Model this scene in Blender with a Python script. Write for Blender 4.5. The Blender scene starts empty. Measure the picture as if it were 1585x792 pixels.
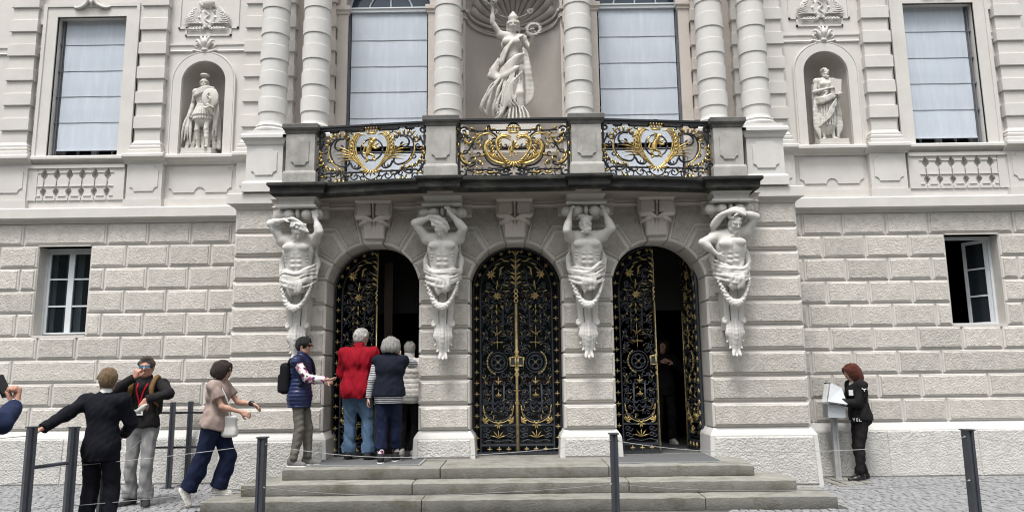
import bpy, bmesh, math, random
import numpy as np
from mathutils import Vector, Matrix
random.seed(7); RNG = np.random.default_rng(7)
PI = math.pi
scene = bpy.context.scene
COL = scene.collection

# ------------------------------------------------------------------ camera
def make_camera():
    yaw, pitch, roll, f = -.0097, .1565, -.0116, 1150.0
    cy, sy, cp, sp = math.cos(yaw), math.sin(yaw), math.cos(pitch), math.sin(pitch)
    fwd = Vector((sy*cp, cy*cp, sp)); right = Vector((cy, -sy, 0)); up = right.cross(fwd)
    r2 = right*math.cos(roll) + up*math.sin(roll); u2 = -right*math.sin(roll) + up*math.cos(roll)
    cam = bpy.data.cameras.new('camera'); cam.sensor_width = 36; cam.lens = f/1585*36
    cam.clip_start = .1; cam.clip_end = 3000
    o = bpy.data.objects.new('camera', cam); COL.objects.link(o)
    m = Matrix((r2, u2, -fwd)).transposed().to_4x4(); m.translation = Vector((.056, -11.6, 1.591))
    o.matrix_world = m; scene.camera = o
make_camera()
# ------------------------------------------------------------------ sky and sun (bright overcast)
SUN_EL, SUN_AZ = math.radians(67), math.radians(200)      # azimuth clockwise from +Y (north)
w = bpy.data.worlds.new('World'); scene.world = w; w.use_nodes = True
nt = w.node_tree; bg = nt.nodes['Background']
sky = nt.nodes.new('ShaderNodeTexSky'); sky.sky_type = 'NISHITA'; sky.sun_disc = False
sky.sun_elevation = SUN_EL; sky.sun_rotation = SUN_AZ; sky.air_density = 1.0; sky.dust_density = 4.0; sky.ozone_density = 1.0
hs = nt.nodes.new('ShaderNodeHueSaturation'); hs.inputs['Saturation'].default_value = .22; hs.inputs['Value'].default_value = 1.0
nt.links.new(sky.outputs[0], hs.inputs['Color']); nt.links.new(hs.outputs[0], bg.inputs[0]); bg.inputs[1].default_value = .15
sl = bpy.data.lights.new('sun', 'SUN'); sl.energy = 1.5; sl.angle = math.radians(16); sl.color = (1, .965, .925)
so = bpy.data.objects.new('sun', sl); COL.objects.link(so)
sd = Vector((math.sin(SUN_AZ)*math.cos(SUN_EL), math.cos(SUN_AZ)*math.cos(SUN_EL), math.sin(SUN_EL)))
so.rotation_euler = sd.to_track_quat('Z', 'Y').to_euler(); so.location = (0, -10, 20)
scene.view_settings.view_transform = 'Standard'; scene.view_settings.look = 'None'
scene.view_settings.exposure = 0.95; scene.view_settings.gamma = 1.0
scene.cycles.filter_width = 1.1

# ------------------------------------------------------------------ materials
def nd(t, typ, **kw):
    n = t.nodes.new(typ)
    for k, v in kw.items():
        if k in n.inputs: n.inputs[k].default_value = v
        else: setattr(n, k, v)
    return n
def mat(name, col, rough=.8, var=.12, scale=6.0, bump=0.0, bscale=40.0, bdist=.01, metal=0.0, spec=.3, stretch=(1, 1, 1), col2=None, patch=0.0, pscale=1.2, pcol=(.2, .19, .17), detail=6, worm=0.0, vary=0.0):
    """colour with broad and fine variation of its own, optional stains of their own shape, bump relief"""
    m = bpy.data.materials.new(name); m.use_nodes = True; t = m.node_tree; b = t.nodes['Principled BSDF']
    b.inputs['Roughness'].default_value = rough; b.inputs['Metallic'].default_value = metal
    b.inputs['Specular IOR Level'].default_value = spec
    tc = t.nodes.new('ShaderNodeTexCoord'); geo = t.nodes.new('ShaderNodeNewGeometry')
    mp = nd(t, 'ShaderNodeMapping'); mp.inputs['Scale'].default_value = stretch
    t.links.new(geo.outputs['Position'], mp.inputs[0])
    n1 = nd(t, 'ShaderNodeTexNoise', Scale=scale, Detail=detail, Roughness=.62); t.links.new(mp.outputs[0], n1.inputs['Vector'])
    c2 = col2 or tuple(c*(1-var*2) for c in col)
    ramp = t.nodes.new('ShaderNodeValToRGB'); ramp.color_ramp.elements[0].position = .28; ramp.color_ramp.elements[1].position = .72
    ramp.color_ramp.elements[0].color = (*c2, 1); ramp.color_ramp.elements[1].color = (*[min(1, c*(1+var*.5)) for c in col], 1)
    t.links.new(n1.outputs['Fac'], ramp.inputs[0]); out = ramp.outputs[0]
    if patch:
        n2 = nd(t, 'ShaderNodeTexNoise', Scale=pscale, Detail=8, Roughness=.68); t.links.new(mp.outputs[0], n2.inputs['Vector'])
        r2 = t.nodes.new('ShaderNodeValToRGB'); r2.color_ramp.elements[0].position = .50; r2.color_ramp.elements[1].position = .68
        r2.color_ramp.elements[0].color = (0, 0, 0, 1); r2.color_ramp.elements[1].color = (patch, patch, patch, 1)
        mx = t.nodes.new('ShaderNodeMix'); mx.data_type = 'RGBA'; mx.inputs['B'].default_value = (*pcol, 1)
        t.links.new(n2.outputs['Fac'], r2.inputs[0]); t.links.new(r2.outputs[0], mx.inputs['Factor']); t.links.new(out, mx.inputs['A'])
        out = mx.outputs['Result']
    if vary:                                                # every stone has a slightly different tone
        oi = t.nodes.new('ShaderNodeObjectInfo'); mr = nd(t, 'ShaderNodeMapRange'); mr.inputs['To Min'].default_value = 1-vary; mr.inputs['To Max'].default_value = 1+vary*.6
        h2 = t.nodes.new('ShaderNodeHueSaturation'); t.links.new(oi.outputs['Random'], mr.inputs['Value']); t.links.new(mr.outputs[0], h2.inputs['Value']); t.links.new(out, h2.inputs['Color']); out = h2.outputs[0]
    t.links.new(out, b.inputs['Base Color'])
    if bump:
        n3 = nd(t, 'ShaderNodeTexNoise', Scale=bscale, Detail=4, Roughness=.55, Distortion=worm); t.links.new(mp.outputs[0], n3.inputs['Vector'])
        bp = nd(t, 'ShaderNodeBump', Strength=bump, Distance=bdist)
        t.links.new(n3.outputs['Fac'], bp.inputs['Height']); t.links.new(bp.outputs[0], b.inputs['Normal'])
    return m
def wave_mat(name, c1, c2, scale, direction='Z', rough=.8, coord='Generated', bump=0.0, rot=(0, 0, 0), thresh=.5):
    """two-colour stripes (woven or printed)"""
    m = bpy.data.materials.new(name); m.use_nodes = True; t = m.node_tree; b = t.nodes['Principled BSDF']; b.inputs['Roughness'].default_value = rough
    b.inputs['Specular IOR Level'].default_value = .2
    tc = t.nodes.new('ShaderNodeTexCoord'); mp = nd(t, 'ShaderNodeMapping'); mp.inputs['Rotation'].default_value = rot
    t.links.new(tc.outputs[coord], mp.inputs[0])
    wv = nd(t, 'ShaderNodeTexWave', Scale=scale, Distortion=.6); wv.bands_direction = direction
    t.links.new(mp.outputs[0], wv.inputs[0])
    r = t.nodes.new('ShaderNodeValToRGB'); r.color_ramp.interpolation = 'LINEAR'; r.color_ramp.elements[0].position = thresh-.08; r.color_ramp.elements[1].position = thresh+.08
    r.color_ramp.elements[0].color = (*c1, 1); r.color_ramp.elements[1].color = (*c2, 1)
    t.links.new(wv.outputs['Fac'], r.inputs[0]); t.links.new(r.outputs[0], b.inputs['Base Color'])
    return m
M = {}
M['plaster'] = mat('plaster', (.615, .595, .565), .85, .05, 3.0, .12, 60, .004, patch=.22, pscale=1.1, pcol=(.47, .445, .42))
M['plaster_warm'] = mat('plaster_warm', (.55, .505, .465), .85, .05, 3.0, .12, 60, .004, patch=.25, pscale=1.3, pcol=(.42, .38, .34))
M['white_stone'] = mat('white_stone', (.62, .61, .59), .75, .05, 4.0, .12, 70, .004, patch=.15, pscale=1.6, pcol=(.5, .48, .45))
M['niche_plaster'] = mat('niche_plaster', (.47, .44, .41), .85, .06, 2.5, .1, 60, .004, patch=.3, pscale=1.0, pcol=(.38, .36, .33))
M['joint'] = mat('joint', (.60, .575, .54), .9, .06, 5.0, .15, 80, .003)
M['margin'] = mat('stone_margin', (.60, .575, .54), .85, .07, 5.0, .15, 90, .004, vary=.08, patch=.2, pscale=2.2, pcol=(.42, .40, .37))
M['rough'] = mat('rough_stone', (.595, .565, .52), .9, .12, 12.0, .6, 38, .034, vary=.13, patch=.22, pscale=2.0, pcol=(.43, .405, .375), worm=.5)
M['rough_fine'] = mat('fine_rough_stone', (.47, .44, .41), .9, .12, 14.0, .9, 60, .02, vary=.10, patch=.2, pscale=2.0, pcol=(.37, .35, .33), worm=.4)
M['plinth'] = mat('white_plinth', (.56, .548, .525), .9, .10, 7.0, .7, 34, .040, vary=.05, patch=.25, pscale=2.5, pcol=(.55, .54, .51), worm=.25)
M['plinth_smooth'] = mat('white_plinth_edge', (.58, .57, .55), .85, .05, 6.0, .2, 60, .006, patch=.2, pscale=2.5, pcol=(.58, .57, .54))
M['statue'] = mat('statue_stone', (.60, .58, .54), .75, .08, 6.0, .25, 60, .005, patch=.55, pscale=6.0, pcol=(.38, .36, .325), stretch=(1, 1, .45))
M['atlas'] = mat('atlas_marble', (.62, .605, .575), .7, .08, 6.0, .25, 60, .006, patch=.55, pscale=6.0, pcol=(.40, .385, .355), stretch=(1, 1, .45))
M['atlas_dirty'] = mat('weathered_marble', (.68, .67, .65), .65, .05, 6.0, .15, 60, .004, patch=.95, pscale=7.0, pcol=(.045, .05, .07))
M['post_stone'] = mat('balcony_stone', (.42, .41, .385), .85, .12, 5.0, .25, 50, .006, patch=.7, pscale=2.4, pcol=(.20, .195, .18))
M['cap_stone'] = mat('dark_weathered_stone', (.15, .148, .14), .85, .25, 5.0, .3, 40, .008, patch=.8, pscale=2.6, pcol=(.07, .07, .068))
M['slab_stone'] = mat('blackened_slab', (.030, .031, .030), .8, .35, 5.0, .35, 30, .008, patch=.45, pscale=2.2, pcol=(.13, .125, .10), stretch=(1, 1, 2.2))
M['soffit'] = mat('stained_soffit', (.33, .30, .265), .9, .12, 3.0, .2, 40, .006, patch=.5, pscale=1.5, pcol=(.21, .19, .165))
M['step'] = mat('step_stone', (.245, .24, .215), .85, .16, 5.0, .5, 45, .012, patch=.85, pscale=3.2, pcol=(.115, .108, .08), stretch=(.8, 1, 1), vary=.10)
M['cobble'] = mat('cobble_stone', (.255, .258, .262), .75, .22, 9.0, .4, 50, .01)
M['ground'] = mat('pavement_joint', (.10, .098, .092), .95, .2, 8.0, .5, 60, .01)
M['gate_iron'] = mat('gate_iron', (.040, .047, .062), .4, .2, 12, .1, 50, .003, spec=.6)
M['iron'] = mat('black_iron', (.014, .015, .019), .45, .2, 12, .1, 50, .003, spec=.5)
M['gold'] = mat('gilding', (.76, .57, .22), .36, .2, 22, .25, 70, .004, metal=.75, col2=(.24, .16, .05))
M['gate_gold'] = mat('gate_gilding', (.80, .64, .30), .40, .2, 16, .15, 60, .003, metal=.55, col2=(.34, .25, .10))
M['gold_dull'] = mat('dull_gilding', (.74, .60, .31), .45, .2, 14, .15, 60, .003, metal=.5, col2=(.36, .27, .13))
M['post_metal'] = mat('anthracite_steel', (.045, .05, .062), .45, .1, 10, .05, 80, .002, spec=.5)
M['steel'] = mat('galvanised_steel', (.42, .43, .43), .5, .1, 10, .05, 80, .002, metal=.2)
M['rope'] = mat('steel_wire', (.22, .22, .225), .5, .1, 20)
M['rope_white'] = mat('pale_cord', (.34, .34, .335), .7, .1, 20)
M['board_white'] = mat('white_board', (.46, .49, .515), .5, .04, 4)
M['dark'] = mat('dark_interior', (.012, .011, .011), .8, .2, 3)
M['wood_dark'] = mat('dark_wood_door', (.036, .018, .011), .5, .25, 8, .2, 30, .004, stretch=(6, 6, .6))
M['win_white'] = mat('window_paint', (.62, .655, .68), .5, .04, 5)
M['rod'] = mat('blind_rod', (.16, .17, .19), .5, .1, 10)
M['mat'] = mat('door_mat', (.12, .124, .128), .95, .15, 60, .5, 200, .004)
M['mat_edge'] = mat('mat_edge', (.27, .28, .28), .6, .1, 20)
def blind_material():
    m = mat('blind_fabric', (.50, .55, .615), .85, .05, 2.0, stretch=(6, 6, .8), col2=(.46, .51, .575), patch=.5, pscale=2.2, pcol=(.60, .645, .70))
    return m
M['blind'] = blind_material()
def glass_material(name, col, rough=.03):
    m = bpy.data.materials.new(name); m.use_nodes = True; b = m.node_tree.nodes['Principled BSDF']
    b.inputs['Base Color'].default_value = (*col, 1); b.inputs['Roughness'].default_value = rough; b.inputs['Specular IOR Level'].default_value = .45
    b.inputs['IOR'].default_value = 1.5
    t = m.node_tree; n = nd(t, 'ShaderNodeTexNoise', Scale=1.3, Detail=2); g = t.nodes.new('ShaderNodeNewGeometry'); t.links.new(g.outputs['Position'], n.inputs['Vector'])
    bp = nd(t, 'ShaderNodeBump', Strength=.08, Distance=.05); t.links.new(n.outputs['Fac'], bp.inputs['Height']); t.links.new(bp.outputs[0], b.inputs['Normal'])
    return m
M['pane'] = glass_material('dark_pane', (.015, .02, .025))
def clear_glass():
    m = bpy.data.materials.new('window_glass'); m.use_nodes = True; t = m.node_tree; o = t.nodes['Material Output']; b = t.nodes['Principled BSDF']
    b.inputs['Base Color'].default_value = (.02, .025, .03, 1); b.inputs['Roughness'].default_value = .03
    tr = t.nodes.new('ShaderNodeBsdfTransparent'); tr.inputs[0].default_value = (.80, .84, .84, 1); mx = t.nodes.new('ShaderNodeMixShader'); mx.inputs[0].default_value = .35
    t.links.new(tr.outputs[0], mx.inputs[1]); t.links.new(b.outputs[0], mx.inputs[2]); t.links.new(mx.outputs[0], o.inputs['Surface']); return m
M['pane_clear'] = clear_glass()
M['pane_sky'] = glass_material('fanlight_pane', (.035, .06, .085))

# ------------------------------------------------------------------ object helpers
def link(o, parent=None):
    COL.objects.link(o)
    if parent is not None: o.parent = parent
    return o
def thing(name, label, cat, loc=(0, 0, 0), rz=0.0, group=None, parent=None):
    o = bpy.data.objects.new(name, None); o.empty_display_size = .2; o.location = loc; o.rotation_euler = (0, 0, rz); link(o)
    o['label'] = label; o['category'] = cat
    if group: o['group'] = group
    return o
def tag(o, label, cat, group=None):
    o['label'] = label; o['category'] = cat
    if group: o['group'] = group
    return o
def group_node(name, parent, loc=(0, 0, 0), rz=0.0):
    o = bpy.data.objects.new(name, None); o.empty_display_size = .1; o.location = loc; o.rotation_euler = (0, 0, rz); return link(o, parent)
def inset_poly(P, d):
    n = len(P); out = []
    for i in range(n):
        p0, p1, p2 = Vector(P[i-1]), Vector(P[i]), Vector(P[(i+1) % n])
        e1 = (p1-p0).normalized(); e2 = (p2-p1).normalized()
        n1 = Vector((-e1.y, e1.x)); n2 = Vector((-e2.y, e2.x))
        b = n1+n2
        k = max(.35, 1+n1.dot(n2)); b = b/k
        out.append(tuple(p1+b*d))
    return out
def area2(P): return sum(P[i-1][0]*P[i][1]-P[i][0]*P[i-1][1] for i in range(len(P)))
class MB:
    """collects shapes that become ONE mesh object"""
    def __init__(s): s.v = []; s.f = []; s.m = []
    def add(s, V, F, mi=0, T=None):
        b = len(s.v)
        if T is not None: V = [T @ Vector(p) for p in V]
        s.v += [tuple(p) for p in V]
        for q in F: s.f.append(tuple(b+i for i in q)); s.m.append(mi)
    def box(s, x0, x1, y0, y1, z0, z1, mi=0, T=None):
        V = [(x0, y0, z0), (x1, y0, z0), (x1, y1, z0), (x0, y1, z0), (x0, y0, z1), (x1, y0, z1), (x1, y1, z1), (x0, y1, z1)]
        s.add(V, [(3, 2, 1, 0), (4, 5, 6, 7), (0, 1, 5, 4), (1, 2, 6, 5), (2, 3, 7, 6), (3, 0, 4, 7)], mi, T)
    def rings(s, R, mi=0, cap0=True, cap1=True, T=None, closed=True):
        n = len(R[0]); V = [p for r in R for p in r]; F = []
        for i in range(len(R)-1):
            for j in range(n if closed else n-1):
                a, b = i*n+j, i*n+(j+1) % n; F.append((a, b, b+n, a+n))
        if cap0: F.append(tuple(range(n-1, -1, -1)))
        if cap1: F.append(tuple(range((len(R)-1)*n, len(R)*n)))
        s.add(V, F, mi, T)
    def rect_lathe(s, x0, x1, y0, y1, prof, mi=0, T=None, backfix=False):
        """profile [(offset, z)] from bottom to top round a rectangle; backfix keeps the back edge at y1"""
        R = [[(x0-o, y0-o, z), (x1+o, y0-o, z), (x1+o, y1 if backfix else y1+o, z), (x0-o, y1 if backfix else y1+o, z)] for o, z in prof]
        s.rings(R, mi, T=T)
    def lathe(s, cx, cy, prof, n=24, mi=0, T=None, caps=True):
        R = [[(cx+r*math.cos(2*PI*j/n), cy+r*math.sin(2*PI*j/n), z) for j in range(n)] for r, z in prof]
        s.rings(R, mi, caps, caps, T=T)
    def prism(s, P, y0, y1, mi=0, T=None):
        """polygon in XZ (counter-clockwise seen from -Y) from y0 (front) to y1 (back)"""
        if area2(P) < 0: P = P[::-1]
        n = len(P); V = [(x, y0, z) for x, z in P]+[(x, y1, z) for x, z in P]
        F = [tuple(range(n)), tuple(range(2*n-1, n-1, -1))]+[(j, n+j, n+(j+1) % n, (j+1) % n) for j in range(n)]
        s.add(V, F, mi, T)
    def mould(s, x0, x1, prof, mi=0, T=None):
        """profile [(y, z)] run along X"""
        R = [[(x, y, z) for y, z in prof] for x in (x0, x1)]; s.rings(R, mi, T=T)
    def tube(s, P, r, n=6, mi=0, T=None, caps=True, flat=1.0):
        P = [Vector(p) for p in P]; rs = r if hasattr(r, '__len__') else [r]*len(P); R = []
        up = None
        for i, p in enumerate(P):
            t = (P[min(i+1, len(P)-1)]-P[max(i-1, 0)])
            t = t.normalized() if t.length > 1e-9 else Vector((0, 0, 1))
            if up is None: up = Vector((0, 1, 0)) if abs(t.y) < .9 else Vector((1, 0, 0))
            a = t.cross(up)
            a = a.normalized() if a.length > 1e-6 else t.orthogonal().normalized()
            b = a.cross(t); up = b
            R.append([tuple(p+a*rs[i]*math.cos(2*PI*j/n)+b*rs[i]*flat*math.sin(2*PI*j/n)) for j in range(n)])
        s.rings(R, mi, caps, caps, T=T)
    def block(s, P, yb, ym, yp, gap=.016, marg=.03, bev=.014, rise=.012, mi=(0, 1)):
        """rusticated stone: polygon P in XZ, back yb, smooth margin at ym, rough face at yp"""
        if area2(P) < 0: P = P[::-1]
        a = inset_poly(P, gap); b = inset_poly(P, gap+bev); n = len(P)
        V = [(x, yb, z) for x, z in a]+[(x, ym+bev, z) for x, z in a]+[(x, ym, z) for x, z in b]
        F = []; MM = []
        def ring(i, k):
            for j in range(n): F.append((i*n+j, i*n+(j+1) % n, (i+1)*n+(j+1) % n, (i+1)*n+j)); MM.append(k)
        ring(0, mi[0]); ring(1, mi[0])
        last = 2
        if marg > 0:
            c = inset_poly(P, gap+bev+marg); V += [(x, ym, z) for x, z in c]; ring(2, mi[0]); last = 3
        d = inset_poly(P, gap+bev+marg+rise); V += [(x, yp, z) for x, z in d]; ring(last, mi[1]); last += 1
        F.append(tuple(last*n+j for j in range(n))); MM.append(mi[1])
        b0 = len(s.v); s.v += V
        for q, k in zip(F, MM): s.f.append(tuple(b0+i for i in q)); s.m.append(k)
    def build(s, name, mats, parent=None, smooth=False, angle=None, recalc=True):
        me = bpy.data.meshes.new(name); me.from_pydata(s.v, [], s.f)
        mats = mats if isinstance(mats, (list, tuple)) else [mats]
        for m in mats: me.materials.append(m)
        me.polygons.foreach_set('material_index', s.m)
        if recalc:
            bm = bmesh.new(); bm.from_mesh(me); bmesh.ops.recalc_face_normals(bm, faces=bm.faces); bm.to_mesh(me); bm.free()
        if smooth:
            me.polygons.foreach_set('use_smooth', [True]*len(me.polygons))
            if angle:
                try: me.set_sharp_from_angle(angle=math.radians(angle))
                except Exception: pass
        me.update(); o = bpy.data.objects.new(name, me); return link(o, parent)
def part(name, m, parent, fn, smooth=False, angle=None):
    b = MB(); fn(b); return b.build(name, m, parent, smooth, angle)
def copy_obj(o, parent, loc=None, rz=None, mirror=False):
    c = o.copy(); link(c, parent)
    if loc is not None: c.location = loc
    if rz is not None: c.rotation_euler = (0, 0, rz)
    return c
# ------------------------------------------------------------------ the setting: ground
def make_ground():
    b = MB(); b.box(-400, 400, -400, 400, -.30, -.012); o = b.build('pavement', M['ground']); o['kind'] = 'structure'
    # small setts, laid in slightly curving rows, nearest ones stand proud of their joints
    b = MB(); rnd = random.Random(3)
    for side in (-1, 1):
        y = -.10
        row = 0
        while y > -5.6:
            d = .085+rnd.random()*.012
            x = 2.4+(row % 2)*.055+rnd.random()*.02
            while x < 9.4:
                wdt = .085+rnd.random()*.03
                X, Yc = side*(x+wdt/2), y-d/2+.05*math.sin(x*1.3+row*.02)
                if not (abs(X) < 4.22 and Yc > -1.0) and not (abs(X) < 3.82 and Yc > -2.62):
                    h = rnd.random()*.007; t = [rnd.random()*.008 for _ in range(4)]
                    hw, hd = wdt/2-.006, d/2-.006
                    b.rings([[(X-hw, Yc-hd, -.02), (X+hw, Yc-hd, -.02), (X+hw, Yc+hd, -.02), (X-hw, Yc+hd, -.02)],
                             [(X-hw, Yc-hd, h+t[0]-.006), (X+hw, Yc-hd, h+t[1]-.006), (X+hw, Yc+hd, h+t[2]-.006), (X-hw, Yc+hd, h+t[3]-.006)],
                             [(X-hw+.012, Yc-hd+.012, h+t[0]), (X+hw-.012, Yc-hd+.012, h+t[1]), (X+hw-.012, Yc+hd-.012, h+t[2]), (X-hw+.012, Yc+hd-.012, h+t[3])]], cap0=False)
                x += wdt
            y -= d; row += 1
    c = b.build('cobbles', M['cobble'], o, recalc=False); c['kind'] = 'stuff'
    # drain slots by the sign
    b = MB()
    for k in range(4): b.box(4.42+.16*k, 4.52+.16*k, -1.0+.09*k, -.12, -.006, .014)
    g = b.build('paving_slab', M['step'], o)
make_ground()
def sky_blocking_hill():
    # unseen wooded slope, added behind the camera to cut off low sky light
    b = MB(); n, m = 60, 12; V = []; R = random.Random(9)
    for j in range(m+1):
        for i in range(n+1):
            a = PI*(1.0+(i/n)); r = 55+70*j/m; z = -.5+50*(j/m)**.6+(R.random()*5-2.5 if j else 0)
            V.append((r*1.3*math.cos(a), r*math.sin(a), z))
    b.add(V, [(j*(n+1)+i, j*(n+1)+i+1, (j+1)*(n+1)+i+1, (j+1)*(n+1)+i) for j in range(m) for i in range(n)])
    o = b.build('sky_blocking_hill', mat('far_wood', (.055, .075, .035), .95, .3, .25, 1.0, .6, 1.5)); o['kind'] = 'structure'
sky_blocking_hill()

# ------------------------------------------------------------------ the palace
PAL = thing('palace', 'pale stone palace front with rusticated ground floor, columns, niches and balcony windows', 'building')
def rect_wall(b, x0, x1, z0, z1, holes, y, depth, mi=0):
    """flat wall at y with rectangular holes and their reveals"""
    xs = sorted({x0, x1, *[h[0] for h in holes], *[h[1] for h in holes]}); zs = sorted({z0, z1, *[h[2] for h in holes], *[h[3] for h in holes]})
    for i in range(len(xs)-1):
        for j in range(len(zs)-1):
            cx, cz = (xs[i]+xs[i+1])/2, (zs[j]+zs[j+1])/2
            if any(h[0] < cx < h[1] and h[2] < cz < h[3] for h in holes): continue
            b.add([(xs[i], y, zs[j]), (xs[i+1], y, zs[j]), (xs[i+1], y, zs[j+1]), (xs[i], y, zs[j+1])], [(0, 1, 2, 3)], mi)
    for h in holes:
        a0, a1, c0, c1 = h[:4]; d = y+(h[4] if len(h) > 4 else depth)
        b.add([(a0, y, c0), (a0, d, c0), (a0, d, c1), (a0, y, c1)], [(0, 1, 2, 3)], mi)
        b.add([(a1, y, c0), (a1, y, c1), (a1, d, c1), (a1, d, c0)], [(0, 1, 2, 3)], mi)
        b.add([(a0, y, c1), (a0, d, c1), (a1, d, c1), (a1, y, c1)], [(0, 1, 2, 3)], mi)
        b.add([(a0, y, c0), (a1, y, c0), (a1, d, c0), (a0, d, c0)], [(0, 1, 2, 3)], mi)
def arc(cx, cz, r, a0, a1, n): return [(cx+r*math.cos(a0+(a1-a0)*i/n), cz+r*math.sin(a0+(a1-a0)*i/n)) for i in range(n+1)]
def spandrels(b, cx, zs, r, y, depth, mi=0, n=24):
    """fills the corners of a square hole above a round arch, with its soffit"""
    A = arc(cx, zs, r, PI, 0, n)
    for i in range(n):
        (xa, za), (xb, zb) = A[i], A[i+1]
        b.add([(xa, y, za), (xb, y, zb), (xb, y, zs+r), (xa, y, zs+r)], [(0, 1, 2, 3)], mi)
        b.add([(xa, y, za), (xa, y+depth, za), (xb, y+depth, zb), (xb, y, zb)], [(0, 1, 2, 3)], mi)
def niche_shell(b, cx, r, z0, zs, y, dscale=1.0, mi=0, n=24, dome=True):
    R = []
    cols = [(cx-r*math.cos(PI*j/n), y+r*dscale*math.sin(PI*j/n)) for j in range(n+1)]
    for i in range(n):
        (xa, ya), (xb, yb) = cols[i], cols[i+1]
        b.add([(xa, ya, z0), (xb, yb, z0), (xb, yb, zs), (xa, ya, zs)], [(0, 1, 2, 3)], mi)
    b.add([(x, yy, z0) for x, yy in cols], [tuple(range(n+1))], mi)
    if dome:
        m = 10
        def pt(i, j):
            el = PI/2*i/m; a = PI*j/n
            return (cx-r*math.cos(a)*math.cos(el), y+r*dscale*math.sin(a)*math.cos(el), zs+r*math.sin(el))
        for i in range(m):
            for j in range(n): b.add([pt(i, j), pt(i, j+1), pt(i+1, j+1), pt(i+1, j)], [(0, 1, 2, 3)], mi)
ZW0, ZW1 = 5.165, 7.545         # upper window opening
def walls():
    for s in (-1, 1):
        def X(a, b): return (min(s*a, s*b), max(s*a, s*b))
        b = MB()
        wx = X(6.757, 7.587)
        rect_wall(b, *X(4.0, 10.2), 0, 4.06, [(*wx, 2.225, 3.665, .42)], 0, .42)
        b.build('wall', M['joint'], PAL)
        b = MB(); cx = s*5.092
        wo = X(6.435, 7.592); no = (cx-.359, cx+.359)
        rect_wall(b, *X(3.7, 10.2), 4.06, 9.4, [(*wo, ZW0, ZW1, .45), (*no, 5.13, 6.736, .001)], 0, .45)
        spandrels(b, cx, 6.377, .359, 0, .001)
        b.build('wall', M['plaster'], PAL)
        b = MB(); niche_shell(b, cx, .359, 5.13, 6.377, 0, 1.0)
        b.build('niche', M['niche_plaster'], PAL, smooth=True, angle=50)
        b = MB()                                            # raised band round the niche
        A = arc(cx, 6.377, .525, 0, PI, 28); I = arc(cx, 6.377, .385, PI, 0, 28)
        b.prism([(cx+.525, 5.13)]+A+[(cx-.525, 5.13), (cx-.385, 5.13)]+I+[(cx+.385, 5.13)], -.040, .0)
        A = arc(cx, 6.377, .50, 0, PI, 28); I = arc(cx, 6.377, .362, PI, 0, 28)
        b.prism([(cx+.50, 5.13)]+A+[(cx-.50, 5.13), (cx-.362, 5.13)]+I+[(cx+.362, 5.13)], -.050, -.0005)
        b.tube([(cx+.517, -.040, 5.14)]+[(x, -.040, z) for x, z in arc(cx, 6.377, .517, 0, PI, 28)]+[(cx-.517, -.040, 5.14)], .016, 6)
        b.build('niche_frame', M['plaster'], PAL)
    # central upper wall with two tall windows and the statue niche
    b = MB()
    holes = [(-.79, .79, 5.16, 8.39, .001)]
    for s in (-1, 1):
        x0, x1 = sorted((s*1.36, s*2.775)); holes.append((x0, x1, 4.29, 8.33, .45))
    rect_wall(b, -3.7, 3.7, 4.06, 9.4, holes, 0.003, .45)
    spandrels(b, 0, 7.60, .79, .003, .001, n=32)
    for s in (-1, 1): spandrels(b, s*2.0675, 7.6225, .7075, .003, .2, n=32)
    b.build('wall', M['plaster_warm'], PAL)
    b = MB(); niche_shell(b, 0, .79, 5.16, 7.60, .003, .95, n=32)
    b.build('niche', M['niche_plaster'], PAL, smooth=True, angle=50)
    # curved impost mouldings and scallop shell in the big niche
    b = MB()
    for z, h, d in ((7.42, .035, .035), (7.47, .03, .02), (7.545, .05, .05)):
        n = 32; ring = []
        for j in range(n+1):
            a = PI*j/n; ring.append([( -(.79)*math.cos(a), .003+.79*.95*math.sin(a), z), (-(.79-d)*math.cos(a), .003+(.79-d)*.95*math.sin(a), z), (-(.79-d)*math.cos(a), .003+(.79-d)*.95*math.sin(a), z+h), (-.79*math.cos(a), .003+.79*.95*math.sin(a), z+h)])
        b.rings(ring)
        for s in (-1, 1): b.box(*sorted((s*(.79-d*.3), s*.86)), -d-.02, .02, z, z+h)
    b.build('niche_impost', M['niche_plaster'], PAL)
    b = MB()
    for k in range(13):
        th = PI*(k+.5)/13; P = []
        for i in range(9):
            q = .10+.86*i/8; x = -.74*q*math.cos(th); zz = .74*q*math.sin(th)
            yy = math.sqrt(max(0, .75**2-x*x-zz*zz))*.95
            P.append((x, .003+yy+.045*i/8+.008, 7.62+zz))
        b.tube(P, [.012+.074*i/8 for i in range(9)], 10)
    b.build('niche_shell', M['niche_plaster'], PAL, smooth=True)
    b = MB()                                                 # volutes of the shell hinge
    for s in (-1, 1):
        b.tube([(s*(.30+.055*math.cos(t)*(1-t/16)), .30, 7.69+.055*math.sin(t)*(1-t/16)) for t in np.linspace(0, 11, 40)], .012, 6)
        b.tube([(s*.02, .42, 7.66), (s*.12, .40, 7.63), (s*.22, .36, 7.65), (s*.30, .32, 7.70)], .02, 6)
    b.build('shell_scroll', M['niche_plaster'], PAL, smooth=True)
    # ground floor of the projecting centre: wall core between the arches
    b = MB(); yb = -.40
    AX = (-2.085, 0, 2.085)
    xs = [-4.10, *[v for a in AX for v in (a-.70, a+.70)], 4.10]
    for i in range(0, 8, 2): b.box(xs[i], xs[i+1], -.83, -.2, 0.0, 2.82)
    n = 28
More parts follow.
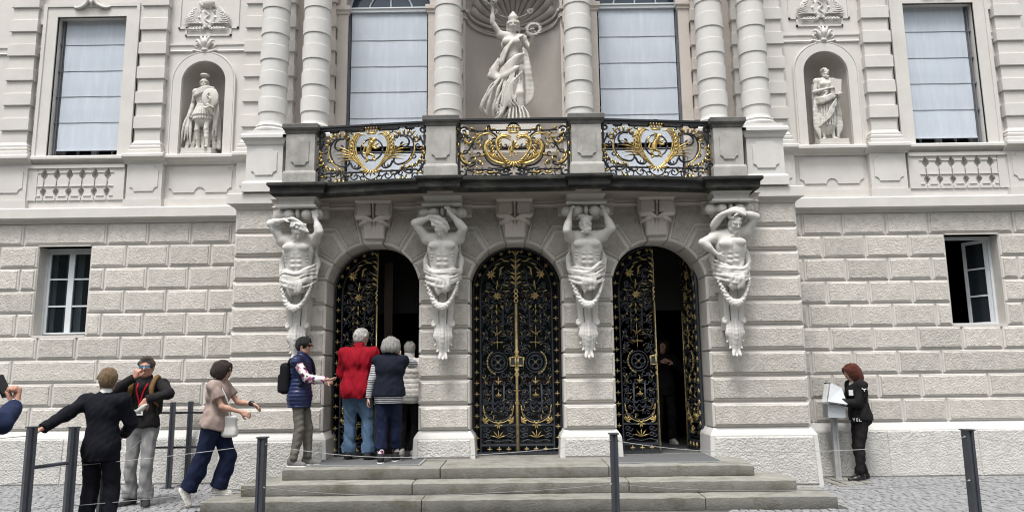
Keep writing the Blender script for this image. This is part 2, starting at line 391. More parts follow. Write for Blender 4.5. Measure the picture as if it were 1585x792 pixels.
    for a in AX:
        A = arc(a, 2.82, .70, PI, 0, n); zt = 4.12
        for i in range(n):
            (xa, za), (xb, zb) = A[i], A[i+1]
            b.add([(xa, -.83, za), (xb, -.83, zb), (xb, -.83, zt), (xa, -.83, zt)], [(0, 1, 2, 3)])
            b.add([(xa, -.83, za), (xa, -.2, za), (xb, -.2, zb), (xb, -.83, zb)], [(0, 1, 2, 3)])
    for x0, x1 in ((-4.10, -2.785), (-1.385, -.70), (.70, 1.385), (2.785, 4.10)):
        b.add([(x0, -.83, 2.82), (x1, -.83, 2.82), (x1, -.83, 4.12), (x0, -.83, 4.12)], [(0, 1, 2, 3)])
    for s in (-1, 1): b.box(*sorted((s*4.10, s*4.098)), -.83, .05, 0, 4.12)
    b.build('wall', M['joint'], PAL)
    # dark rooms behind gates and windows, and a roof that keeps the light out
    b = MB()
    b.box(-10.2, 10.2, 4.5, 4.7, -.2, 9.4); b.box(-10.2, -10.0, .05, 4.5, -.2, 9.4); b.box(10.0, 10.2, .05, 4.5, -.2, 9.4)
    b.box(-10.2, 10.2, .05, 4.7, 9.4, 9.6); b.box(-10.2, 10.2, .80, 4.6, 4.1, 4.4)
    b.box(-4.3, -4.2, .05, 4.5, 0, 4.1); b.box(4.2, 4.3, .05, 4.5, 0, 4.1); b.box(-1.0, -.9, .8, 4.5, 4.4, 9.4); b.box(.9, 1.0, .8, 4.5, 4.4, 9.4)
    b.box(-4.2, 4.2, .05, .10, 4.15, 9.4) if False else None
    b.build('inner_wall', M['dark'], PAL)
    b = MB(); b.box(-4.2, 4.2, .18, .24, 2.55, 4.1)  # added portal wall and lintel, keeps high sky light out of the passage
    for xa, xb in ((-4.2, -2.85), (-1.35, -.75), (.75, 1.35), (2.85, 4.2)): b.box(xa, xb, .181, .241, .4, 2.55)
    b.build('shading_portal_wall', M['dark'], PAL)
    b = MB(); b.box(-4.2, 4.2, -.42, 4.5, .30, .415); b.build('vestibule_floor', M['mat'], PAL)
walls()

# --- rusticated blocks --------------------------------------------------
def zc(k): return 4.04-.36*k, 4.04-.36*(k+1)      # top, bottom of course k
WING = {
 0: ([4.16, 4.51, 5.16, 5.84, 6.505, 7.84, 8.5, 9.2], [4.16, 4.52, 5.16, 5.84, 6.51, 7.84, 8.5, 9.2]),
 1: ([4.16, 4.83, 5.5, 6.18, 6.74, None, 7.60, 8.2, 8.86, 9.5], None), 2: ([4.16, 4.51, 5.17, 5.83, 6.505, 6.74, None, 7.60, 7.85, 8.5, 9.2], None),
 3: ([4.16, 4.84, 5.5, 6.17, 6.74, None, 7.60, 8.2, 8.86, 9.5], None), 4: ([4.16, 4.53, 5.17, 5.84, 6.505, 6.74, None, 7.60, 7.85, 8.5, 9.2], None),
 5: ([4.16, 4.84, 5.5, 6.18, 6.87, 7.485, 8.2, 8.86], None),
 6: ([4.16, 5.16, 6.51, 7.85, 9.2], [4.16, 4.53, 5.17, 5.85, 6.52, 7.85, 8.5, 9.2]),
 7: ([4.16, 4.84, 7.19, 8.5, 9.2], [4.16, 4.47, 4.83, 5.52, 6.17, 7.19, 8.5, 9.2]),
 8: ([4.16, 5.5, 7.5, 9.2], [4.16, 4.5, 5.34, 5.86, 6.53, 7.85, 9.2]),
}
def blocks():
    for k, (L, R) in WING.items():
        z1, z0 = zc(k)
        for s, J in ((-1, L), (1, R or L)):
            for a, c in zip(J[:-1], J[1:]):
                if a is None or c is None: continue
                x0, x1 = sorted((s*a, s*c)); b = MB()
                at_win = 1 <= k <= 4 and (abs(c-6.74) < .01 or abs(a-7.60) < .01)
                jit = random.uniform(-.004, .004)
                P = [(x0, z0), (x1, z0), (x1, z1), (x0, z1)]
                if at_win:                                    # return face into the window reveal
                    e = .016
                    if (s > 0) == (abs(c-6.74) < .01): P = [(x0, z0), (x1+e, z0), (x1+e, z1), (x0, z1)]
                    else: P = [(x0-e, z0), (x1, z0), (x1, z1), (x0-e, z1)]
                b.block(P, .30 if at_win else .01, -.021, -.034+jit, gap=.012, marg=.014, bev=.011, rise=.009, mi=(0, 1)); b.build('stone_block', [M['margin'], M['rough']], PAL)
    # piers of the projecting centre
    for k in range(0, 9):
        z1, z0 = zc(k)
        cols = []
        for s in (-1, 1):
            if k >= 3: cols += [(s*2.745, s*4.15), (s*.652, s*1.418)]
            elif k == 2: cols += [(s*3.13, s*4.15)]
            else: cols += [(s*3.13, s*4.15)]
        for a, c in cols:
            x0, x1 = sorted((a, c)); b = MB()
            jit = random.uniform(-.004, .004)
            b.block([(x0, z0), (x1, z0), (x1, z1), (x0, z1)], -.42, -.862, -.884+jit, gap=.013, marg=.010, bev=.020, rise=.014)
            b.build('stone_block', [M['margin'], M['rough']], PAL)
    # voussoirs: arch stones that run into the courses
    for ax in (-2.085, 0, 2.085):
        for s in (-1, 1):
            mid = 1.0425 if not (ax*s > .1) else 1.045
            r = .668; c0 = 2.82
            def pol(a, rr=r): return (s*rr*math.sin(math.radians(a)), c0+rr*math.cos(math.radians(a)))
            def arcp(a0, a1, n=6): return [pol(a0+(a1-a0)*i/n) for i in range(n+1)]
            v1 = arcp(11.5, 35.5)+[(s*.582, 3.68), (s*mid, 3.68), (s*mid, 4.04), (s*.265, 4.04)]
            v2 = arcp(35.5, 56.8)+[(s*.79, 3.32), (s*mid, 3.32), (s*mid, 3.68), (s*.582, 3.68)]
            v3 = arcp(56.8, 78.5)+[(s*.86, 2.96), (s*mid, 2.96), (s*mid, 3.32), (s*.79, 3.32)]
            for v in (v1, v2, v3):
                P = [(ax+x, z) for x, z in v]
                b = MB(); b.block(P, -.42, -.866, -.880, gap=.014, marg=.016, bev=.022, rise=.01)
                b.build('voussoir', [M['margin'], M['rough_fine']], PAL)
        P = [(ax+x, z) for x, z in [(-.133, 3.475), (.133, 3.475), (.262, 4.04), (-.262, 4.04)]]
        b = MB(); b.block(P, -.42, -.90, -.905, gap=.004, marg=.02, bev=.02, rise=.005); b.build('keystone', [M['margin'], M['margin']], PAL)
    # battered plinths
    for x0, x1 in ((-4.15, -2.745), (-1.418, -.652), (.652, 1.418), (2.745, 4.15)):
        outer = abs(x0+x1) > 5; zb = 0.0 if outer else .40
        b = MB()
        b.rect_lathe(x0, x1, -.86, -.30, [(.075 if outer else .06, zb), (.045, .70), (.028, .735), (-.006, .785), (-.02, .80)], 1, backfix=True)
        n = len(b.v)
        zt = .685; q = .03; o0, o1 = (.073 if outer else .058), .047
        V = [(x0+q-o0+.03, -.861-o0, zb+.03), (x1-q+o0-.03, -.861-o0, zb+.03), (x1-q+o1-.03, -.861-o1, zt), (x0+q-o1+.03, -.861-o1, zt)]
        W = [(x+(.02 if x < (x0+x1)/2 else -.02), y-.014, z+(.02 if z < .6 else -.02)) for x, y, z in V]
        b.rings([V, W], 0, cap0=False)
        b.build('plinth_block', [M['plinth'], M['plinth_smooth']], PAL)
    for s in (-1, 1):
        edges = [4.2, 5.55, 6.9, 8.3, 10.2]
        for a, c in zip(edges[:-1], edges[1:]):
            x0, x1 = sorted((s*a, s*c)); b = MB()
            b.mould(x0, x1, [(-.11, 0), (-.075, .69), (-.045, .74), (-.02, .785), (0.0, .80), (.02, .80), (.02, 0)], 1)
            b.rings([[(x0+.004, -.111, .02), (x1-.004, -.111, .02), (x1-.004, -.078, .68), (x0+.004, -.078, .68)], [(x0+.012, -.124, .03), (x1-.012, -.124, .03), (x1-.012, -.092, .665), (x0+.012, -.092, .665)]], 0, cap0=False)
            b.build('plinth_block', [M['plinth'], M['plinth_smooth']], PAL)
blocks()

# --- horizontal mouldings ------------------------------------------------
def mouldings():
    for s in (-1, 1):
        x0, x1 = sorted((s*4.0, s*10.2))
        part('string_course', M['plaster'], PAL, lambda b: (b.mould(x0, x1, [(.01, 4.03), (-.035, 4.035), (-.045, 4.065), (-.06, 4.085), (-.13, 4.10), (-.15, 4.105), (-.15, 4.25), (-.135, 4.268), (.01, 4.285)])))
        def led(b):
            pr = [(.01, 4.98), (-.03, 4.985), (-.05, 5.02), (-.11, 5.05), (-.15, 5.07), (-.15, 5.11), (-.13, 5.128), (.01, 5.14)]
            b.mould(x0, x1, pr)
            for a, c in ((5.60, 6.27), (7.78, 8.45), (4.0, 4.50)):        # breaks forward over the pedestals
                b.mould(*sorted((s*a, s*c)), [(y-.07 if y < 0 else y, z+.004) for y, z in pr])
        part('ledge', M['plaster'], PAL, led)
        def ped(b):
            q = sorted((s*PA, s*PC)); b.box(*q, -.10, .01, 4.40, 4.985); b.box(q[0]-.025, q[1]+.025, -.125, .01, 4.27, 4.40)
        for PA, PC in ((5.65, 6.22), (7.83, 8.40), (4.0, 4.46)): part('pedestal', M['plaster'], PAL, ped)
        part('dado_base', M['plaster'], PAL, lambda b: b.box(x0, x1, -.055, .01, 4.272, 4.405))
        def notch(x0, x1, z0, z1, r=.07, bump=False):
            def q(cx, cz, a0): return [(cx+r*math.cos(math.radians(a0-90*i/4)), cz+r*math.sin(math.radians(a0-90*i/4))) for i in range(5)]
            P = []
            P += q(x0, z0, 90)                       # bottom-left notch: from (x0, z0+r) to (x0+r, z0)
            if bump:
                m = (x0+x1)/2; P += [(m+.09*math.cos(math.radians(180-180*i/8)), z0+.09*math.sin(math.radians(180-180*i/8))) for i in range(9)]
            P += q(x1, z0, 180); P += q(x1, z1, 270); P += q(x0, z1, 0)
            return P
        for a, c, bump in ((5.71, 6.16, False), (7.89, 8.34, False), (4.04, 4.40, False), (4.56, 5.58, True), (8.5, 9.6, True)):
            q = sorted((s*a, s*c)); part('raised_panel', M['plaster'], PAL, lambda b: b.prism(notch(*q, 4.52 if bump else 4.53, 4.945, .075 if bump else .07, bump), -.016 if bump else -.114, .0 if bump else -.09))
        # balustrade under the wing window: flat balusters over a recessed wall
        bx0, bx1 = 6.46, 7.665
        part('balustrade_rail', M['plaster'], PAL, lambda b: b.box(*sorted((s*6.27, s*7.83)), -.10, .0, 4.93, 4.985))
        for a, c in ((6.27, 6.44), (7.68, 7.83)): part('balustrade_end', M['plaster'], PAL, lambda b: b.box(*sorted((s*a, s*c)), -.075, .0, 4.405, 4.93))
        prof = [(0, .095), (.05, .095), (.065, .085), (.14, .052), (.165, .052), (.20, .088), (.235, .092), (.33, .09), (.365, .075), (.40, .048), (.455, .055), (.50, .088), (.525, .095)]
        cs = [6.44+.205*k for k in range(7)]
        for i, c in enumerate(cs):
            P = [(s*c+(wd if True else 0), 4.405+z) for z, wd in prof]+[(s*c-wd, 4.405+z) for z, wd in reversed(prof)]
            if i == 0: P = [(max(x*s, c)*s, z) for x, z in P]
            if i == 6: P = [(min(x*s, c)*s, z) for x, z in P]
            bb = MB(); bb.prism(P, -.075, .0)
            for z0, z1, e in ((.065, .078, .004), (.225, .238, .008), (.45, .462, .006)):
                wd = .06 if z0 < .1 else .088 if z0 < .3 else .06
                xx = sorted((s*c-wd, s*c+wd))
                if i == 0: xx = sorted((s*c, s*(c+wd)))
                if i == 6: xx = sorted((s*c, s*(c-wd)))
                bb.box(*xx, -.075-e-.008, -.07, 4.405+z0, 4.405+z1)
            bb.build('baluster', M['plaster'], PAL)
        # upper band, framed panel over the niche
        [part('band_moulding', M['plaster'], PAL, lambda b: b.mould(*sorted((s*a, s*c)), [(.01, 6.90), (-.02, 6.905), (-.03, 6.92), (-.018, 6.94), (-.018, 7.0), (-.035, 7.02), (-.035, 7.045), (.01, 7.05)])) for a, c in ((4.41, 5.69), (6.15, 6.21), (7.81, 7.87), (8.35, 9.6))]
        def frame(b):
            P = [(s*5.56, 9.2), (s*5.56, 7.33), (s*5.44, 7.33), (s*5.44, 7.2), (s*4.70, 7.2), (s*4.70, 7.33), (s*4.58, 7.33), (s*4.58, 9.2)]
            for p, q in zip(P[:-1], P[1:]):
                xa, xb = sorted((p[0], q[0])); za, zb = sorted((p[1], q[1])); b.box(xa-.014, xb+.014, -.02, .001, za-.014, zb+.014)
        part('panel_frame', M['plaster'], PAL, frame)
        # ledge and dado behind the balcony
    for x0, x1 in ((-3.7, -2.78), (-1.355, 1.355), (2.78, 3.7)): part('ledge', M['plaster_warm'], PAL, lambda b: b.mould(x0, x1, [(.02, 4.98), (-.03, 4.985), (-.05, 5.02), (-.11, 5.05), (-.14, 5.07), (-.14, 5.11), (.02, 5.145)]))
    # cornice of the projecting centre
    def cor(b):
        b.rect_lathe(-4.14, 4.14, -.86, 0.0, [(-.03, 4.02), (.0, 4.03), (.012, 4.05), (.03, 4.07), (.045, 4.085), (.085, 4.10), (.10, 4.105), (.10, 4.25), (.09, 4.262), (.03, 4.275)], backfix=True)
    part('cornice', M['plaster'], PAL, cor)
    def arch(b):
        b.mould(-3.4, 3.4, [(-.8, 4.0), (-.93, 4.01), (-.945, 4.03), (-.93, 4.045), (-.93, 4.10), (-1.0, 4.14), (-.8, 4.15)])
        for c in (-3.13, -1.03, 1.03, 3.13): b.rect_lathe(c-.40, c+.40, -1.02, -.8, [(-.03, 3.86), (0, 3.87), (0, 3.99), (.02, 4.02), (.0, 4.04), (.0, 4.10), (.04, 4.14)], backfix=True)
    part('architrave', M['plaster_warm'], PAL, arch)
mouldings()

# --- pilasters, pedestals and columns -------------------------------------
ZB = [5.566+.4245*k for k in range(-0, 9)]            # bottoms of the wide bands
def pilaster(x0, x1, y, m, zbase=5.13, proud=.03, base=True):
    p = MB(); p.box(x0+.022, x1-.022, y, .002, zbase, 9.35)
    if base: p.rect_lathe(x0+.022, x1-.022, y, .002, [(.06, zbase), (.06, zbase+.07), (.045, zbase+.085), (.05, zbase+.11), (.05, zbase+.135), (.03, zbase+.15), (.034, zbase+.18), (.012, zbase+.205), (0, zbase+.24)], backfix=True)
    o = p.build('pilaster', m, PAL)
    for z in ZB:
        bb = MB(); bb.rect_lathe(x0, x1, y-proud, .001, [(-.006, z), (0, z+.006), (0, z+.200), (-.006, z+.206)], backfix=True); bb.build('band', m, o)
def columns():
    for s in (-1, 1):
        for a, c in ((5.705, 6.158), (7.87, 8.33)): pilaster(*sorted((s*a, s*c)), -.10, M['plaster'])
        pilaster(*sorted((s*3.572, s*4.41)), -.11, M['plaster'])
        pilaster(*sorted((s*2.905, s*3.31)), -.11, M['plaster_warm'])
        pilaster(*sorted((s*.822, s*1.26)), -.11, M['plaster_warm'])
        # impost blocks beside the tall windows
        def imp(b):
            for a, c in (JQ,):
                q = sorted((s*a, s*c))
                b.box(*q, -.05, .0, 5.15, 7.50)
                b.rect_lathe(*q, -.05, .0, [(0, 7.50), (.02, 7.52), (.02, 7.55), (.045, 7.58), (.045, 7.645), (.02, 7.66)], backfix=True)
        for JQ in ((2.735, 2.905), (1.26, 1.40)): part('window_jamb', M['plaster_warm'], PAL, imp)
        def arch_trim(b):
            cx = s*2.0675; A = arc(cx, 7.64, .80, 0, PI, 28); I = arc(cx, 7.64, .70, PI, 0, 28); b.prism(A+I, -.06, .0)
        part('arch_trim', M['plaster_warm'], PAL, arch_trim)
        for i, x in enumerate((3.71, 3.06, 1.012)):
            cx, cy = s*x, -.68
            pd = MB(); hw = .272 if i != 1 else .29
            y0 = -.96
            pd.rect_lathe(cx-hw, cx+hw, y0, -.1, [(.04, 4.272), (.04, 4.40), (.02, 4.43), (0, 4.44), (0, 4.98), (.02, 5.0), (.035, 5.04), (.05, 5.06), (.075, 5.085), (.075, 5.13), (.06, 5.15)], backfix=True)
            po = pd.build('column_pedestal', M['white_stone'] if i == 0 else M['plaster'], PAL)
            if i == 0:
                r = .06
                def q(ax, az, a0): return [(ax+r*math.cos(math.radians(a0-22.5*j)), az+r*math.sin(math.radians(a0-22.5*j))) for j in range(5)]
                X0, X1, Z0, Z1 = cx-.19, cx+.19, 4.53, 4.93
                P = q(X0, Z0, 90)+q(X1, Z0, 180)+q(X1, Z1, 270)+q(X0, Z1, 0)
                part('panel', M['white_stone'], po, lambda b: b.prism(P, y0-.016, y0))
            cb = MB(); cb.box(cx-.285, cx+.285, cy-.285, cy+.285, 5.15, 5.215)
            cb.lathe(cx, cy, [(.27, 5.215), (.283, 5.235), (.283, 5.265), (.262, 5.285), (.235, 5.295), (.235, 5.31), (.245, 5.325), (.236, 5.345), (.21, 5.36), (.203, 5.40)], 36)
            co = cb.build('column', M['white_stone'], PAL, smooth=True, angle=35)
            zz = 5.30
            part('shaft', M['white_stone'], co, lambda b: b.lathe(cx, cy, [(.202, 5.38), (.197, 9.35)], 40), smooth=True, angle=40)
            for k in range(9):
                z = 5.545+.4235*k; rr = .2165-.001*k
                part('drum', M['white_stone'], co, lambda b: b.lathe(cx, cy, [(rr-.015, z-.001), (rr-.003, z), (rr, z+.004), (rr, z+.226), (rr-.004, z+.231), (rr-.016, z+.236)], 40), smooth=True, angle=24)
columns()

# --- windows ----------------------------------------------------------------
def upper_windows():
    for s in (-1, 1):
        x0, x1 = sorted((s*6.435, s*7.592))
        fr = MB()                                            # moulded stone surround
        for i, (w0, y, t) in enumerate(((.0, -.035, .225), (.0, -.055, .17), (.17, -.075, .055))):
            a0, a1 = x0-w0-t, x1+w0+t
            fr.box(a0, x0-w0, y, .0005*i, 5.14, ZW1+w0+t); fr.box(x1+w0, a1, y, .0005*i, 5.14, ZW1+w0+t); fr.box(x0-w0, x1+w0, y, .0005*i, ZW1+w0, ZW1+w0+t)
        for e in (-1, 1):                                     # ears at the top
            q = (x0-.33, x0-.22) if e < 0 else (x1+.22, x1+.33); fr.box(*q, -.05, 0, 7.42, ZW1+.225)
        wn = fr.build('window', M['plaster'], PAL)
        window_inside(wn, x0, x1, ZW0, ZW1, s)
    for s in (-1, 1):
        x0, x1 = sorted((s*1.36, s*2.775)); cx = (x0+x1)/2
        fr = MB(); fr.box(x0, x1, .06, .30, 7.60, 7.655); fr.box(x0, x1, .04, .30, 7.655, 7.675)
        wn = fr.build('window', M['win_white'], PAL)
        window_inside(wn, x0, x1, ZW0, 7.60, s, bar=7.55)
        part('frame', M['win_white'], wn, lambda b: b.box(x0, x1, .30, .40, 5.13, 5.20))
        part('blind', M['blind'], wn, lambda b: b.box(x0+.05, x1-.05, .09, .11, 4.30, 5.15))
        # fanlight
        part('pane', M['pane_sky'], wn, lambda b: b.prism([(cx+.70, 7.66)]+arc(cx, 7.66, .70, 0, PI, 24), .22, .225))
        def fan(b):
            A = arc(cx, 7.675, .70, 0, PI, 28)
            b.tube([(x, .2, z) for x, z in A], .028, 6)
            b.tube([(x, .2, z) for x, z in arc(cx, 7.675, .37, 0, PI, 20)], .014, 6)
            for a in (45, 90, 135):
                r0 = .06 if a == 90 else .37
                b.tube([(cx+r0*math.cos(math.radians(a)), .2, 7.675+r0*math.sin(math.radians(a))), (cx+.70*math.cos(math.radians(a)), .2, 7.675+.70*math.sin(math.radians(a)))], .013, 6)
            b.prism([(cx+.06, 7.675)]+arc(cx, 7.675, .06, 0, PI, 10), .17, .21)
        part('fanlight_frame', M['win_white'], wn, fan)
def window_inside(wn, x0, x1, z0, z1, s, bar=None):
    yb = .36
    def frame(b):
        b.box(x0, x0+.07, yb-.05, yb+.02, z0, z1); b.box(x1-.07, x1, yb-.05, yb+.02, z0, z1); b.box(x0, x1, yb-.05, yb+.02, z1-.07, z1); b.box(x0, x1, yb-.05, yb+.02, z0, z0+.03)
        m = (x0+x1)/2; b.box(m-.05, m+.05, yb-.06, yb+.02, z0, z1)
        for q in (.25, .75): b.box(x0+(x1-x0)*q-.012, x0+(x1-x0)*q+.012, yb-.045, yb+.01, z0, z1)
        for q in (.33, .62): b.box(x0, x1, yb-.045, yb+.01, z0+(z1-z0)*q-.012, z0+(z1-z0)*q+.012)
    part('frame', M['win_white'], wn, frame)
    part('pane', M['pane'], wn, lambda b: b.box(x0, x1, yb, yb+.006, z0, z1))
    # outside roller blind between slim guide rods
    bz0, bz1 = 5.305, z1+.01
    L = [7.11, 6.65, 6.205, 5.755]
    b0, b1 = x0+.075, x1-.075
    yf = .10
    bl = MB(); xs = np.linspace(b0, b1, 9); zs = np.concatenate([np.linspace(bz0, L[-1], 5), np.linspace(L[3], L[2], 5)[1:], np.linspace(L[2], L[1], 5)[1:], np.linspace(L[1], L[0], 5)[1:], np.linspace(L[0], bz1, 5)[1:]])
    V = []; edges = [bz0]+L[::-1]+[bz1]
    for z in zs:
        k = max(i for i in range(len(edges)-1) if edges[i] <= z+1e-6); u = (z-edges[k])/(edges[k+1]-edges[k])
        for x in xs: V.append((x, yf-.006*math.sin(PI*min(1, max(0, u)))+.002*math.sin(x*9+z*3), z))
    n = len(xs); F = [(r*n+c, r*n+c+1, (r+1)*n+c+1, (r+1)*n+c) for r in range(len(zs)-1) for c in range(n-1)]
    bl.add(V, F); bl.box(b0, b1, yf-.012, yf+.012, bz0-.03, bz0, 0)
    bl.build('blind', M['blind'], wn, smooth=True, angle=40)
    def rods(b):
        for x in (x0+.035, x1-.035):
            b.tube([(x, yf-.01, z0+.02), (x, yf-.01, z1-.02)], .012, 6); b.box(x-.025, x+.025, yf+.01, yf+.06, z0, z1)
        for z in L:
            b.tube([(x0+.005, yf-.005, z), (x1-.005, yf-.005, z)], .0038, 6)
            for x in (x0+.02, x1-.02): b.box(x-.018, x+.018, yf-.03, yf+.03, z-.016, z+.016)
        b.box(x0+.01, x1-.01, yf-.02, yf+.05, z0+.005, z0+.02)
    part('guide_rod', M['rod'], wn, rods)
upper_windows()
def lower_windows():
    for s in (-1, 1):
        x0, x1 = sorted((s*6.757, s*7.587)); z0, z1 = 2.225, 3.665
        f = MB(); f.box(x0, x1, -.02, .30, 2.222, 2.262)
        wn = f.build('window', M['margin'], PAL); part('lintel', M['margin'], wn, lambda b: b.box(x0, x1, -.03, .30, 3.665, 3.684))
        def sash(b, ox, oy, w, h, rz=0.0):
            T = Matrix.Translation((ox, oy, z0+.04)) @ Matrix.Rotation(rz, 4, 'Z')
            b.box(0, .045, -.02, .03, 0, h, T=T); b.box(w-.045, w, -.02, .03, 0, h, T=T); b.box(.045, w-.045, -.02, .03, 0, .05, T=T); b.box(.045, w-.045, -.02, .03, h-.05, h, T=T)
            for q in (.345, .665): b.box(.045, w-.045, -.012, .022, h*q-.012, h*q+.012, T=T)
            return T
        w = (x1-x0)/2-.03; h = z1-z0-.08
        part('frame', M['win_white'], wn, lambda b: (b.box(x0, x0+.035, .20, .27, z0+.03, z1), b.box(x1-.035, x1, .20, .27, z0+.03, z1), b.box(x0+.035, x1-.035, .20, .27, z1-.045, z1), b.box(x0+.035, x1-.035, .20, .27, z0+.03, z0+.065)))
        leaves = [(x0+.03, .22, 0.0), (x0+.03+w, .22, 0.0)] if s < 0 else [(x1-.03, .24, math.radians(118))]
        for ox, oy, rz in leaves:
            b = MB(); T = sash(b, ox, oy, w, h, rz); so_ = b.build('sash', M['win_white'], wn)
            part('pane', M['pane_clear'] if s < 0 else M['pane'], wn, lambda q: q.box(.04, w-.04, .0, .005, .04, h-.04, T=T))
        if s < 0:                                            # curtains inside the closed window
            for xa, xb in ((x0+.05, x0+.13), (x0+.27, x0+.40), (x0+.44, x0+.56), (x1-.16, x1-.06)):
                b = MB(); n = 16
                V = []
                for z in (z0+.05, z1-.05):
                    for i in range(n+1):
                        x = xa+(xb-xa)*i/n; V.append((x, .32+.018*math.sin(i*1.9), z))
                b.add(V, [(i, i+1, n+2+i, n+1+i) for i in range(n)]); b.build('curtain', M['blind'], wn, smooth=True)
lower_windows()
# ------------------------------------------------------------------ steps
def steps():
    T = thing('stone_steps', 'three wide worn stone steps leading up to the three gates', 'steps')
    R = random.Random(5)
    for lvl, (hx, yf, yb, z0, z1, joints) in enumerate(((3.74, -2.55, -1.9, -.02, .14, (-1.13, 2.2)), (3.39, -2.21, -1.5, .14, .28, (-1.29, 1.36)), (3.0, -1.86, -.50, .28, .42, (-.985, 1.16)))):
        xs = [-hx, *joints, hx]
        for a, c in zip(xs[:-1], xs[1:]):
            b = MB(); g = .006; a2, c2 = a+(g if a > -hx else 0), c-(g if c < hx else 0)
            dy = R.uniform(-.012, .012); dz = R.uniform(-.004, .004)
            n = max(4, int((c-a)/.12)); prof = [(yb, z0), (yf+dy+.012, z0), (yf+dy, z0+.02), (yf+dy-.002, z1-.010), (yf+dy+.003, z1-.003), (yf+dy+.010, z1), (yb, z1+dz*.3)]
            rings = []
            for i in range(n+1):
                x = a2+(c2-a2)*i/n; e = .018 if (i in (0, n)) else 0
                j = R.uniform(-.004, .004); k = R.uniform(-.004, .003)
                rings.append([(x, y+(e*.6 if y < yf+.1 else 0)+(j if y < yf+.1 else 0), z+(k if z > z1-.03 and y < yf+.1 else 0)-(e*.3 if z > z1-.02 else 0)) for y, z in prof])
            b.rings(rings); b.build('step_slab', M['step'], T, smooth=True, angle=35)
    # landing behind the top step, between the piers
    b = MB()
    for x0, x1 in ((-2.74, -1.43), (-.64, .64), (1.43, 2.74)):
        b = MB(); b.box(x0, x1, -.86, -.42, .30, .418); b.build('landing', M['step'], T)
    for x0, x1, lab in ((-2.72, -1.30, 'grey door mat under the visitors in front of the half-open gate'), (1.32, 2.66, 'grey door mat in front of the gate where a post stands before the steps')):
        b = MB(); b.box(x0, x1, -1.60, -.62, .4215, .430); mt = b.build('door_mat', M['mat'])
        tag(mt, lab, 'door mat', 'door mats on the top step')
        for q in ((x0-.03, x0, -1.63, -.62), (x1, x1+.03, -1.63, -.62), (x0, x1, -1.63, -1.60)):
            b = MB(); b.box(*q, .4215, .434); b.build('mat_border', M['mat_edge'], mt)
steps()

# ------------------------------------------------------------------ wrought iron and gilding, drawn in a local XZ plane
def spiral(cx, cz, r0, r1, a0, a1, n=26): return [(cx+(r0+(r1-r0)*i/n)*math.cos(a0+(a1-a0)*i/n), cz+(r0+(r1-r0)*i/n)*math.sin(a0+(a1-a0)*i/n)) for i in range(n+1)]
def smooth_path(P, n=6):
    """Catmull-Rom through 2D points"""
    P = [Vector((p[0], p[1], 0)) for p in P]; Q = [P[0]*2-P[1]]+P+[P[-1]*2-P[-2]]; out = []
    for i in range(1, len(Q)-2):
        for k in range(n):
            t = k/n; a, b, c, d = Q[i-1], Q[i], Q[i+1], Q[i+2]
            v = .5*((2*b)+(c-a)*t+(2*a-5*b+4*c-d)*t*t+(3*b-a-3*c+d)*t**3); out.append((v.x, v.y))
    out.append((P[-1].x, P[-1].y)); return out
def strand(b, P, r, y=0.0, flat=1.0, taper=False, n=5, mi=0):
    m = len(P)
    rs = [r*(1-.75*abs(2*i/(m-1)-1)**3) if taper else r for i in range(m)]
    b.tube([(x, y, z) for x, z in P], rs, n, mi, flat=flat)
def leaf(b, x, z, ang, L, W, curl=0.0, y=0.0, lift=.02, n=5, mi=0):
    """raised acanthus-like leaf: ridge in the middle, edges back, tip curled"""
    W *= getattr(b, 'slim', 1.0); V = []; px, pz = x, z; a = ang
    for i in range(n+1):
        t = i/n; wd = W*math.sin(PI*min(1, t*.93+.07))**.8*(1-.25*t)
        if i in (2, 4): wd *= .72
        nx, nz = -math.sin(a), math.cos(a); yy = y-lift*math.sin(PI*t*.9)
        V += [(px+nx*wd/2, yy+.008, pz+nz*wd/2), (px, yy-.012, pz), (px-nx*wd/2, yy+.008, pz-nz*wd/2)]
        px += math.cos(a)*L/n; pz += math.sin(a)*L/n; a += curl/n
    F = []
    for i in range(n):
        k = 3*i; F += [(k, k+1, k+4, k+3), (k+1, k+2, k+5, k+4)]
    for i in range(n): k = 3*i; F += [(k+2, k, k+3, k+5)]
    b.add(V, F, mi)
def spray(b, x, z, ang, L, W, k=5, spread=2.2, y=0.0, mi=0):
    for i in range(k):
        t = (i/(k-1)-.5) if k > 1 else 0; leaf(b, x, z, ang+t*spread, L*(1-.25*abs(t*2)), W, t*1.3, y-.004*(k-abs(i-k//2)), mi=mi)
def quatrefoil(b, x, z, r, y=0.0, rot=0.0, mi=0):
    for k in range(4): leaf(b, x, z, rot+k*PI/2, r, r*.85, 0, y, .006, 3, mi)
    b.rings([[(x+r*.3*math.cos(PI*j/3), y-.010, z+r*.3*math.sin(PI*j/3)) for j in range(6)], [(x+r*.16*math.cos(PI*j/3), y-.024, z+r*.16*math.sin(PI*j/3)) for j in range(6)]], mi)
def lion(b, s=1.0, x=0.0, z=0.0, y=-.02):
    """small rampant lion in relief"""
    S = lambda P, r: strand(b, smooth_path([(x+s*px, z+s*pz) for px, pz in P], 4), s*r, y, n=6)
    S([(-.035, -.075), (-.03, -.02), (-.01, .03), (.012, .075)], .030); S([(.012, .075), (.03, .10), (.05, .10)], .024)
    S([(-.035, -.07), (-.06, -.10), (-.04, -.14), (-.065, -.155)], .014); S([(-.02, -.07), (.03, -.09), (.025, -.13), (.055, -.145)], .014)
    S([(0, .04), (.05, .035), (.08, .06)], .012); S([(.0, .03), (.05, -.005), (.085, .01)], .012)
    S([(-.045, -.07), (-.09, -.05), (-.075, .01), (-.10, .05), (-.075, .08)], .010)
    for k in range(5): leaf(b, x+s*.01, z+s*(.05+.012*k), PI+.5-k*.35, s*.05, s*.03, .4, y-.01)
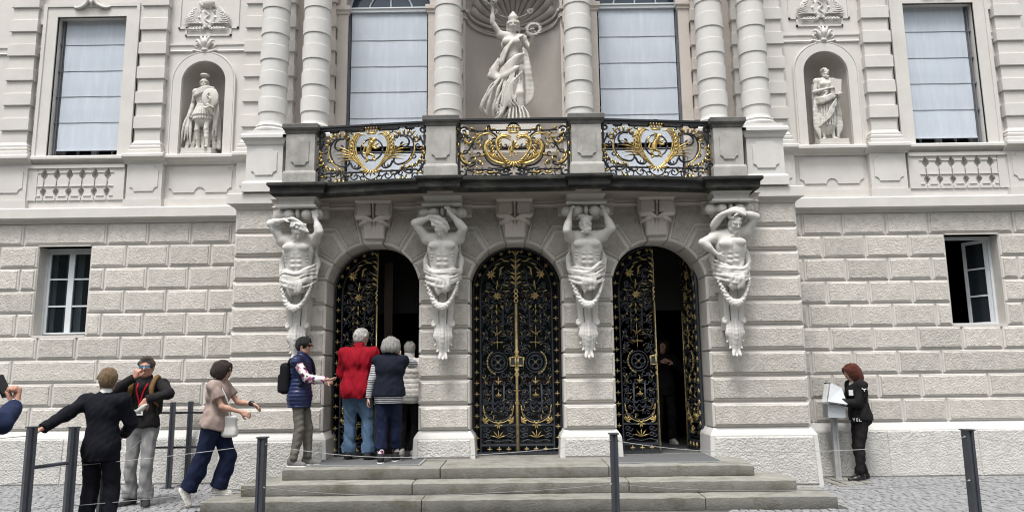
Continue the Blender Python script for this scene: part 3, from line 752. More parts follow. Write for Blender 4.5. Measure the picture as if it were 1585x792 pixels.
def crown(b, x, z, s=1.0, y=-.015):
    b.box(x-.05*s, x+.05*s, y-.02, y+.01, z-.035*s, z-.015*s)
    for k in range(-2, 3):
        strand(b, smooth_path([(x+k*.022*s, z-.015*s), (x+k*.036*s, z+.02*s), (x+k*.015*s, z+.05*s)], 3), .011*s, y)
        leaf(b, x+k*.03*s, z+.015*s, PI/2-k*.15, .045*s, .025*s, 0, y-.01)
    strand(b, [(x, z+.05*s), (x, z+.075*s)], .012*s, y)

def rail_parts(centre):
    """returns (iron pieces, gilded pieces): each a list of (name, MB); local x along the rail, z above its foot"""
    iron = []; gold = []
    def A(x, y): return ((x-635)/677, (655-(x-635)*.065*(-1 if False else 1)-y)/677+.0) if False else ((x-635)/677, (655-y-(x-635)*.065)/677)
    def I(P, r=.0145, sm=True, name='scroll'):
        Q = smooth_path(P) if sm else P
        for s in (1, -1):
            b = MB(); strand(b, [(s*x, z) for x, z in Q], r, flat=1.3); iron.append((name, b))
    def Gd(fn, name='gilded_leaf', both=True):
        for s in ((1, -1) if both else (1,)):
            b = MB(); fn(b, s); gold.append((name, b))
    def SP(b, s, P, r, **k): strand(b, [(s*x, z) for x, z in smooth_path(P)], r, **k)
    def LF(b, s, x, z, ang, L, W, curl=0., **k): leaf(b, s*x, z, ang if s > 0 else PI-ang, L, W, s*curl, **k)
    W = .785
    if not centre:
        I([(.10, .755), (.20, .757), (.36, .757), (.385, .79), (.43, .81), (.475, .79), (.49, .757), (.60, .76)])
        for s in (1,):
            b = MB(); strand(b, arc(0, .755, .10, 0, PI, 12), .0105, flat=1.3); iron.append(('scroll', b))
        I(spiral(.715, .735, .008, .075, .3, 2*PI+2.6)); I(spiral(.625, .615, .008, .06, 0, 2*PI+.4)+[(.69, .60), (.735, .48), (.71, .34), (.62, .23), (.50, .185), (.40, .175)])
        I(spiral(.445, .545, .008, .115, 2.0, 2.0+2*PI)+[(.44, .665), (.53, .64), (.59, .54), (.585, .42), (.52, .29), (.42, .245), (.36, .245), (.32, .28), (.315, .32), (.335, .345), (.355, .33)])
        I(spiral(.735, .16, .008, .075, 0, 2*PI+1.6)+[(.66, .13), (.63, .155), (.52, .155)]); I([(.52, .155), (.47, .15), (.44, .18), (.41, .15), (.36, .15), (.24, .15), (.13, .15)])
        b = MB(); strand(b, arc(0, .15, .115, PI, 2*PI, 14), .0105, flat=1.3); iron.append(('scroll', b))
        I([(.42, .16), (.37, .115), (.32, .10), (.28, .12), (.285, .155), (.315, .15)]); I([(.44, .16), (.49, .115), (.54, .105), (.575, .13), (.565, .165), (.54, .155)])
        I([(.30, .30), (.26, .22), (.19, .20), (.15, .235), (.165, .27)])
        b = MB(); strand(b, [(.155*math.cos(2*PI*i/28), .475+.158*math.sin(2*PI*i/28)) for i in range(29)], .012, flat=1.3); iron.append(('oval_ring', b))
        for cx, cz, r, a0, tn in ((.335, .655, .05, 2, 5.5), (.30, .56, .045, 0, -5), (.335, .47, .04, 3, 5), (.655, .50, .05, 0, 5), (.60, .35, .045, 2, -5), (.68, .21, .045, 4, 5), (.23, .09, .055, 0, 6), (.12, .07, .05, PI, -6), (.60, .06, .05, 0, -6), (.44, .06, .04, 1, 5), (.745, .30, .035, 1, 5), (.745, .62, .035, 4, -5), (.22, .24, .045, 1, -5), (.40, .11, .04, 2, 5), (.55, .73, .035, 0, 5), (.28, .735, .03, 2, -5), (.10, .80, .03, 0, 5), (.66, .80, .03, 3, 5)):
            I(spiral(cx, cz, .006, r, a0, a0+tn), .0095); e = a0+tn; Gd(lambda b, s, cx=cx, cz=cz, r=r, e=e: LF(b, s, cx+r*math.cos(e), cz+r*math.sin(e), e+1.2, .065, .032, .8))
        I([(.02, .80), (.12, .785), (.2, .80), (.3, .785), (.4, .795)], .008); I([(.14, .02), (.16, .08), (.22, .13)], .009); I([(.35, .02), (.33, .07), (.36, .14)], .009); I([(.56, .02), (.58, .08), (.55, .14)], .009)
        # gilded heart of plumes
        for k, (o, r) in enumerate(((0, .012), (.032, .0095), (.062, .009), (.092, .008), (.12, .007))):
            Gd(lambda b, s, o=o, r=r: SP(b, s, [(.02+o*.1, .15), (.10+o*.5, .23+o*.1), (.19+o*.9, .37+o*.1), (.225+o*.8, .50+o*.15), (.215+o*.6, .61+o*.3), (.155+o*.4, .69+o*.35), (.085+o*.3, .685+o*.1)], r, y=-.012-.01*(k % 2), taper=True), 'gilded_plume')
        for k in range(7): Gd(lambda b, s, k=k: LF(b, s, .215+.012*k-.002*k*k, .37+.045*k, 1.0+.18*k-1.3, .10, .05, 1.1))
        for k in range(5): Gd(lambda b, s, k=k: LF(b, s, .20+.01*k, .32+.018*k, .22+.13*k, .27+.02*k, .034, -.75))
        for k in range(8):                                     # flames round the big scroll
            t = 2.75-k*.37; Gd(lambda b, s, t=t: LF(b, s, .46+.135*math.cos(t), .54+.135*math.sin(t), t-.25, .085, .05, .7))
        for k in range(7):
            t = .1-k*.3; Gd(lambda b, s, t=t: LF(b, s, .50+.205*math.cos(t), .41+.19*math.sin(t), t-.9, .085, .05, .5))
        Gd(lambda b, s: SP(b, s, [(.60, .55), (.605, .42), (.545, .29), (.44, .215)], .013, y=-.01, taper=True), 'gilded_plume')
        for x, z, a in ((.70, .35, .4), (.72, .42, 1.2), (.69, .28, -.3), (.66, .60, 2.4), (.76, .70, .8), (.74, .08, 2.6), (.44, .06, -1.4), (.40, .05, -2.), (.48, .05, -1.), (.28, .80, .2), (.24, .785, 2.8), (.60, .80, 2.8)):
            Gd(lambda b, s, x=x, z=z, a=a: LF(b, s, x, z, a, .09, .045, .6))
        b = MB(); crown(b, 0, .735, 1.15); gold.append(('gilded_crown', b)); b = MB(); lion(b, 1.25, 0, .49); gold.append(('gilded_lion', b))
        for k in range(-3, 4):
            b = MB(); leaf(b, .022*k, .17, -PI/2+k*.42, .10, .045, k*.2, -.02); gold.append(('gilded_leaf', b))
    else:
        Bc = lambda x, y: ((x-565)/540, (550-y)/540)
        def J(P): return [Bc(*p) for p in P]
        I(J([(610, 185), (700, 185), (735, 185), (740, 155), (755, 150), (775, 185), (850, 185), (890, 185)]))
        b = MB(); strand(b, arc(0, .68, .095, 0, PI, 12), .0105, flat=1.3); iron.append(('scroll', b))
        I(spiral(*Bc(935, 190), .008, .07, .5, 2*PI+2.7)); I(spiral(*Bc(955, 225), .006, .045, 2, 2*PI+1)+J([(900, 240)]))
        I(spiral(*Bc(708, 275), .008, .055, 1.0, 2*PI+2.2)+J([(690, 230), (735, 198), (800, 215), (860, 270), (905, 350), (945, 365)]))
        I(spiral(*Bc(870, 405), .008, .06, 0, 2*PI-.6)+J([(850, 440), (890, 460), (940, 430), (962, 380), (950, 355)]))
        I(J([(970, 180), (975, 280), (970, 400), (975, 480)])); I(spiral(*Bc(945, 510), .008, .06, 2.8, -3.4)+J([(900, 490), (820, 490), (740, 490), (720, 520)]))
        I(J([(700, 290), (760, 260), (790, 320), (770, 400), (720, 450), (640, 470), (590, 500)]))
        I(J([(580, 470), (660, 490), (720, 480), (760, 500)])); I(J([(575, 520), (640, 530), (690, 510), (700, 540)])); I(spiral(*Bc(735, 505), .006, .04, 0, 2*PI))
        for cx, cz, r, a0, tn in ((.45, .56, .05, 2, 5.5), (.40, .63, .04, 0, -5), (.53, .44, .045, 3, 5), (.49, .34, .045, 0, 5), (.47, .22, .04, 2, -5), (.66, .36, .04, 4, 5), (.62, .56, .045, 0, 6), (.70, .57, .04, PI, -6), (.66, .13, .045, 0, -6), (.56, .12, .045, 1, 5), (.44, .12, .045, 1, 5), (.32, .11, .05, 4, -5), (.20, .12, .05, 1, -5), (.09, .10, .045, 2, 5), (.52, .66, .035, 0, 5), (.22, .66, .03, 2, -5), (.15, .04, .04, 0, 5), (.28, .03, .035, 3, 5), (.40, .03, .035, 0, 5), (.53, .03, .035, 2, 5), (.66, .03, .035, 0, 5), (.75, .50, .03, 1, 5), (.24, .31, .035, 0, 5), (.30, .44, .04, 2, 5), (.12, .46, .04, 1, 5)):
            I(spiral(cx, cz, .006, r, a0, a0+tn), .0095); e = a0+tn; Gd(lambda b, s, cx=cx, cz=cz, r=r, e=e: LF(b, s, cx+r*math.cos(e), cz+r*math.sin(e), e+1.2, .07, .034, .8))
        for k in range(5): I([(.02+.05*k, .165-.012*k), (.06+.055*k, .13), (.10+.05*k, .085+.01*k), (.07+.05*k, .05)], .011)
        for k, (o, r) in enumerate(((0, .018), (.03, .014), (.06, .012))):
            Gd(lambda b, s, o=o, r=r: SP(b, s, [(.02, .20), (.13, .27), (.215+o*.2, .40), (.235-o*.3, .52), (.17-o*.5, .60-o*.6), (.08-o*.3, .60-o), (.03, .575-o)], r, y=-.015-.01*(k % 2), taper=True), 'gilded_plume')
            Gd(lambda b, s, o=o, r=r: SP(b, s, [(.04, .19), (.18, .20-o*.3), (.32-o*.3, .26-o*.2), (.39-o*.4, .38), (.385-o*.5, .48-o*.2), (.33-o*.4, .545-o*.6)], r, y=-.018-.01*(k % 2), taper=True), 'gilded_plume')
        for k in range(7): Gd(lambda b, s, k=k: LF(b, s, .10+.03*k, .20+.008*k*k*.5, .95-.14*k, .17, .038, .55))
        for k in range(6): Gd(lambda b, s, k=k: LF(b, s, .30+.012*k, .27+.045*k, 2.2+.1*k, .10, .045, -.5))
        for k in range(6): Gd(lambda b, s, k=k: LF(b, s, .22+.004*k, .36+.04*k, 2.0+.12*k, .09, .04, .6))
        for x, z, a in ((.44, .60, .2), (.50, .58, -.4), (.56, .53, -.9), (.60, .46, .8), (.62, .60, .5), (.66, .48, 1.4), (.50, .47, 2.1), (.47, .40, 1.8), (.46, .30, 2.6), (.48, .25, -2.4), (.52, .30, -1.5), (.60, .20, .3), (.66, .25, .9), (.70, .30, 1.4), (.74, .42, 1.2), (.75, .36, -1.3), (.72, .68, .3), (.76, .65, -.5), (.28, .05, .2), (.34, .06, 2.9), (.44, .05, .1), (.50, .06, 2.9), (.24, .685, .1), (.52, .69, .2), (.36, .64, 1.3)):
            Gd(lambda b, s, x=x, z=z, a=a: LF(b, s, x, z, a, .095, .05, .6))
        Gd(lambda b, s: SP(b, s, [(.72, .33), (.71, .26), (.64, .20), (.56, .22)], .014, y=-.01, taper=True), 'gilded_plume')
        Gd(lambda b, s: SP(b, s, [(.25, .565), (.32, .625), (.44, .61), (.55, .50)], .014, y=-.012, taper=True), 'gilded_plume')
        b = MB(); crown(b, 0, .665, 1.2); gold.append(('gilded_crown', b)); b = MB(); lion(b, .8, 0, .42, -.01); gold.append(('gilded_small_lion', b))  # the middle figure is the lion relief again, smaller
        for k in range(-4, 5):
            b = MB(); leaf(b, .014*k, .22, -PI/2+k*.45, .13-.008*abs(k), .05, k*.15, -.03); gold.append(('gilded_leaf', b))
    return iron, gold, W
def balcony():
    T = thing('balcony', 'curved stone balcony with blackened edge, four panelled posts and black and gilded railings', 'balcony')
    R = [(.72, -1.62), (.72, -1.73), (1.34, -1.73), (1.34, -1.60), (1.7, -1.575), (2.15, -1.50), (2.60, -1.415), (2.66, -1.40), (2.66, -1.47), (3.47, -1.47), (3.47, -.80)]
    plan = [(-x, y) for x, y in R[::-1]]+R            # counter-clockwise seen from above? fixed by area
    if area2(plan) < 0: plan = plan[::-1]
    b = MB(); rings = []
    for o, z in ((-.12, 4.095), (-.055, 4.10), (-.045, 4.115), (-.03, 4.12), (-.024, 4.135), (-.024, 4.205), (-.012, 4.215), (.004, 4.23), (.014, 4.24), (.014, 4.272), (.0, 4.284)):
        rings.append([(x, y, z) for x, y in inset_poly(plan, -o)])
    b.rings(rings); b.build('slab', M['slab_stone'], T)
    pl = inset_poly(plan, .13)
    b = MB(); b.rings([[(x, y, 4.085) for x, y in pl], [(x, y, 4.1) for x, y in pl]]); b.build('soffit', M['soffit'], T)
    for x, y in ((-3.04, -1.25), (-1.01, -1.50), (1.01, -1.50), (3.04, -1.25)):
        b = MB(); hw = .205; y0, y1 = y-.17, y+.17
        b.rect_lathe(x-hw, x+hw, y0, y1, [(.03, 4.28), (.03, 4.42), (.018, 4.45), (0, 4.46), (0, 5.0)], 0)
        b.rect_lathe(x-hw, x+hw, y0, y1, [(0, 5.0), (.012, 5.01), (.02, 5.045), (.035, 5.055), (.05, 5.08), (.05, 5.135), (.035, 5.15)], 1)
        po = b.build('post', [M['post_stone'], M['cap_stone']], T)
        r = .05
        def q(ax, az, a0): return [(ax+r*math.cos(math.radians(a0-22.5*j)), az+r*math.sin(math.radians(a0-22.5*j))) for j in range(5)]
        P = q(x-.125, 4.54, 90)+q(x+.125, 4.54, 180)+q(x+.125, 4.94, 270)+q(x-.125, 4.94, 0)
        bb = MB(); bb.prism(P, y0-.016, y0+.002); bb.build('panel', M['post_stone'], po)
    protos = {}
    for (xa, ya), (xb, yb), centre in (((-2.835, -1.30), (-1.215, -1.50), False), ((-.805, -1.56), (.805, -1.56), True), ((1.215, -1.50), (2.835, -1.30), False)):
        L = math.hypot(xb-xa, yb-ya); rz = math.atan2(yb-ya, xb-xa)
        b = MB(); h = L/2
        b.box(-h, h, -.035, .035, 5.065-4.285, 5.10-4.285); b.box(-h, h, -.05, .05, 5.10-4.285, 5.125-4.285)
        for s in (-1, 1): b.box(*sorted((s*(h-.035), s*(h-.06))), -.012, .012, 0, .80)
        b.box(-h, h, -.012, .012, .012, .028)
        ro = b.build('railing', M['iron'], T); ro.location = ((xa+xb)/2, (ya+yb)/2, 4.285); ro.rotation_euler = (0, 0, rz)
        if centre not in protos:
            I, G, W = rail_parts(centre); kids = []
            for nm, mb in I: kids.append(mb.build(nm, M['iron'], ro, smooth=True))
            for nm, mb in G: kids.append(mb.build(nm, M['gold'], ro, smooth=True, recalc=False))
            protos[centre] = kids
            for k in kids: k.scale = ((h/W), 1, 1)
        else:
            for k in protos[centre]: copy_obj(k, ro)
balcony()

# ------------------------------------------------------------------ gates
def gates():
    def P(x, y): return ((x-228)*.00409, .0+(755-y)*.004222)       # local: x from the meeting stile, z above the threshold
    iron = []; gold = []
    def I(pts, r=.0085, sm=True, name='scroll', raw=False):
        Q = pts if raw else [P(*p) for p in pts]
        Q = smooth_path(Q) if sm else Q
        b = MB(); strand(b, Q, r, flat=1.2); iron.append((name, b))
    def G(fn, name='gilded_leaf'):
        b = MB(); b.slim = .72; fn(b); gold.append((name, b))
    R0 = .655; zs = 2.82-.42
    # border bars following the arch
    def border(r): return [(-r, .015)]+[(-r, zs*i/6) for i in range(1, 7)]+[(-r*math.cos(t), zs+r*math.sin(t)) for t in np.linspace(0, PI/2, 14)]
    fm = MB()
    for r, wd in ((R0-.012, .014), (.535, .013)):
        strand(fm, [p for p in border(r)], wd, flat=1.6, n=4)
    for z, x0, x1 in ((.02, -.65, 0), (.135, -.535, 0), (.42, -.535, 0)): fm.box(x0, x1, -.02, .02, z-.014, z+.014)
    fm.box(-.028, -.012, -.02, .02, .0, 3.02); fm.box(-.545, -.53, -.02, .02, 0, zs)
    # gilt quatrefoils along the border
    qs = [(-.595, .08+.158*k) for k in range(15)]
    arcq = [(-.595*math.cos(t), zs+.595*math.sin(t)) for t in (.16, .42, .68, .94, 1.20, 1.42)]
    for x, z in qs+arcq+[((x-228)*.00409, .078) for x in (128, 162, 196)]:
        t = math.atan2(z-zs, -x) if z > zs else 0
        G(lambda b, x=x, z=z, t=t: quatrefoil(b, x, z, .041, -.02, rot=-t), 'gilded_quatrefoil')
    # gilt meeting stile with chain scrolls and lock box (half)
    G(lambda b: (b.box(-.015, .0, -.035, -.015, .03, 2.2), ), 'gilded_stile')
    for y0, y1, k in ((230, 180, 3), (425, 395, 2), (490, 452, 2)):
        for j in range(k):
            z0 = P(0, y0)[1]+(P(0, y1)[1]-P(0, y0)[1])*j/k; h = (P(0, y1)[1]-P(0, y0)[1])/k
            G(lambda b, z0=z0, h=h: strand(b, smooth_path([(0, z0), (-.028, z0+h*.3), (-.02, z0+h*.6), (0, z0+h)]), .008, -.03), 'gilded_scroll')
    G(lambda b: (b.box(-.105, -.09, -.045, -.01, 1.27, 1.41), b.box(-.105, 0, -.045, -.01, 1.27, 1.285), b.box(-.105, 0, -.045, -.01, 1.395, 1.41), b.box(-.03, -.012, -.045, -.01, 1.285, 1.395)), 'gilded_lock_frame')
    fm.box(-.09, 0, -.035, -.005, 1.285, 1.395)
    # crowning palmette (half)
    for y, L, W, a in ((165, .10, .06, 2.5), (150, .11, .06, 2.2), (130, .09, .05, 2.6), (110, .12, .06, 2.1), (85, .10, .05, 2.4), (60, .09, .05, 2.0)):
        G(lambda b, y=y, L=L, W=W, a=a: leaf(b, -.008, P(0, y)[1], a, L, W, .5, -.03, lift=.03))
    G(lambda b: strand(b, [(-.004, 2.45), (-.004, 3.0)], .022, -.02, taper=True), 'gilded_stem')
    # upper acanthus scroll to the flower
    I([(215, 80), (190, 78), (160, 95), (140, 130), (150, 160), (175, 165), (190, 145), (185, 125), (170, 125), (165, 140)])
    for k, (x, y, a) in enumerate(((205, 82, 2.9), (190, 80, 2.5), (172, 88, 3.3), (158, 100, 3.8), (146, 118, 4.1), (185, 100, 3.6), (175, 112, 4.2), (160, 150, 4.6), (180, 165, -.4))):
        G(lambda b, x=x, y=y, a=a: leaf(b, *P(x, y), a, .11, .045, .7, -.01))
    G(lambda b: (spray(b, *P(135, 130), 0, .09, .05, 8, 2*PI*.88, -.02), quatrefoil(b, *P(135, 130), .035, -.035)), 'gilded_flower')
    # rosette in scrolls
    for cx, cy, r, a0 in ((135, 195, .075, 0), (182, 195, .075, PI), (140, 222, .06, 3), (178, 222, .06, 0), (122, 250, .06, 1.5), (198, 250, .06, 1.5), (128, 165, .06, -1), (190, 170, .05, 2)):
        I([(a[0], a[1]) for a in spiral(*P(cx, cy), .01, r, a0, a0+2*PI*1.15*(1 if cx < 160 else -1))], sm=False, raw=True)
    G(lambda b: (spray(b, *P(158, 207), 0, .08, .05, 8, 2*PI*.88, -.02), quatrefoil(b, *P(158, 207), .03, -.035)), 'gilded_rosette')
    for x, y, a in ((157, 185, PI/2), (157, 235, -PI/2), (130, 192, PI-.3), (186, 192, .3), (157, 255, -PI/2), (145, 240, -2.4), (170, 240, -.8)):
        G(lambda b, x=x, y=y, a=a: leaf(b, *P(x, y), a, .085, .04, 0, -.015))
    # paired uprights with rounded ends
    for y0, y1 in ((228, 345), (515, 612)):
        for rr in (19, 22):
            top = [P(159+rr*math.cos(t), y0+rr*(1-math.sin(t))) for t in np.linspace(0, PI, 9)] if y0 < 300 else []
            bot = [P(160-rr*math.cos(t), y1-rr*(1-math.sin(t))) for t in np.linspace(0, PI, 9)] if y0 > 300 else []
            if y0 < 300: Q = [P(159+rr, y1)]+top+[P(159-rr, y1)]
            else: Q = [P(160-rr, y0)]+bot+[P(160+rr, y0)]
            if rr == 22 or True: I(Q, .0065, False, 'upright', True)
    for y, L in ((345, .16), (300, .07)): G(lambda b, y=y, L=L: spray(b, *P(157, y), PI/2, L, .03, 3, 1.3, -.015))
    for dx, dy, a in ((-1, 0, PI), (1, 0, 0), (0, -1, PI/2), (0, 1, -PI/2)):
        G(lambda b, a=a: leaf(b, *P(158, 370), a, .11, .022, 0, -.02))
    G(lambda b: quatrefoil(b, *P(158, 370), .035, -.03), 'gilded_quatrefoil')
    # side scrolls down the stiles
    for x, sg in ((112, 1), (205, -1)):
        for y in (290, 345, 395, 500, 545, 580):
            I([(a[0], a[1]) for a in spiral(*P(x, y), .008, .045, PI/2, PI/2+sg*2*PI)]+[P(x-sg*9, y+25)], .0075, False, raw=True)
            if y in (345, 500, 290): G(lambda b, x=x, y=y, sg=sg: leaf(b, *P(x, y), PI/2+sg*.5, .07, .03, sg*.5, -.012))
    # medallion
    for r in (.145, .105): I([(P(160, 440)[0]+r*math.cos(t), P(160, 440)[1]+r*1.02*math.sin(t)) for t in np.linspace(0, 2*PI, 26)], .0085, False, 'ring', True)
    for k in range(4): I([(P(160, 440)[0]+.052*math.cos(k*PI/2)+.045*math.cos(t), P(160, 440)[1]+.052*math.sin(k*PI/2)+.045*math.sin(t)) for t in np.linspace(0, 2*PI, 14)], .0075, False, 'ring', True)
    G(lambda b: quatrefoil(b, *P(160, 440), .03, -.02, rot=PI/4), 'gilded_quatrefoil')
    for k in range(9):
        t = PI*.66+k*PI*.085; G(lambda b, t=t: leaf(b, P(160, 440)[0]+.165*math.cos(t), P(160, 440)[1]+.18*math.sin(t), t+1.9, .055, .045, -.4, -.02))
    for cx, cy in ((138, 482), (180, 482), (128, 400), (192, 400), (150, 508), (172, 508)): I([(a[0], a[1]) for a in spiral(*P(cx, cy), .008, .05, 0, 2*PI)], .0075, False, raw=True)
    for y, L in ((512, .09), (505, .06), (560, .09), (548, .05)): G(lambda b, y=y, L=L: spray(b, *P(161, y), PI/2 if y in (512, 560) else -PI/2, L, .035, 3, 1.4, -.015))
    # swag, corner leaves and star
    G(lambda b: strand(b, smooth_path([P(106, 590), P(112, 622), P(135, 642), P(160, 648), P(187, 642), P(208, 622), P(214, 590)]), .0075, -.012), 'gilded_swag')
    I([(104, 585), (113, 615), (135, 635), (160, 641), (187, 635), (207, 615), (216, 585)])
    for x, a in ((106, .6), (213, PI-.6)):
        G(lambda b, x=x, a=a: (spray(b, *P(x, 645), a, .11, .06, 4, 1.5, -.01)))
    G(lambda b: (spray(b, *P(160, 655), PI/2, .085, .04, 6, 2*PI*.84, -.025), quatrefoil(b, *P(160, 655), .03, -.035)), 'gilded_star')
    # bottom panel
    for k in range(5):
        t = (k-2)*.52; G(lambda b, t=t: leaf(b, *P(160, 700), PI/2+t, .13, .03, t*.5, -.015))
    for x, sg in ((122, 1), (198, -1), (112, -1), (208, 1)):
        for y in (672, 692): I([(a[0], a[1]) for a in spiral(*P(x, y), .008, .04, 0, sg*2*PI)], .008, False, raw=True)
    I([(108, 712), (130, 706), (160, 712), (190, 706), (214, 712)])
    # close filling of small C-scrolls, each ending in a little gilt leaf
    FR = random.Random(11)
    for y in range(112, 640, 27):
        for x, sg in ((110, 1), (210, -1), (131 if y % 2 else 127, -1), (187 if y % 2 else 192, 1)):
            if y < 170 and x < 125: continue
            if 395 < y < 485 and 118 < x < 202: continue
            r = FR.uniform(.030, .042); a0 = FR.uniform(0, 6.28); cx, cz = P(x+FR.uniform(-3, 3), y+FR.uniform(-6, 6))
            I(spiral(cx, cz, .005, r, a0, a0+sg*5.6, 18), .0068, False, raw=True); e = a0+sg*5.6
            if FR.random() < .62: G(lambda b, cx=cx, cz=cz, r=r, e=e, sg=sg: leaf(b, cx+r*math.cos(e), cz+r*math.sin(e), e+sg*1.3, .05, .022, sg*.8, -.012))
    for y in range(120, 636, 23):
        for x, sg in ((120, -1), (146, 1), (173, -1), (199, 1)):
            if 392 < y < 488 and 116 < x < 204 or (y < 175 and x < 150): continue
            r = FR.uniform(.020, .032); a0 = FR.uniform(0, 6.28); cx, cz = P(x+FR.uniform(-4, 4), y+FR.uniform(-7, 7))
            I(spiral(cx, cz, .004, r, a0, a0+sg*6.2, 16), .0055, False, raw=True); e = a0+sg*6.2
            if FR.random() < .5: G(lambda b, cx=cx, cz=cz, r=r, e=e, sg=sg: leaf(b, cx+r*math.cos(e), cz+r*math.sin(e), e+sg*1.3, .045, .024, sg*.9, -.012))
    for y in (270, 300, 575, 590): I([(135, y), (148, y+10), (158, y), (168, y+10), (182, y)], .006)
    # one leaf built, the others copied; a right-hand leaf is the mirrored one
    defs = [(-2.085, 'black and gold wrought-iron gate behind the visitors, its right half swung open', 88, -.0),
            (0.0, 'closed black and gold wrought-iron gate in the middle arch', None, 0),
            (2.085, 'black and gold wrought-iron gate with its right half open, a post before it', 83, 0)]
    proto = None
    for ax, lab, opn, _ in defs:
        T = thing('iron_gate', lab, 'gate', (ax, -.43, .424), group='gates in the three arches')
        for s in (-1, 1):
            if proto is None:
                lf = fm.build('gate_leaf', M['gate_iron'], T); kids = [b.build(n, M['gate_iron'], lf, smooth=True) for n, b in iron]+[b.build(n, M['gate_gold'] if n != 'gilded_quatrefoil' else M['gold_dull'], lf, smooth=True, recalc=False) for n, b in gold]
                proto = (lf, kids)
            else:
                lf = copy_obj(proto[0], T); [copy_obj(k, lf) for k in proto[1]]
            if s > 0: lf.scale = (-1, 1, 1)
            if s > 0 and opn:
                a = -math.radians(opn)                      # hinge on the outer stile, swing inwards
                lf.rotation_euler = (0, 0, a); hx = .655
                v = Matrix.Rotation(a, 3, 'Z') @ Vector((hx, 0, 0)); lf.location = (hx-v.x, -v.y+.05, 0)
    d = thing('inner_door', 'brown wooden door leaf standing inside the gate with the visitors', 'door', (-1.98, -.1, .42))
    part('door_leaf', M['wood_dark'], d, lambda b: (b.box(-.07, .06, 0, .06, 0, 2.9), b.box(-.04, .035, -.012, 0, .2, 1.2), b.box(-.04, .035, -.012, 0, 1.35, 2.6)))
    g = thing('glazed_door', 'dark glazed inner door shut behind the middle gate', 'door', (0, .12, .42))
    part('pane', M['pane'], g, lambda b: b.box(-.70, .70, 0, .01, 0, 3.2))
    part('frame', M['wood_dark'], g, lambda b: (b.box(-.05, .05, -.03, .03, 0, 3.2), b.box(-.7, -.62, -.03, .03, 0, 3.2), b.box(.62, .7, -.03, .03, 0, 3.2), b.box(-.62, .62, -.03, .03, 1.0, 1.1), b.box(-.62, .62, -.03, .03, 2.35, 2.43)))
gates()
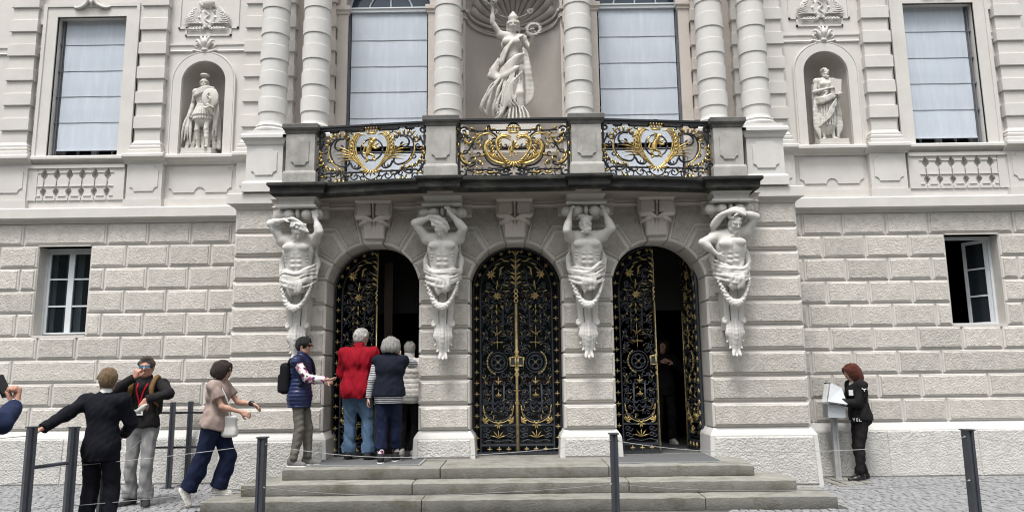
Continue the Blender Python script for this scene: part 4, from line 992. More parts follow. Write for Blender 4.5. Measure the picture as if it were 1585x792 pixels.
# ------------------------------------------------------------------ modelling of bodies and carvings as smooth blended volumes
def V3(*p): return np.array(p[0] if len(p) == 1 else p, dtype=np.float64)
class Clay:
    def __init__(s, lo, hi, vox):
        s.vox = vox; s.lo = np.array(lo, float); s.n = np.ceil((np.array(hi)-s.lo)/vox).astype(int)+1
        s.ax = [s.lo[i]+vox*np.arange(s.n[i]) for i in range(3)]
        s.f = np.full(tuple(s.n), 1.0, np.float32); s.T = None
    def region(s, lo, hi, m):
        i0 = np.clip(np.floor((np.asarray(lo)-m-s.lo)/s.vox).astype(int), 0, s.n); i1 = np.clip(np.ceil((np.asarray(hi)+m-s.lo)/s.vox).astype(int)+1, 0, s.n)
        if (i1 <= i0).any(): return None, None
        sl = tuple(slice(a, b) for a, b in zip(i0, i1))
        g = np.meshgrid(*[s.ax[k][sl[k]] for k in range(3)], indexing='ij')
        return sl, g
    def put(s, sl, d, k, mode=1):
        f = s.f[sl]; d = d.astype(np.float32)
        if mode > 0:
            if k > 0: h = np.maximum(k-np.abs(f-d), 0)/k; s.f[sl] = np.minimum(f, d)-h*h*k*.25
            else: s.f[sl] = np.minimum(f, d)
        else:
            if k > 0: h = np.maximum(k-np.abs(f+d), 0)/k; s.f[sl] = np.maximum(f, -d)+h*h*k*.25
            else: s.f[sl] = np.maximum(f, -d)
        return s
    def cap(s, a, b, ra, rb=None, k=.03, mode=1, sq=None, clip=None):
        """tapered limb from a to b; sq = (axis vector, factor) flattens it along that axis"""
        a, b = V3(a), V3(b); rb = ra if rb is None else rb; R = max(ra, rb)
        sl, g = s.region(np.minimum(a, b)-R, np.maximum(a, b)+R, k+.03)
        if sl is None: return s
        ab = b-a; L2 = max(ab@ab, 1e-9)
        p = [g[i]-a[i] for i in range(3)]
        t = np.clip((p[0]*ab[0]+p[1]*ab[1]+p[2]*ab[2])/L2, 0, 1)
        q = [p[i]-t*ab[i] for i in range(3)]
        if sq is not None:
            u = V3(sq[0]); u = u/np.linalg.norm(u); e = sq[1]; dt = q[0]*u[0]+q[1]*u[1]+q[2]*u[2]
            q = [q[i]+dt*(1/e-1)*u[i] for i in range(3)]
        d = np.sqrt(q[0]**2+q[1]**2+q[2]**2)-(ra+(rb-ra)*t)
        if sq is not None and sq[1] < 1: d = d*max(sq[1], .45)
        if clip is not None:
            c, m = V3(clip[0]), unit(clip[1]); d = np.maximum(d, m[0]*(g[0]-c[0])+m[1]*(g[1]-c[1])+m[2]*(g[2]-c[2]))
        return s.put(sl, d, k, mode)
    def ell(s, c, r, k=.03, rot=None, mode=1):
        c = V3(c); r = V3(r); R = r.max()
        sl, g = s.region(c-R, c+R, k+.03)
        if sl is None: return s
        p = [g[i]-c[i] for i in range(3)]
        if rot is not None:
            m = np.array(rot); p = [m[j][0]*p[0]+m[j][1]*p[1]+m[j][2]*p[2] for j in range(3)]
        q0 = np.sqrt((p[0]/r[0])**2+(p[1]/r[1])**2+(p[2]/r[2])**2)
        q1 = np.sqrt((p[0]/r[0]**2)**2+(p[1]/r[1]**2)**2+(p[2]/r[2]**2)**2)
        d = q0*(q0-1)/np.maximum(q1, 1e-6)
        return s.put(sl, d, k, mode)
    def box(s, c, h, r=.01, k=.02, rot=None, mode=1):
        c = V3(c); h = V3(h); R = np.linalg.norm(h)+r
        sl, g = s.region(c-R, c+R, k+.03)
        if sl is None: return s
        p = [g[i]-c[i] for i in range(3)]
        if rot is not None:
            m = np.array(rot); p = [m[j][0]*p[0]+m[j][1]*p[1]+m[j][2]*p[2] for j in range(3)]
        q = [np.abs(p[i])-h[i]+r for i in range(3)]
        d = np.sqrt(sum(np.maximum(x, 0)**2 for x in q))+np.minimum(np.maximum(q[0], np.maximum(q[1], q[2])), 0)-r
        return s.put(sl, d, k, mode)
    def line(s, P, r, k=.02, mode=1, **kw):
        n = len(P); rs = r if hasattr(r, '__len__') else [r]*n
        for i in range(n-1): s.cap(P[i], P[i+1], rs[i], rs[i+1], k, mode, **kw)
        return s
    def curve(s, P, r, k=.02, m=4, mode=1, **kw):
        Q = path3(P, m); n = len(Q)
        rs = np.interp(np.linspace(0, 1, n), np.linspace(0, 1, len(r)), r) if hasattr(r, '__len__') else [r]*n
        return s.line(Q, rs, k, mode, **kw)
    def wrinkle(s, lo, hi, amp, freq, seed=0, stretch=(1, 1, 1)):
        sl, g = s.region(lo, hi, 0)
        if sl is None: return s
        r = np.random.default_rng(seed); w = 0
        for i in range(4):
            v = r.normal(size=3)*np.array(stretch); v = v/np.linalg.norm(v)*freq*(.7+.6*r.random()); w = w+np.sin(v[0]*g[0]+v[1]*g[1]+v[2]*g[2]+r.random()*6)
        s.f[sl] += (amp*.5*w).astype(np.float32); return s
    def cut(s, p, nrm, k=0.0):
        """keeps what lies below the plane through p with normal nrm"""
        p = V3(p); nrm = V3(nrm)/np.linalg.norm(nrm)
        g = [s.ax[0][:, None, None]-p[0], s.ax[1][None, :, None]-p[1], s.ax[2][None, None, :]-p[2]]
        d = (nrm[0]*g[0]+nrm[1]*g[1]+nrm[2]*g[2]).astype(np.float32)
        s.f = np.maximum(s.f, d); return s
    def mesh(s, name, mats, parent=None, xf=None, midx=None):
        f = s.f; f[0] = f[-1] = 1; f[:, 0] = f[:, -1] = 1; f[:, :, 0] = f[:, :, -1] = 1
        neg = f < 0; nx, ny, nz = s.n-1
        cs = np.zeros((nx, ny, nz), np.int8)
        for dx in (0, 1):
            for dy in (0, 1):
                for dz in (0, 1): cs += neg[dx:nx+dx, dy:ny+dy, dz:nz+dz]
        act = np.argwhere((cs > 0) & (cs < 8)); N = len(act)
        if N == 0: return None
        idx = np.full((nx, ny, nz), -1, np.int32); idx[act[:, 0], act[:, 1], act[:, 2]] = np.arange(N)
        acc = np.zeros((N, 3)); cnt = np.zeros(N)
        C = [(a, b, c) for a in (0, 1) for b in (0, 1) for c in (0, 1)]
        val = {c: f[act[:, 0]+c[0], act[:, 1]+c[1], act[:, 2]+c[2]].astype(np.float64) for c in C}
        for c in C:
            for ax in range(3):
                if c[ax]: continue
                e = list(c); e[ax] = 1; e = tuple(e); a, b = val[c], val[e]; m = (a < 0) != (b < 0)
                t = np.where(m, a/np.where(m, a-b, 1), 0); pt = np.array(c, float)[None, :].repeat(N, 0); pt[:, ax] += t
                acc += pt*m[:, None]; cnt += m
        P = s.lo+(act+acc/cnt[:, None])*s.vox
        quads = []
        for ax in range(3):
            u, v = [(1, 2), (2, 0), (0, 1)][ax]
            sh = [slice(None)]*3; a = [slice(None)]*3; b = [slice(None)]*3
            a[ax] = slice(0, -1); b[ax] = slice(1, None)
            A, B = neg[tuple(a)], neg[tuple(b)]
            E = np.argwhere(A != B)
            E = E[(E[:, u] > 0) & (E[:, v] > 0) & (E[:, u] < s.n[u]-1) & (E[:, v] < s.n[v]-1)]
            if not len(E): continue
            fl = A[E[:, 0], E[:, 1], E[:, 2]]
            def at(du, dv):
                q = E.copy(); q[:, u] -= du; q[:, v] -= dv; return idx[q[:, 0], q[:, 1], q[:, 2]]
            Q = np.stack([at(1, 1), at(0, 1), at(0, 0), at(1, 0)], 1)
            Q[~fl] = Q[~fl][:, ::-1]; quads.append(Q)
        Q = np.concatenate(quads)
        if xf is not None: P = xf(P)
        me = bpy.data.meshes.new(name); me.vertices.add(len(P)); me.vertices.foreach_set('co', P.astype(np.float32).ravel())
        me.loops.add(len(Q)*4); me.loops.foreach_set('vertex_index', Q.astype(np.int32).ravel())
        me.polygons.add(len(Q)); me.polygons.foreach_set('loop_start', np.arange(0, len(Q)*4, 4, dtype=np.int32)); me.polygons.foreach_set('loop_total', np.full(len(Q), 4, np.int32))
        me.polygons.foreach_set('use_smooth', np.ones(len(Q), bool))
        for m in (mats if isinstance(mats, (list, tuple)) else [mats]): me.materials.append(m)
        if midx is not None: me.polygons.foreach_set('material_index', midx(P[Q].mean(1)).astype(np.int32))
        me.update(calc_edges=True); me.validate(); o = bpy.data.objects.new(name, me); return link(o, parent)
def path3(P, m=4):
    P = [V3(p) for p in P]
    if len(P) < 3: return P
    Q = [2*P[0]-P[1]]+P+[2*P[-1]-P[-2]]; out = []
    for i in range(1, len(Q)-2):
        a, b, c, d = Q[i-1:i+3]
        for j in range(m):
            t = j/m; out.append(.5*(2*b+(c-a)*t+(2*a-5*b+4*c-d)*t*t+(3*b-a-3*c+d)*t**3))
    out.append(P[-1]); return out
def unit(v): v = V3(v); return v/max(np.linalg.norm(v), 1e-9)
def ik(a, c, l1, l2, pole):
    """middle joint of a two-bone limb from a to c, bent towards pole; returns (joint, reachable end)"""
    a, c = V3(a), V3(c); d = c-a; L = np.linalg.norm(d); u = d/max(L, 1e-9); L = min(L, (l1+l2)*.998); c = a+u*L
    x = (l1*l1-l2*l2+L*L)/(2*L); h = math.sqrt(max(l1*l1-x*x, 0)); p = V3(pole); p = unit(p-u*(p@u)); return a+u*x+p*h, c
def frame3(fwd, up=(0, 0, 1)):
    f = unit(fwd); l = unit(np.cross(up, f)); return f, l, np.cross(f, l)     # forward, left, up
def head_shape(S, c, fwd, up=(0, 0, 1), k=1.0, beard=False, ears=True, K=.02, brow=True):
    """c = centre of the skull; k scales a 0.235 m high head"""
    f, l, u = frame3(fwd, up); c = V3(c); R = np.stack([f, l, u], 0)
    rot = R
    pt = lambda a, b, h: c+f*a*k+l*b*k+u*h*k
    S.ell(pt(-.008, 0, .022), np.array([.096, .076, .092])*k, K*k, rot)
    S.ell(pt(.026, 0, -.045), np.array([.062, .058, .072])*k, .03*k, rot)
    S.ell(pt(.052, 0, -.096), np.array([.028, .030, .024])*k, .025*k, rot)                 # chin
    for s in (-1, 1):
        S.cap(pt(.03, s*.05, -.085), pt(-.02, s*.062, -.05), .022*k, .02*k, .02*k)          # jaw
        S.ell(pt(.066, s*.036, -.022), np.array([.02, .022, .018])*k, .02*k, rot)           # cheekbone
        S.ell(pt(.089, s*.033, .010), np.array([.014, .020, .013])*k, .012*k, rot, mode=-1) # eye socket
        S.ell(pt(.074, s*.032, .009), np.array([.014, .016, .011])*k, .004*k, rot)          # eyeball under lid
        if brow: S.cap(pt(.083, s*.012, .030), pt(.070, s*.055, .030), .011*k, .009*k, .012*k)
        if ears: S.ell(pt(-.012, s*.078, -.010), np.array([.022, .010, .034])*k, .008*k, rot)
    S.cap(pt(.086, 0, .022), pt(.108, 0, -.020), .009*k, .013*k, .010*k); S.ell(pt(.095, 0, -.026), np.array([.014, .018, .010])*k, .008*k, rot)   # nose
    S.ell(pt(.088, 0, -.052), np.array([.011, .022, .006])*k, .006*k, rot); S.ell(pt(.085, 0, -.063), np.array([.011, .020, .007])*k, .006*k, rot)  # lips
    return pt, rot
def hand_shape(S, wr, d, n, k=1.0, curl=.35, side=1, spread=.10, thumb=.6, vr=1.0):
    """palm with five separate bent fingers; d = finger direction, n = palm normal (fingers close towards n), side = +1/-1 side of the thumb"""
    d = unit(d); n = V3(n); n = unit(n-d*(n@d)); t = np.cross(n, d)*side; wr = V3(wr)
    at = lambda a, b, c=0.: wr+d*a*k+t*b*k+n*c*k
    for j, b in enumerate((.030, .010, -.010, -.028)): S.cap(at(.012, b*.75), at(.085, b), .015*k, .0125*k, .012*k)
    L = (.072, .082, .076, .058)
    for j, b in enumerate((.031, .0105, -.010, -.029)):
        p = at(.086, b); a = curl*(.7+.12*j); sp = spread*(1.5-j)*.5; ln = L[j]*k; dirv = d*math.cos(a)+n*math.sin(a)+t*sp*.4
        for q, r in ((.42, .0100), (.32, .0092), (.26, .0082)):
            e = p+unit(dirv)*ln*q; S.cap(p, e, r*k*vr, r*.93*k*vr, .004*k); p = e; a += curl*(1.1+.15*j); dirv = d*math.cos(a)+n*math.sin(a)+t*sp*.25
    p = at(.022, .024, .004); a = at(.055, .058, .012+.02*thumb); e = at(.088, .066, .02+.035*thumb)
    S.cap(p, a, .016*k, .0125*k, .012*k); S.cap(a, e, .0115*k, .0095*k*vr, .004*k)
def arm_shape(S, sh, el, wr, k=1.0, m=1.0, K=.025):
    sh, el, wr = V3(sh), V3(el), V3(wr)
    S.cap(sh, el, .052*k*m, .040*k*m, K); S.cap(el, wr, .041*k*m, .027*k, K)
    u = unit(wr-el); S.ell(el+(wr-el)*.28, np.array([.046, .046, .075])*k*m*.95, K, np.array([unit(np.cross(u, [0, 1, .01])), unit(np.cross(u, np.cross(u, [0, 1, .01]))), u]) if abs(u[1]) < .95 else None)
def bicep(S, sh, el, k=1.0, off=(0, -1, 0)):
    sh, el = V3(sh), V3(el); S.cap(sh+(el-sh)*.3+V3(off)*.014*k, sh+(el-sh)*.7+V3(off)*.014*k, .046*k, .042*k, .03); S.ell(sh, np.array([.070, .066, .066])*k, .04)
def leg_shape(S, hip, kn, an, k=1.0, K=.03, back=(0, 1, 0)):
    hip, kn, an = V3(hip), V3(kn), V3(an); S.cap(hip, kn, .082*k, .052*k, K); S.cap(kn, an, .051*k, .036*k, K); c = kn+(an-kn)*.3+V3(back)*.016*k; S.cap(c, kn+(an-kn)*.55+V3(back)*.012*k, .050*k, .040*k, K)
def foot_shape(S, an, toe, k=1.0, K=.02):
    an = V3(an); t = unit(toe); s = unit(np.cross([0, 0, 1], t)); b = an-np.array([0, 0, an[2]]) if False else an
    n = unit(np.cross(t, s)); n = n if n[2] > 0 else -n
    S.cap(an-n*.045*k-t*.03*k, an-n*.055*k+t*.07*k, .035*k, .036*k, K); S.cap(an-n*.058*k+t*.07*k, an-n*.068*k+t*.15*k, .036*k, .022*k, K)
    for j in range(-2, 3): S.cap(an-n*.068*k+t*.13*k+s*j*.015*k, an-n*.073*k+t*(.178-.006*abs(j+1))*k+s*j*.017*k, .011*k, .010*k, .006)
def torso_nude(S, pel, ch, nk, shR, shL, k=1.0, f=(0, -1, 0), hero=1.0):
    """muscular torso: pelvis, chest, neck points; f = the way it faces"""
    pel, ch, nk, shR, shL = [V3(p) for p in (pel, ch, nk, shR, shL)]; f = V3(f); sp = pel+(ch-pel)*.5
    up = unit(ch-pel); l = unit(shL-shR); f = unit(f-up*(f@up)); R = np.stack([l, f, up], 0)
    S.ell(pel, np.array([.18, .12, .12])*k, .05, R); S.ell(sp, np.array([.168, .11, .16])*k, .05, R); S.ell(ch, np.array([.19, .125, .17])*k*hero, .05, R)
    S.cap(shR, shL, .075*k, .075*k, .06); S.cap(ch+up*.12*k, nk, .07*k, .056*k, .05)
    for s in (-1, 1):
        S.ell(ch+l*s*.082*k+f*.098*k+up*.055*k, np.array([.098, .042, .058])*k*hero, .018, R)           # chest muscle
        S.cap(ch+l*s*.15*k+up*.0*k-f*.02, pel+l*s*.12*k+up*.12*k, .06*k, .045*k, .04)                     # flank
        for j in range(3): S.ell(sp+l*s*.038*k+f*.098*k+up*(.10-.065*j)*k, np.array([.042, .028, .031])*k, .008, R)   # belly muscles
        for j in range(3): S.ell(ch+l*s*(.13+.005*j)*k+f*(.085-.01*j)*k+up*(-.055-.04*j)*k, np.array([.030, .014, .012])*k, .010, R)  # ribs
        S.cap(pel+l*s*.135*k+f*.05*k+up*.08*k, pel+l*s*.03*k+f*.105*k-up*.06*k, .026*k, .02*k, .03)       # groin line
        tr = nk+(shL if s > 0 else shR)*0; S.cap(nk-f*.01, (shL if s > 0 else shR)+up*.03*k, .045*k, .05*k, .05)
    S.cap(ch+f*.135*k+up*.09*k, sp+f*.115*k-up*.12*k, .008, .008, .012, mode=-1); S.ell(sp+f*.118*k-up*.085*k, (.010, .012, .012), .006, mode=-1)
def curls(S, pts, r, k=.008, jit=.012, seed=0):
    g = np.random.default_rng(seed)
    for p in pts: S.ell(V3(p)+g.normal(size=3)*jit*.5, r*(.75+.5*g.random())*np.array([1, 1, 1]), k)

# ------------------------------------------------------------------ atlas figures that carry the balcony
def fold_band(S, P, r, nf=3, off=(0, 0, .03), k=.012):
    for j in range(nf):
        o = V3(off)*(j-(nf-1)/2); S.curve([V3(p)+o*(1+.35*math.sin(3*i+j)) for i, p in enumerate(P)], [r*.7, r, r*.9, r*.6], k)
def atlas(x, lab, variant, dirty=False):
    T = thing('atlas_statue', lab, 'statue', (x, -1.0, 0), group='atlas figures carrying the balcony')
    MA = M['atlas']
    vx = .0105
    # --- architectural carrier behind and below: tapered pillar and scrolled block
    b = MB(); b.rect_lathe(-.245, .245, -.315, .10, [(.0, 3.985), (.0, 4.03), (.012, 4.05), (.022, 4.075), (.048, 4.10), (.05, 4.132)], backfix=True)
    b.rect_lathe(-.265, .265, -.335, .10, [(.0, 3.95), (.02, 3.955), (.022, 3.975), (.012, 3.985)], backfix=True); cb = b.build('capital_block', MA, T)
    S = Clay((-.36, -.40, 3.78), (.36, .12, 3.97), .010)
    for sx in (-1, 1):
        S.ell((sx*.125, -.20, 3.87), (.085, .105, .082), .004); S.cap((sx*.20, -.18, 3.875), (sx*.24, -.18, 3.875), .055, .062, .004)
        S.cap((sx*.255, -.17, 3.875), (sx*.275, -.17, 3.875), .085, .075, .006); S.cap((sx*.285, -.17, 3.875), (sx*.30, -.17, 3.875), .045, .03, .006)
    S.ell((0, -.21, 3.88), (.034, .085, .075), .004); S.box((0, -.05, 3.92), (.26, .14, .03), .01); S.box((0, .0, 3.87), (.22, .12, .07), .02)
    S.mesh('volute', MA, cb)
    b = MB()
    for x0, x1, y in ((-.165, -.075, -.12), (.075, .165, -.12), (-.06, .06, -.145)):
        t = .74
        b.rings([[(x0*t, y+.015, 2.16), (x1*t, y+.015, 2.16), (x1*t, .14, 2.16), (x0*t, .14, 2.16)], [(x0, y, 2.85), (x1, y, 2.85), (x1, .14, 2.85), (x0, .14, 2.85)]])
    for x0 in (-.075, .075): b.rings([[(x0*.82-.012, -.075, 2.16), (x0*.82+.012, -.075, 2.16), (x0*.82+.012, .1, 2.16), (x0*.82-.012, .1, 2.16)], [(x0-.014, -.085, 2.85), (x0+.014, -.085, 2.85), (x0+.014, .1, 2.85), (x0-.014, .1, 2.85)]])
    b.box(-.20, .20, -.02, .15, 2.7, 3.5)
    b.build('pillar', MA, T)
    S = Clay((-.26, -.28, 1.72), (.26, .16, 2.36), vx)             # acanthus foot
    S.ell((0, -.02, 2.12), (.105, .10, .2), .02)
    for sx in (-1, 1):
        S.curve([(sx*.09, -.06, 2.33), (sx*.135, -.08, 2.325), (sx*.152, -.09, 2.285), (sx*.13, -.10, 2.26), (sx*.112, -.10, 2.285)], .020, .006)
        for j, (w, l) in enumerate(((.040, 1.84), (.072, 1.90), (.102, 1.99))):
            S.curve([(sx*w*.7, -.12+.02*j, 2.28), (sx*w*1.15, -.15+.02*j, 2.12), (sx*w*.95, -.11+.02*j, l+.04), (sx*(w+.015), -.135+.02*j, l)], [.016, .022, .020, .012], .004)
        S.curve([(sx*.02, -.10, 1.90), (sx*.045, -.13, 1.82), (sx*.05, -.15, 1.80)], [.026, .022, .012], .006)
    S.curve([(0, -.13, 2.3), (0, -.17, 2.1), (0, -.10, 1.86), (0, -.14, 1.79)], [.022, .03, .03, .014], .008)
    S.mesh('acanthus_foot', MA, T)
    # --- figure
    S = Clay((-.56, -.52, 2.60), (.56, .16, 3.98), vx)
    lean = {1: .01, 2: .0, 3: .0, 4: -.01}[variant]
    pel, ch, nk = V3(lean, -.13, 2.98), V3(0, -.17, 3.34), V3(.0, -.19, 3.53)
    shR, shL = V3(-.225, -.16, 3.50), V3(.225, -.16, 3.50)
    if variant == 4: shR, shL = V3(-.23, -.16, 3.47), V3(.215, -.16, 3.54); ch = V3(-.01, -.17, 3.32)
    torso_nude(S, pel, ch, nk, shR, shL, 1.04, hero=1.06)
    hd = V3(0, -.26, 3.645); hf = (0, -1, -.7)
    if variant == 1: hd = V3(.03, -.285, 3.61); hf = (.35, -1, -.95)
    if variant == 2: hd = V3(-.02, -.29, 3.62); hf = (-.25, -1, -1.0)
    if variant == 3: hd = V3(-.01, -.24, 3.68); hf = (.12, -1, .10)
    if variant == 4: hd = V3(.035, -.275, 3.645); hf = (.30, -1, -.6)
    pt, rot = head_shape(S, hd, hf, k=1.08)
    g = np.random.default_rng(variant)
    curls(S, [pt(.06+.02*g.random(), -.05+.10*g.random(), -.075-.085*g.random()) for _ in range(22)], .019*1.05, .006, seed=variant)   # beard
    curls(S, [pt(.075, b, -.042) for b in (-.03, -.012, .012, .03)], .013, .006)
    curls(S, [pt(-.02+.07*math.cos(a), .085*math.sin(a), .06+.035*g.random()) for a in np.linspace(-2.9, 2.9, 18)]+[pt(-.05+.05*g.random(), -.06+.12*g.random(), .10) for _ in range(10)], .024, .008, seed=variant+9)
    def arm(sh, el, wr, hd_, hn, curl=.7, side=1, k=1.05):
        arm_shape(S, sh, el, wr, k, 1.28); bicep(S, sh, el, k*1.12); hand_shape(S, wr, hd_, hn, 1.12, curl, side, vr=1.25)
    if variant == 1:
        arm(shR, (-.375, -.25, 3.735), (-.17, -.31, 3.775), (1, -.1, .15), (0, .3, -1), .5, 1); arm(shL, (.325, -.27, 3.60), (.265, -.27, 3.80), (-.15, 0, 1), (-.3, 1, .0), .6, 1)
        for j in range(5): S.curve([(-.13+.03*j, -.30, 3.79-.028*j), (-.02+.03*j, -.375+.012*(j % 2), 3.775-.038*j), (.10+.02*j, -.35, 3.70-.028*j), (.17, -.28, 3.60)], [.014, .024, .022, .012], .003)
    if variant == 2:
        arm(shR, (-.385, -.27, 3.71), (-.16, -.34, 3.775), (1, -.1, .2), (0, .5, -1), .4, 1); arm(shL, (.305, -.30, 3.62), (.12, -.36, 3.83), (-.35, .1, 1), (-.6, .6, -.3), 1.15, 1)
        for j in range(4): S.curve([(-.20+.02*j, -.34-.004*j, 3.80-.030*j), (-.08+.02*j, -.40+.012*(j % 2), 3.77-.046*j), (.05, -.39+.01*j, 3.70-.040*j+.02*(j % 2)), (.11-.015*j, -.32, 3.62-.02*j)], [.014, .024, .022, .012], .003)
    if variant == 3:
        arm(shR, (-.285, -.35, 3.56), (-.225, -.30, 3.82), (.25, .2, 1), (.9, .4, -.3), 1.2, -1); arm(shL, (.35, -.27, 3.60), (.26, -.26, 3.83), (-.1, .1, 1), (-.9, .5, -.2), 1.2, 1)
    if variant == 4:
        arm(shR, (-.43, -.27, 3.375), (-.225, -.26, 3.20), (.8, .3, -.6), (.2, 1, 0), .3, -1); arm(shL, (.345, -.26, 3.735), (.10, -.34, 3.795), (-1, -.1, .05), (0, .4, -1), .5, -1)
        for j in range(4): S.curve([(.16, -.34-.01*j, 3.83-.03*j), (0, -.36-.006*j, 3.83-.012*j), (-.12-.02*j, -.30, 3.75), (-.22-.02*j, -.24, 3.62), (-.28+.02*j, -.20, 3.56)], [.02, .03, .032, .028, .012], .010)
    fig = S.mesh('figure', [MA, M['atlas_dirty']], T, midx=(lambda c: ((c[:, 2] > 3.60) & (np.abs(c[:, 0]) < .60)).astype(int)) if dirty else None)
    # --- loin drapery, knotted, falling to the sides and behind
    S = Clay((-.36, -.42, 2.62), (.36, .12, 3.56), vx)
    S.ell((0, -.12, 2.97), (.205, .155, .13), .03); S.box((0, -.01, 3.2), (.245, .06, .30), .05, .02)
    gg = np.random.default_rng(20+variant)
    for j in range(8):                                        # twisted roll of cloth round the hips
        z = 3.085-.030*j; e = gg.normal()*.010; e2 = gg.normal()*.012; o = .012*(j % 2); m = (-1)**(variant)*(.035-.006*j)
        S.curve([(-.215, .02, z+.05+m), (-.232-o, -.12, z+.01+e+m), (-.12, -.285-o, z-.05+e2), (.03, -.315-o*.5, z-.075-e*.6), (.15, -.262-o, z-.03-e2-m), (.236+o, -.10, z+.03+e-m), (.215, .02, z+.06)], [.012, .019, .024+.006*(j % 3), .022, .026-.006*(j % 2), .018, .012], .0045)
    for j in range(6):                                        # lower cloth stretched over the block, falling in folds to the knot
        a = -1.1+2.2*j/5; S.curve([(.21*math.sin(a), -.10-.15*math.cos(a), 2.90), (.17*math.sin(a), -.12-.16*math.cos(a), 2.80), (.10*math.sin(a*1.2)+.02, -.13-.15*math.cos(a), 2.70+.05*abs(a))], [.016, .022, .010], .007)
    sgn = -1 if variant in (1, 3) else 1
    for j in range(4):
        S.curve([(sgn*.02+.02*j, -.29, 2.98), (-.06+.05*j, -.32, 2.87-.01*j), (-.07+.048*j, -.30, 2.76+.02*math.sin(j*2)), (-.05+.03*j, -.29, 2.69+.02*j)], [.026, .034, .030, .010], .005)
    for sx in (-1, 1):                                        # cloth hanging behind the flanks
        for j in range(3): S.curve([(sx*(.20+.018*j), -.03-.03*j, 3.40-.05*j), (sx*(.235+.015*j), -.06, 3.2), (sx*(.225+.01*j), -.06-.02*j, 3.02)], [.012, .03, .028], .014)
        S.ell((sx*.10, -.15, 2.86), (.075, .08, .07), .03)
    S.wrinkle((-.4, -.5, 2.6), (.4, .2, 3.2), .004, 60, 3+variant)
    S.mesh('drapery', MA, T)
    # --- garland
    S = Clay((-.30, -.40, 2.42), (.30, .0, 2.92), .0095)
    for i in range(27):
        t = -1+2*i/26; xx = .205*t; zz = 2.515+.33*abs(t)**2.3; yy = -.255+.06*abs(t)**2
        w = .044*(1-.40*abs(t))
        for q in range(4):
            a = q*PI/2+i*.9; S.cap((xx+w*.5*math.cos(a), yy+w*.6*math.sin(a)-.01, zz+w*.6*math.cos(a)), (xx+w*1.25*math.cos(a)+.02*t, yy+w*.9*math.sin(a)-.016, zz+w*1.2*math.cos(a)+.012), .012, .004, .002); S.ell((xx+w*.8*math.cos(a)*abs(t)*.6, yy+w*.8*math.sin(a)*.8-.01, zz+w*.9*math.cos(a)), np.array([.024, .019, .024])*(1-.3*abs(t)), .003)
        S.ell((xx, yy, zz), (w, w, w), .01)
    S.mesh('garland', MA, T)
    return T
atlas(-3.10, 'weathered dark-headed marble atlas figure carrying the balcony, above the woman with the black backpack', 1, True)
atlas(-1.03, 'marble atlas figure with crossed forearms hiding his face under cloth', 2)
atlas(1.015, 'marble atlas figure with bearded raised face and a fist at each side of his head', 3)
atlas(3.07, 'marble atlas figure with one hand on his hip and one arm over his hooded head', 4)
# scroll consoles on the three keystones
def consoles():
    for ax in (-2.06, 0, 2.06):
        S = Clay((-.34, -.30, 3.50), (.34, .10, 4.16), .011)
        S.box((0, -.08, 4.105), (.275, .16, .022), .01); S.box((0, -.07, 4.07), (.255, .14, .015), .008)
        for sx in (-1, 1):
            S.box((sx*.135, -.07, 3.96), (.105, .13, .095), .035, .01); S.curve([(sx*.245, -.12, 4.05), (sx*.255, -.13, 3.96), (sx*.235, -.12, 3.87)], .02, .01)
            S.curve([(sx*.02, -.19, 3.80), (sx*.12, -.20, 3.845), (sx*.22, -.17, 3.85), (sx*.255, -.14, 3.90)], [.02, .035, .035, .02], .012)
            S.curve([(sx*.04, -.16, 3.83), (sx*.12, -.17, 3.79), (sx*.20, -.13, 3.76)], [.02, .032, .016], .012)
            for w in (.055, .115): S.cap((sx*w*1.15, -.115, 3.80), (sx*w*.9, -.055, 3.585), .038, .03, .012)
        for j in range(9): S.ell((0, -.20+.006*j, 4.05-.026*j), (.017, .017, .013), .003)
        S.cap((0, -.12, 3.80), (0, -.06, 3.60), .02, .014, .006); S.box((0, -.02, 3.68), (.15, .07, .13), .01); S.box((0, -.0, 3.9), (.23, .08, .16), .01)
        o = S.mesh('console', M['plaster_warm'], PAL); o.location = (ax, -.875, 0)
consoles()
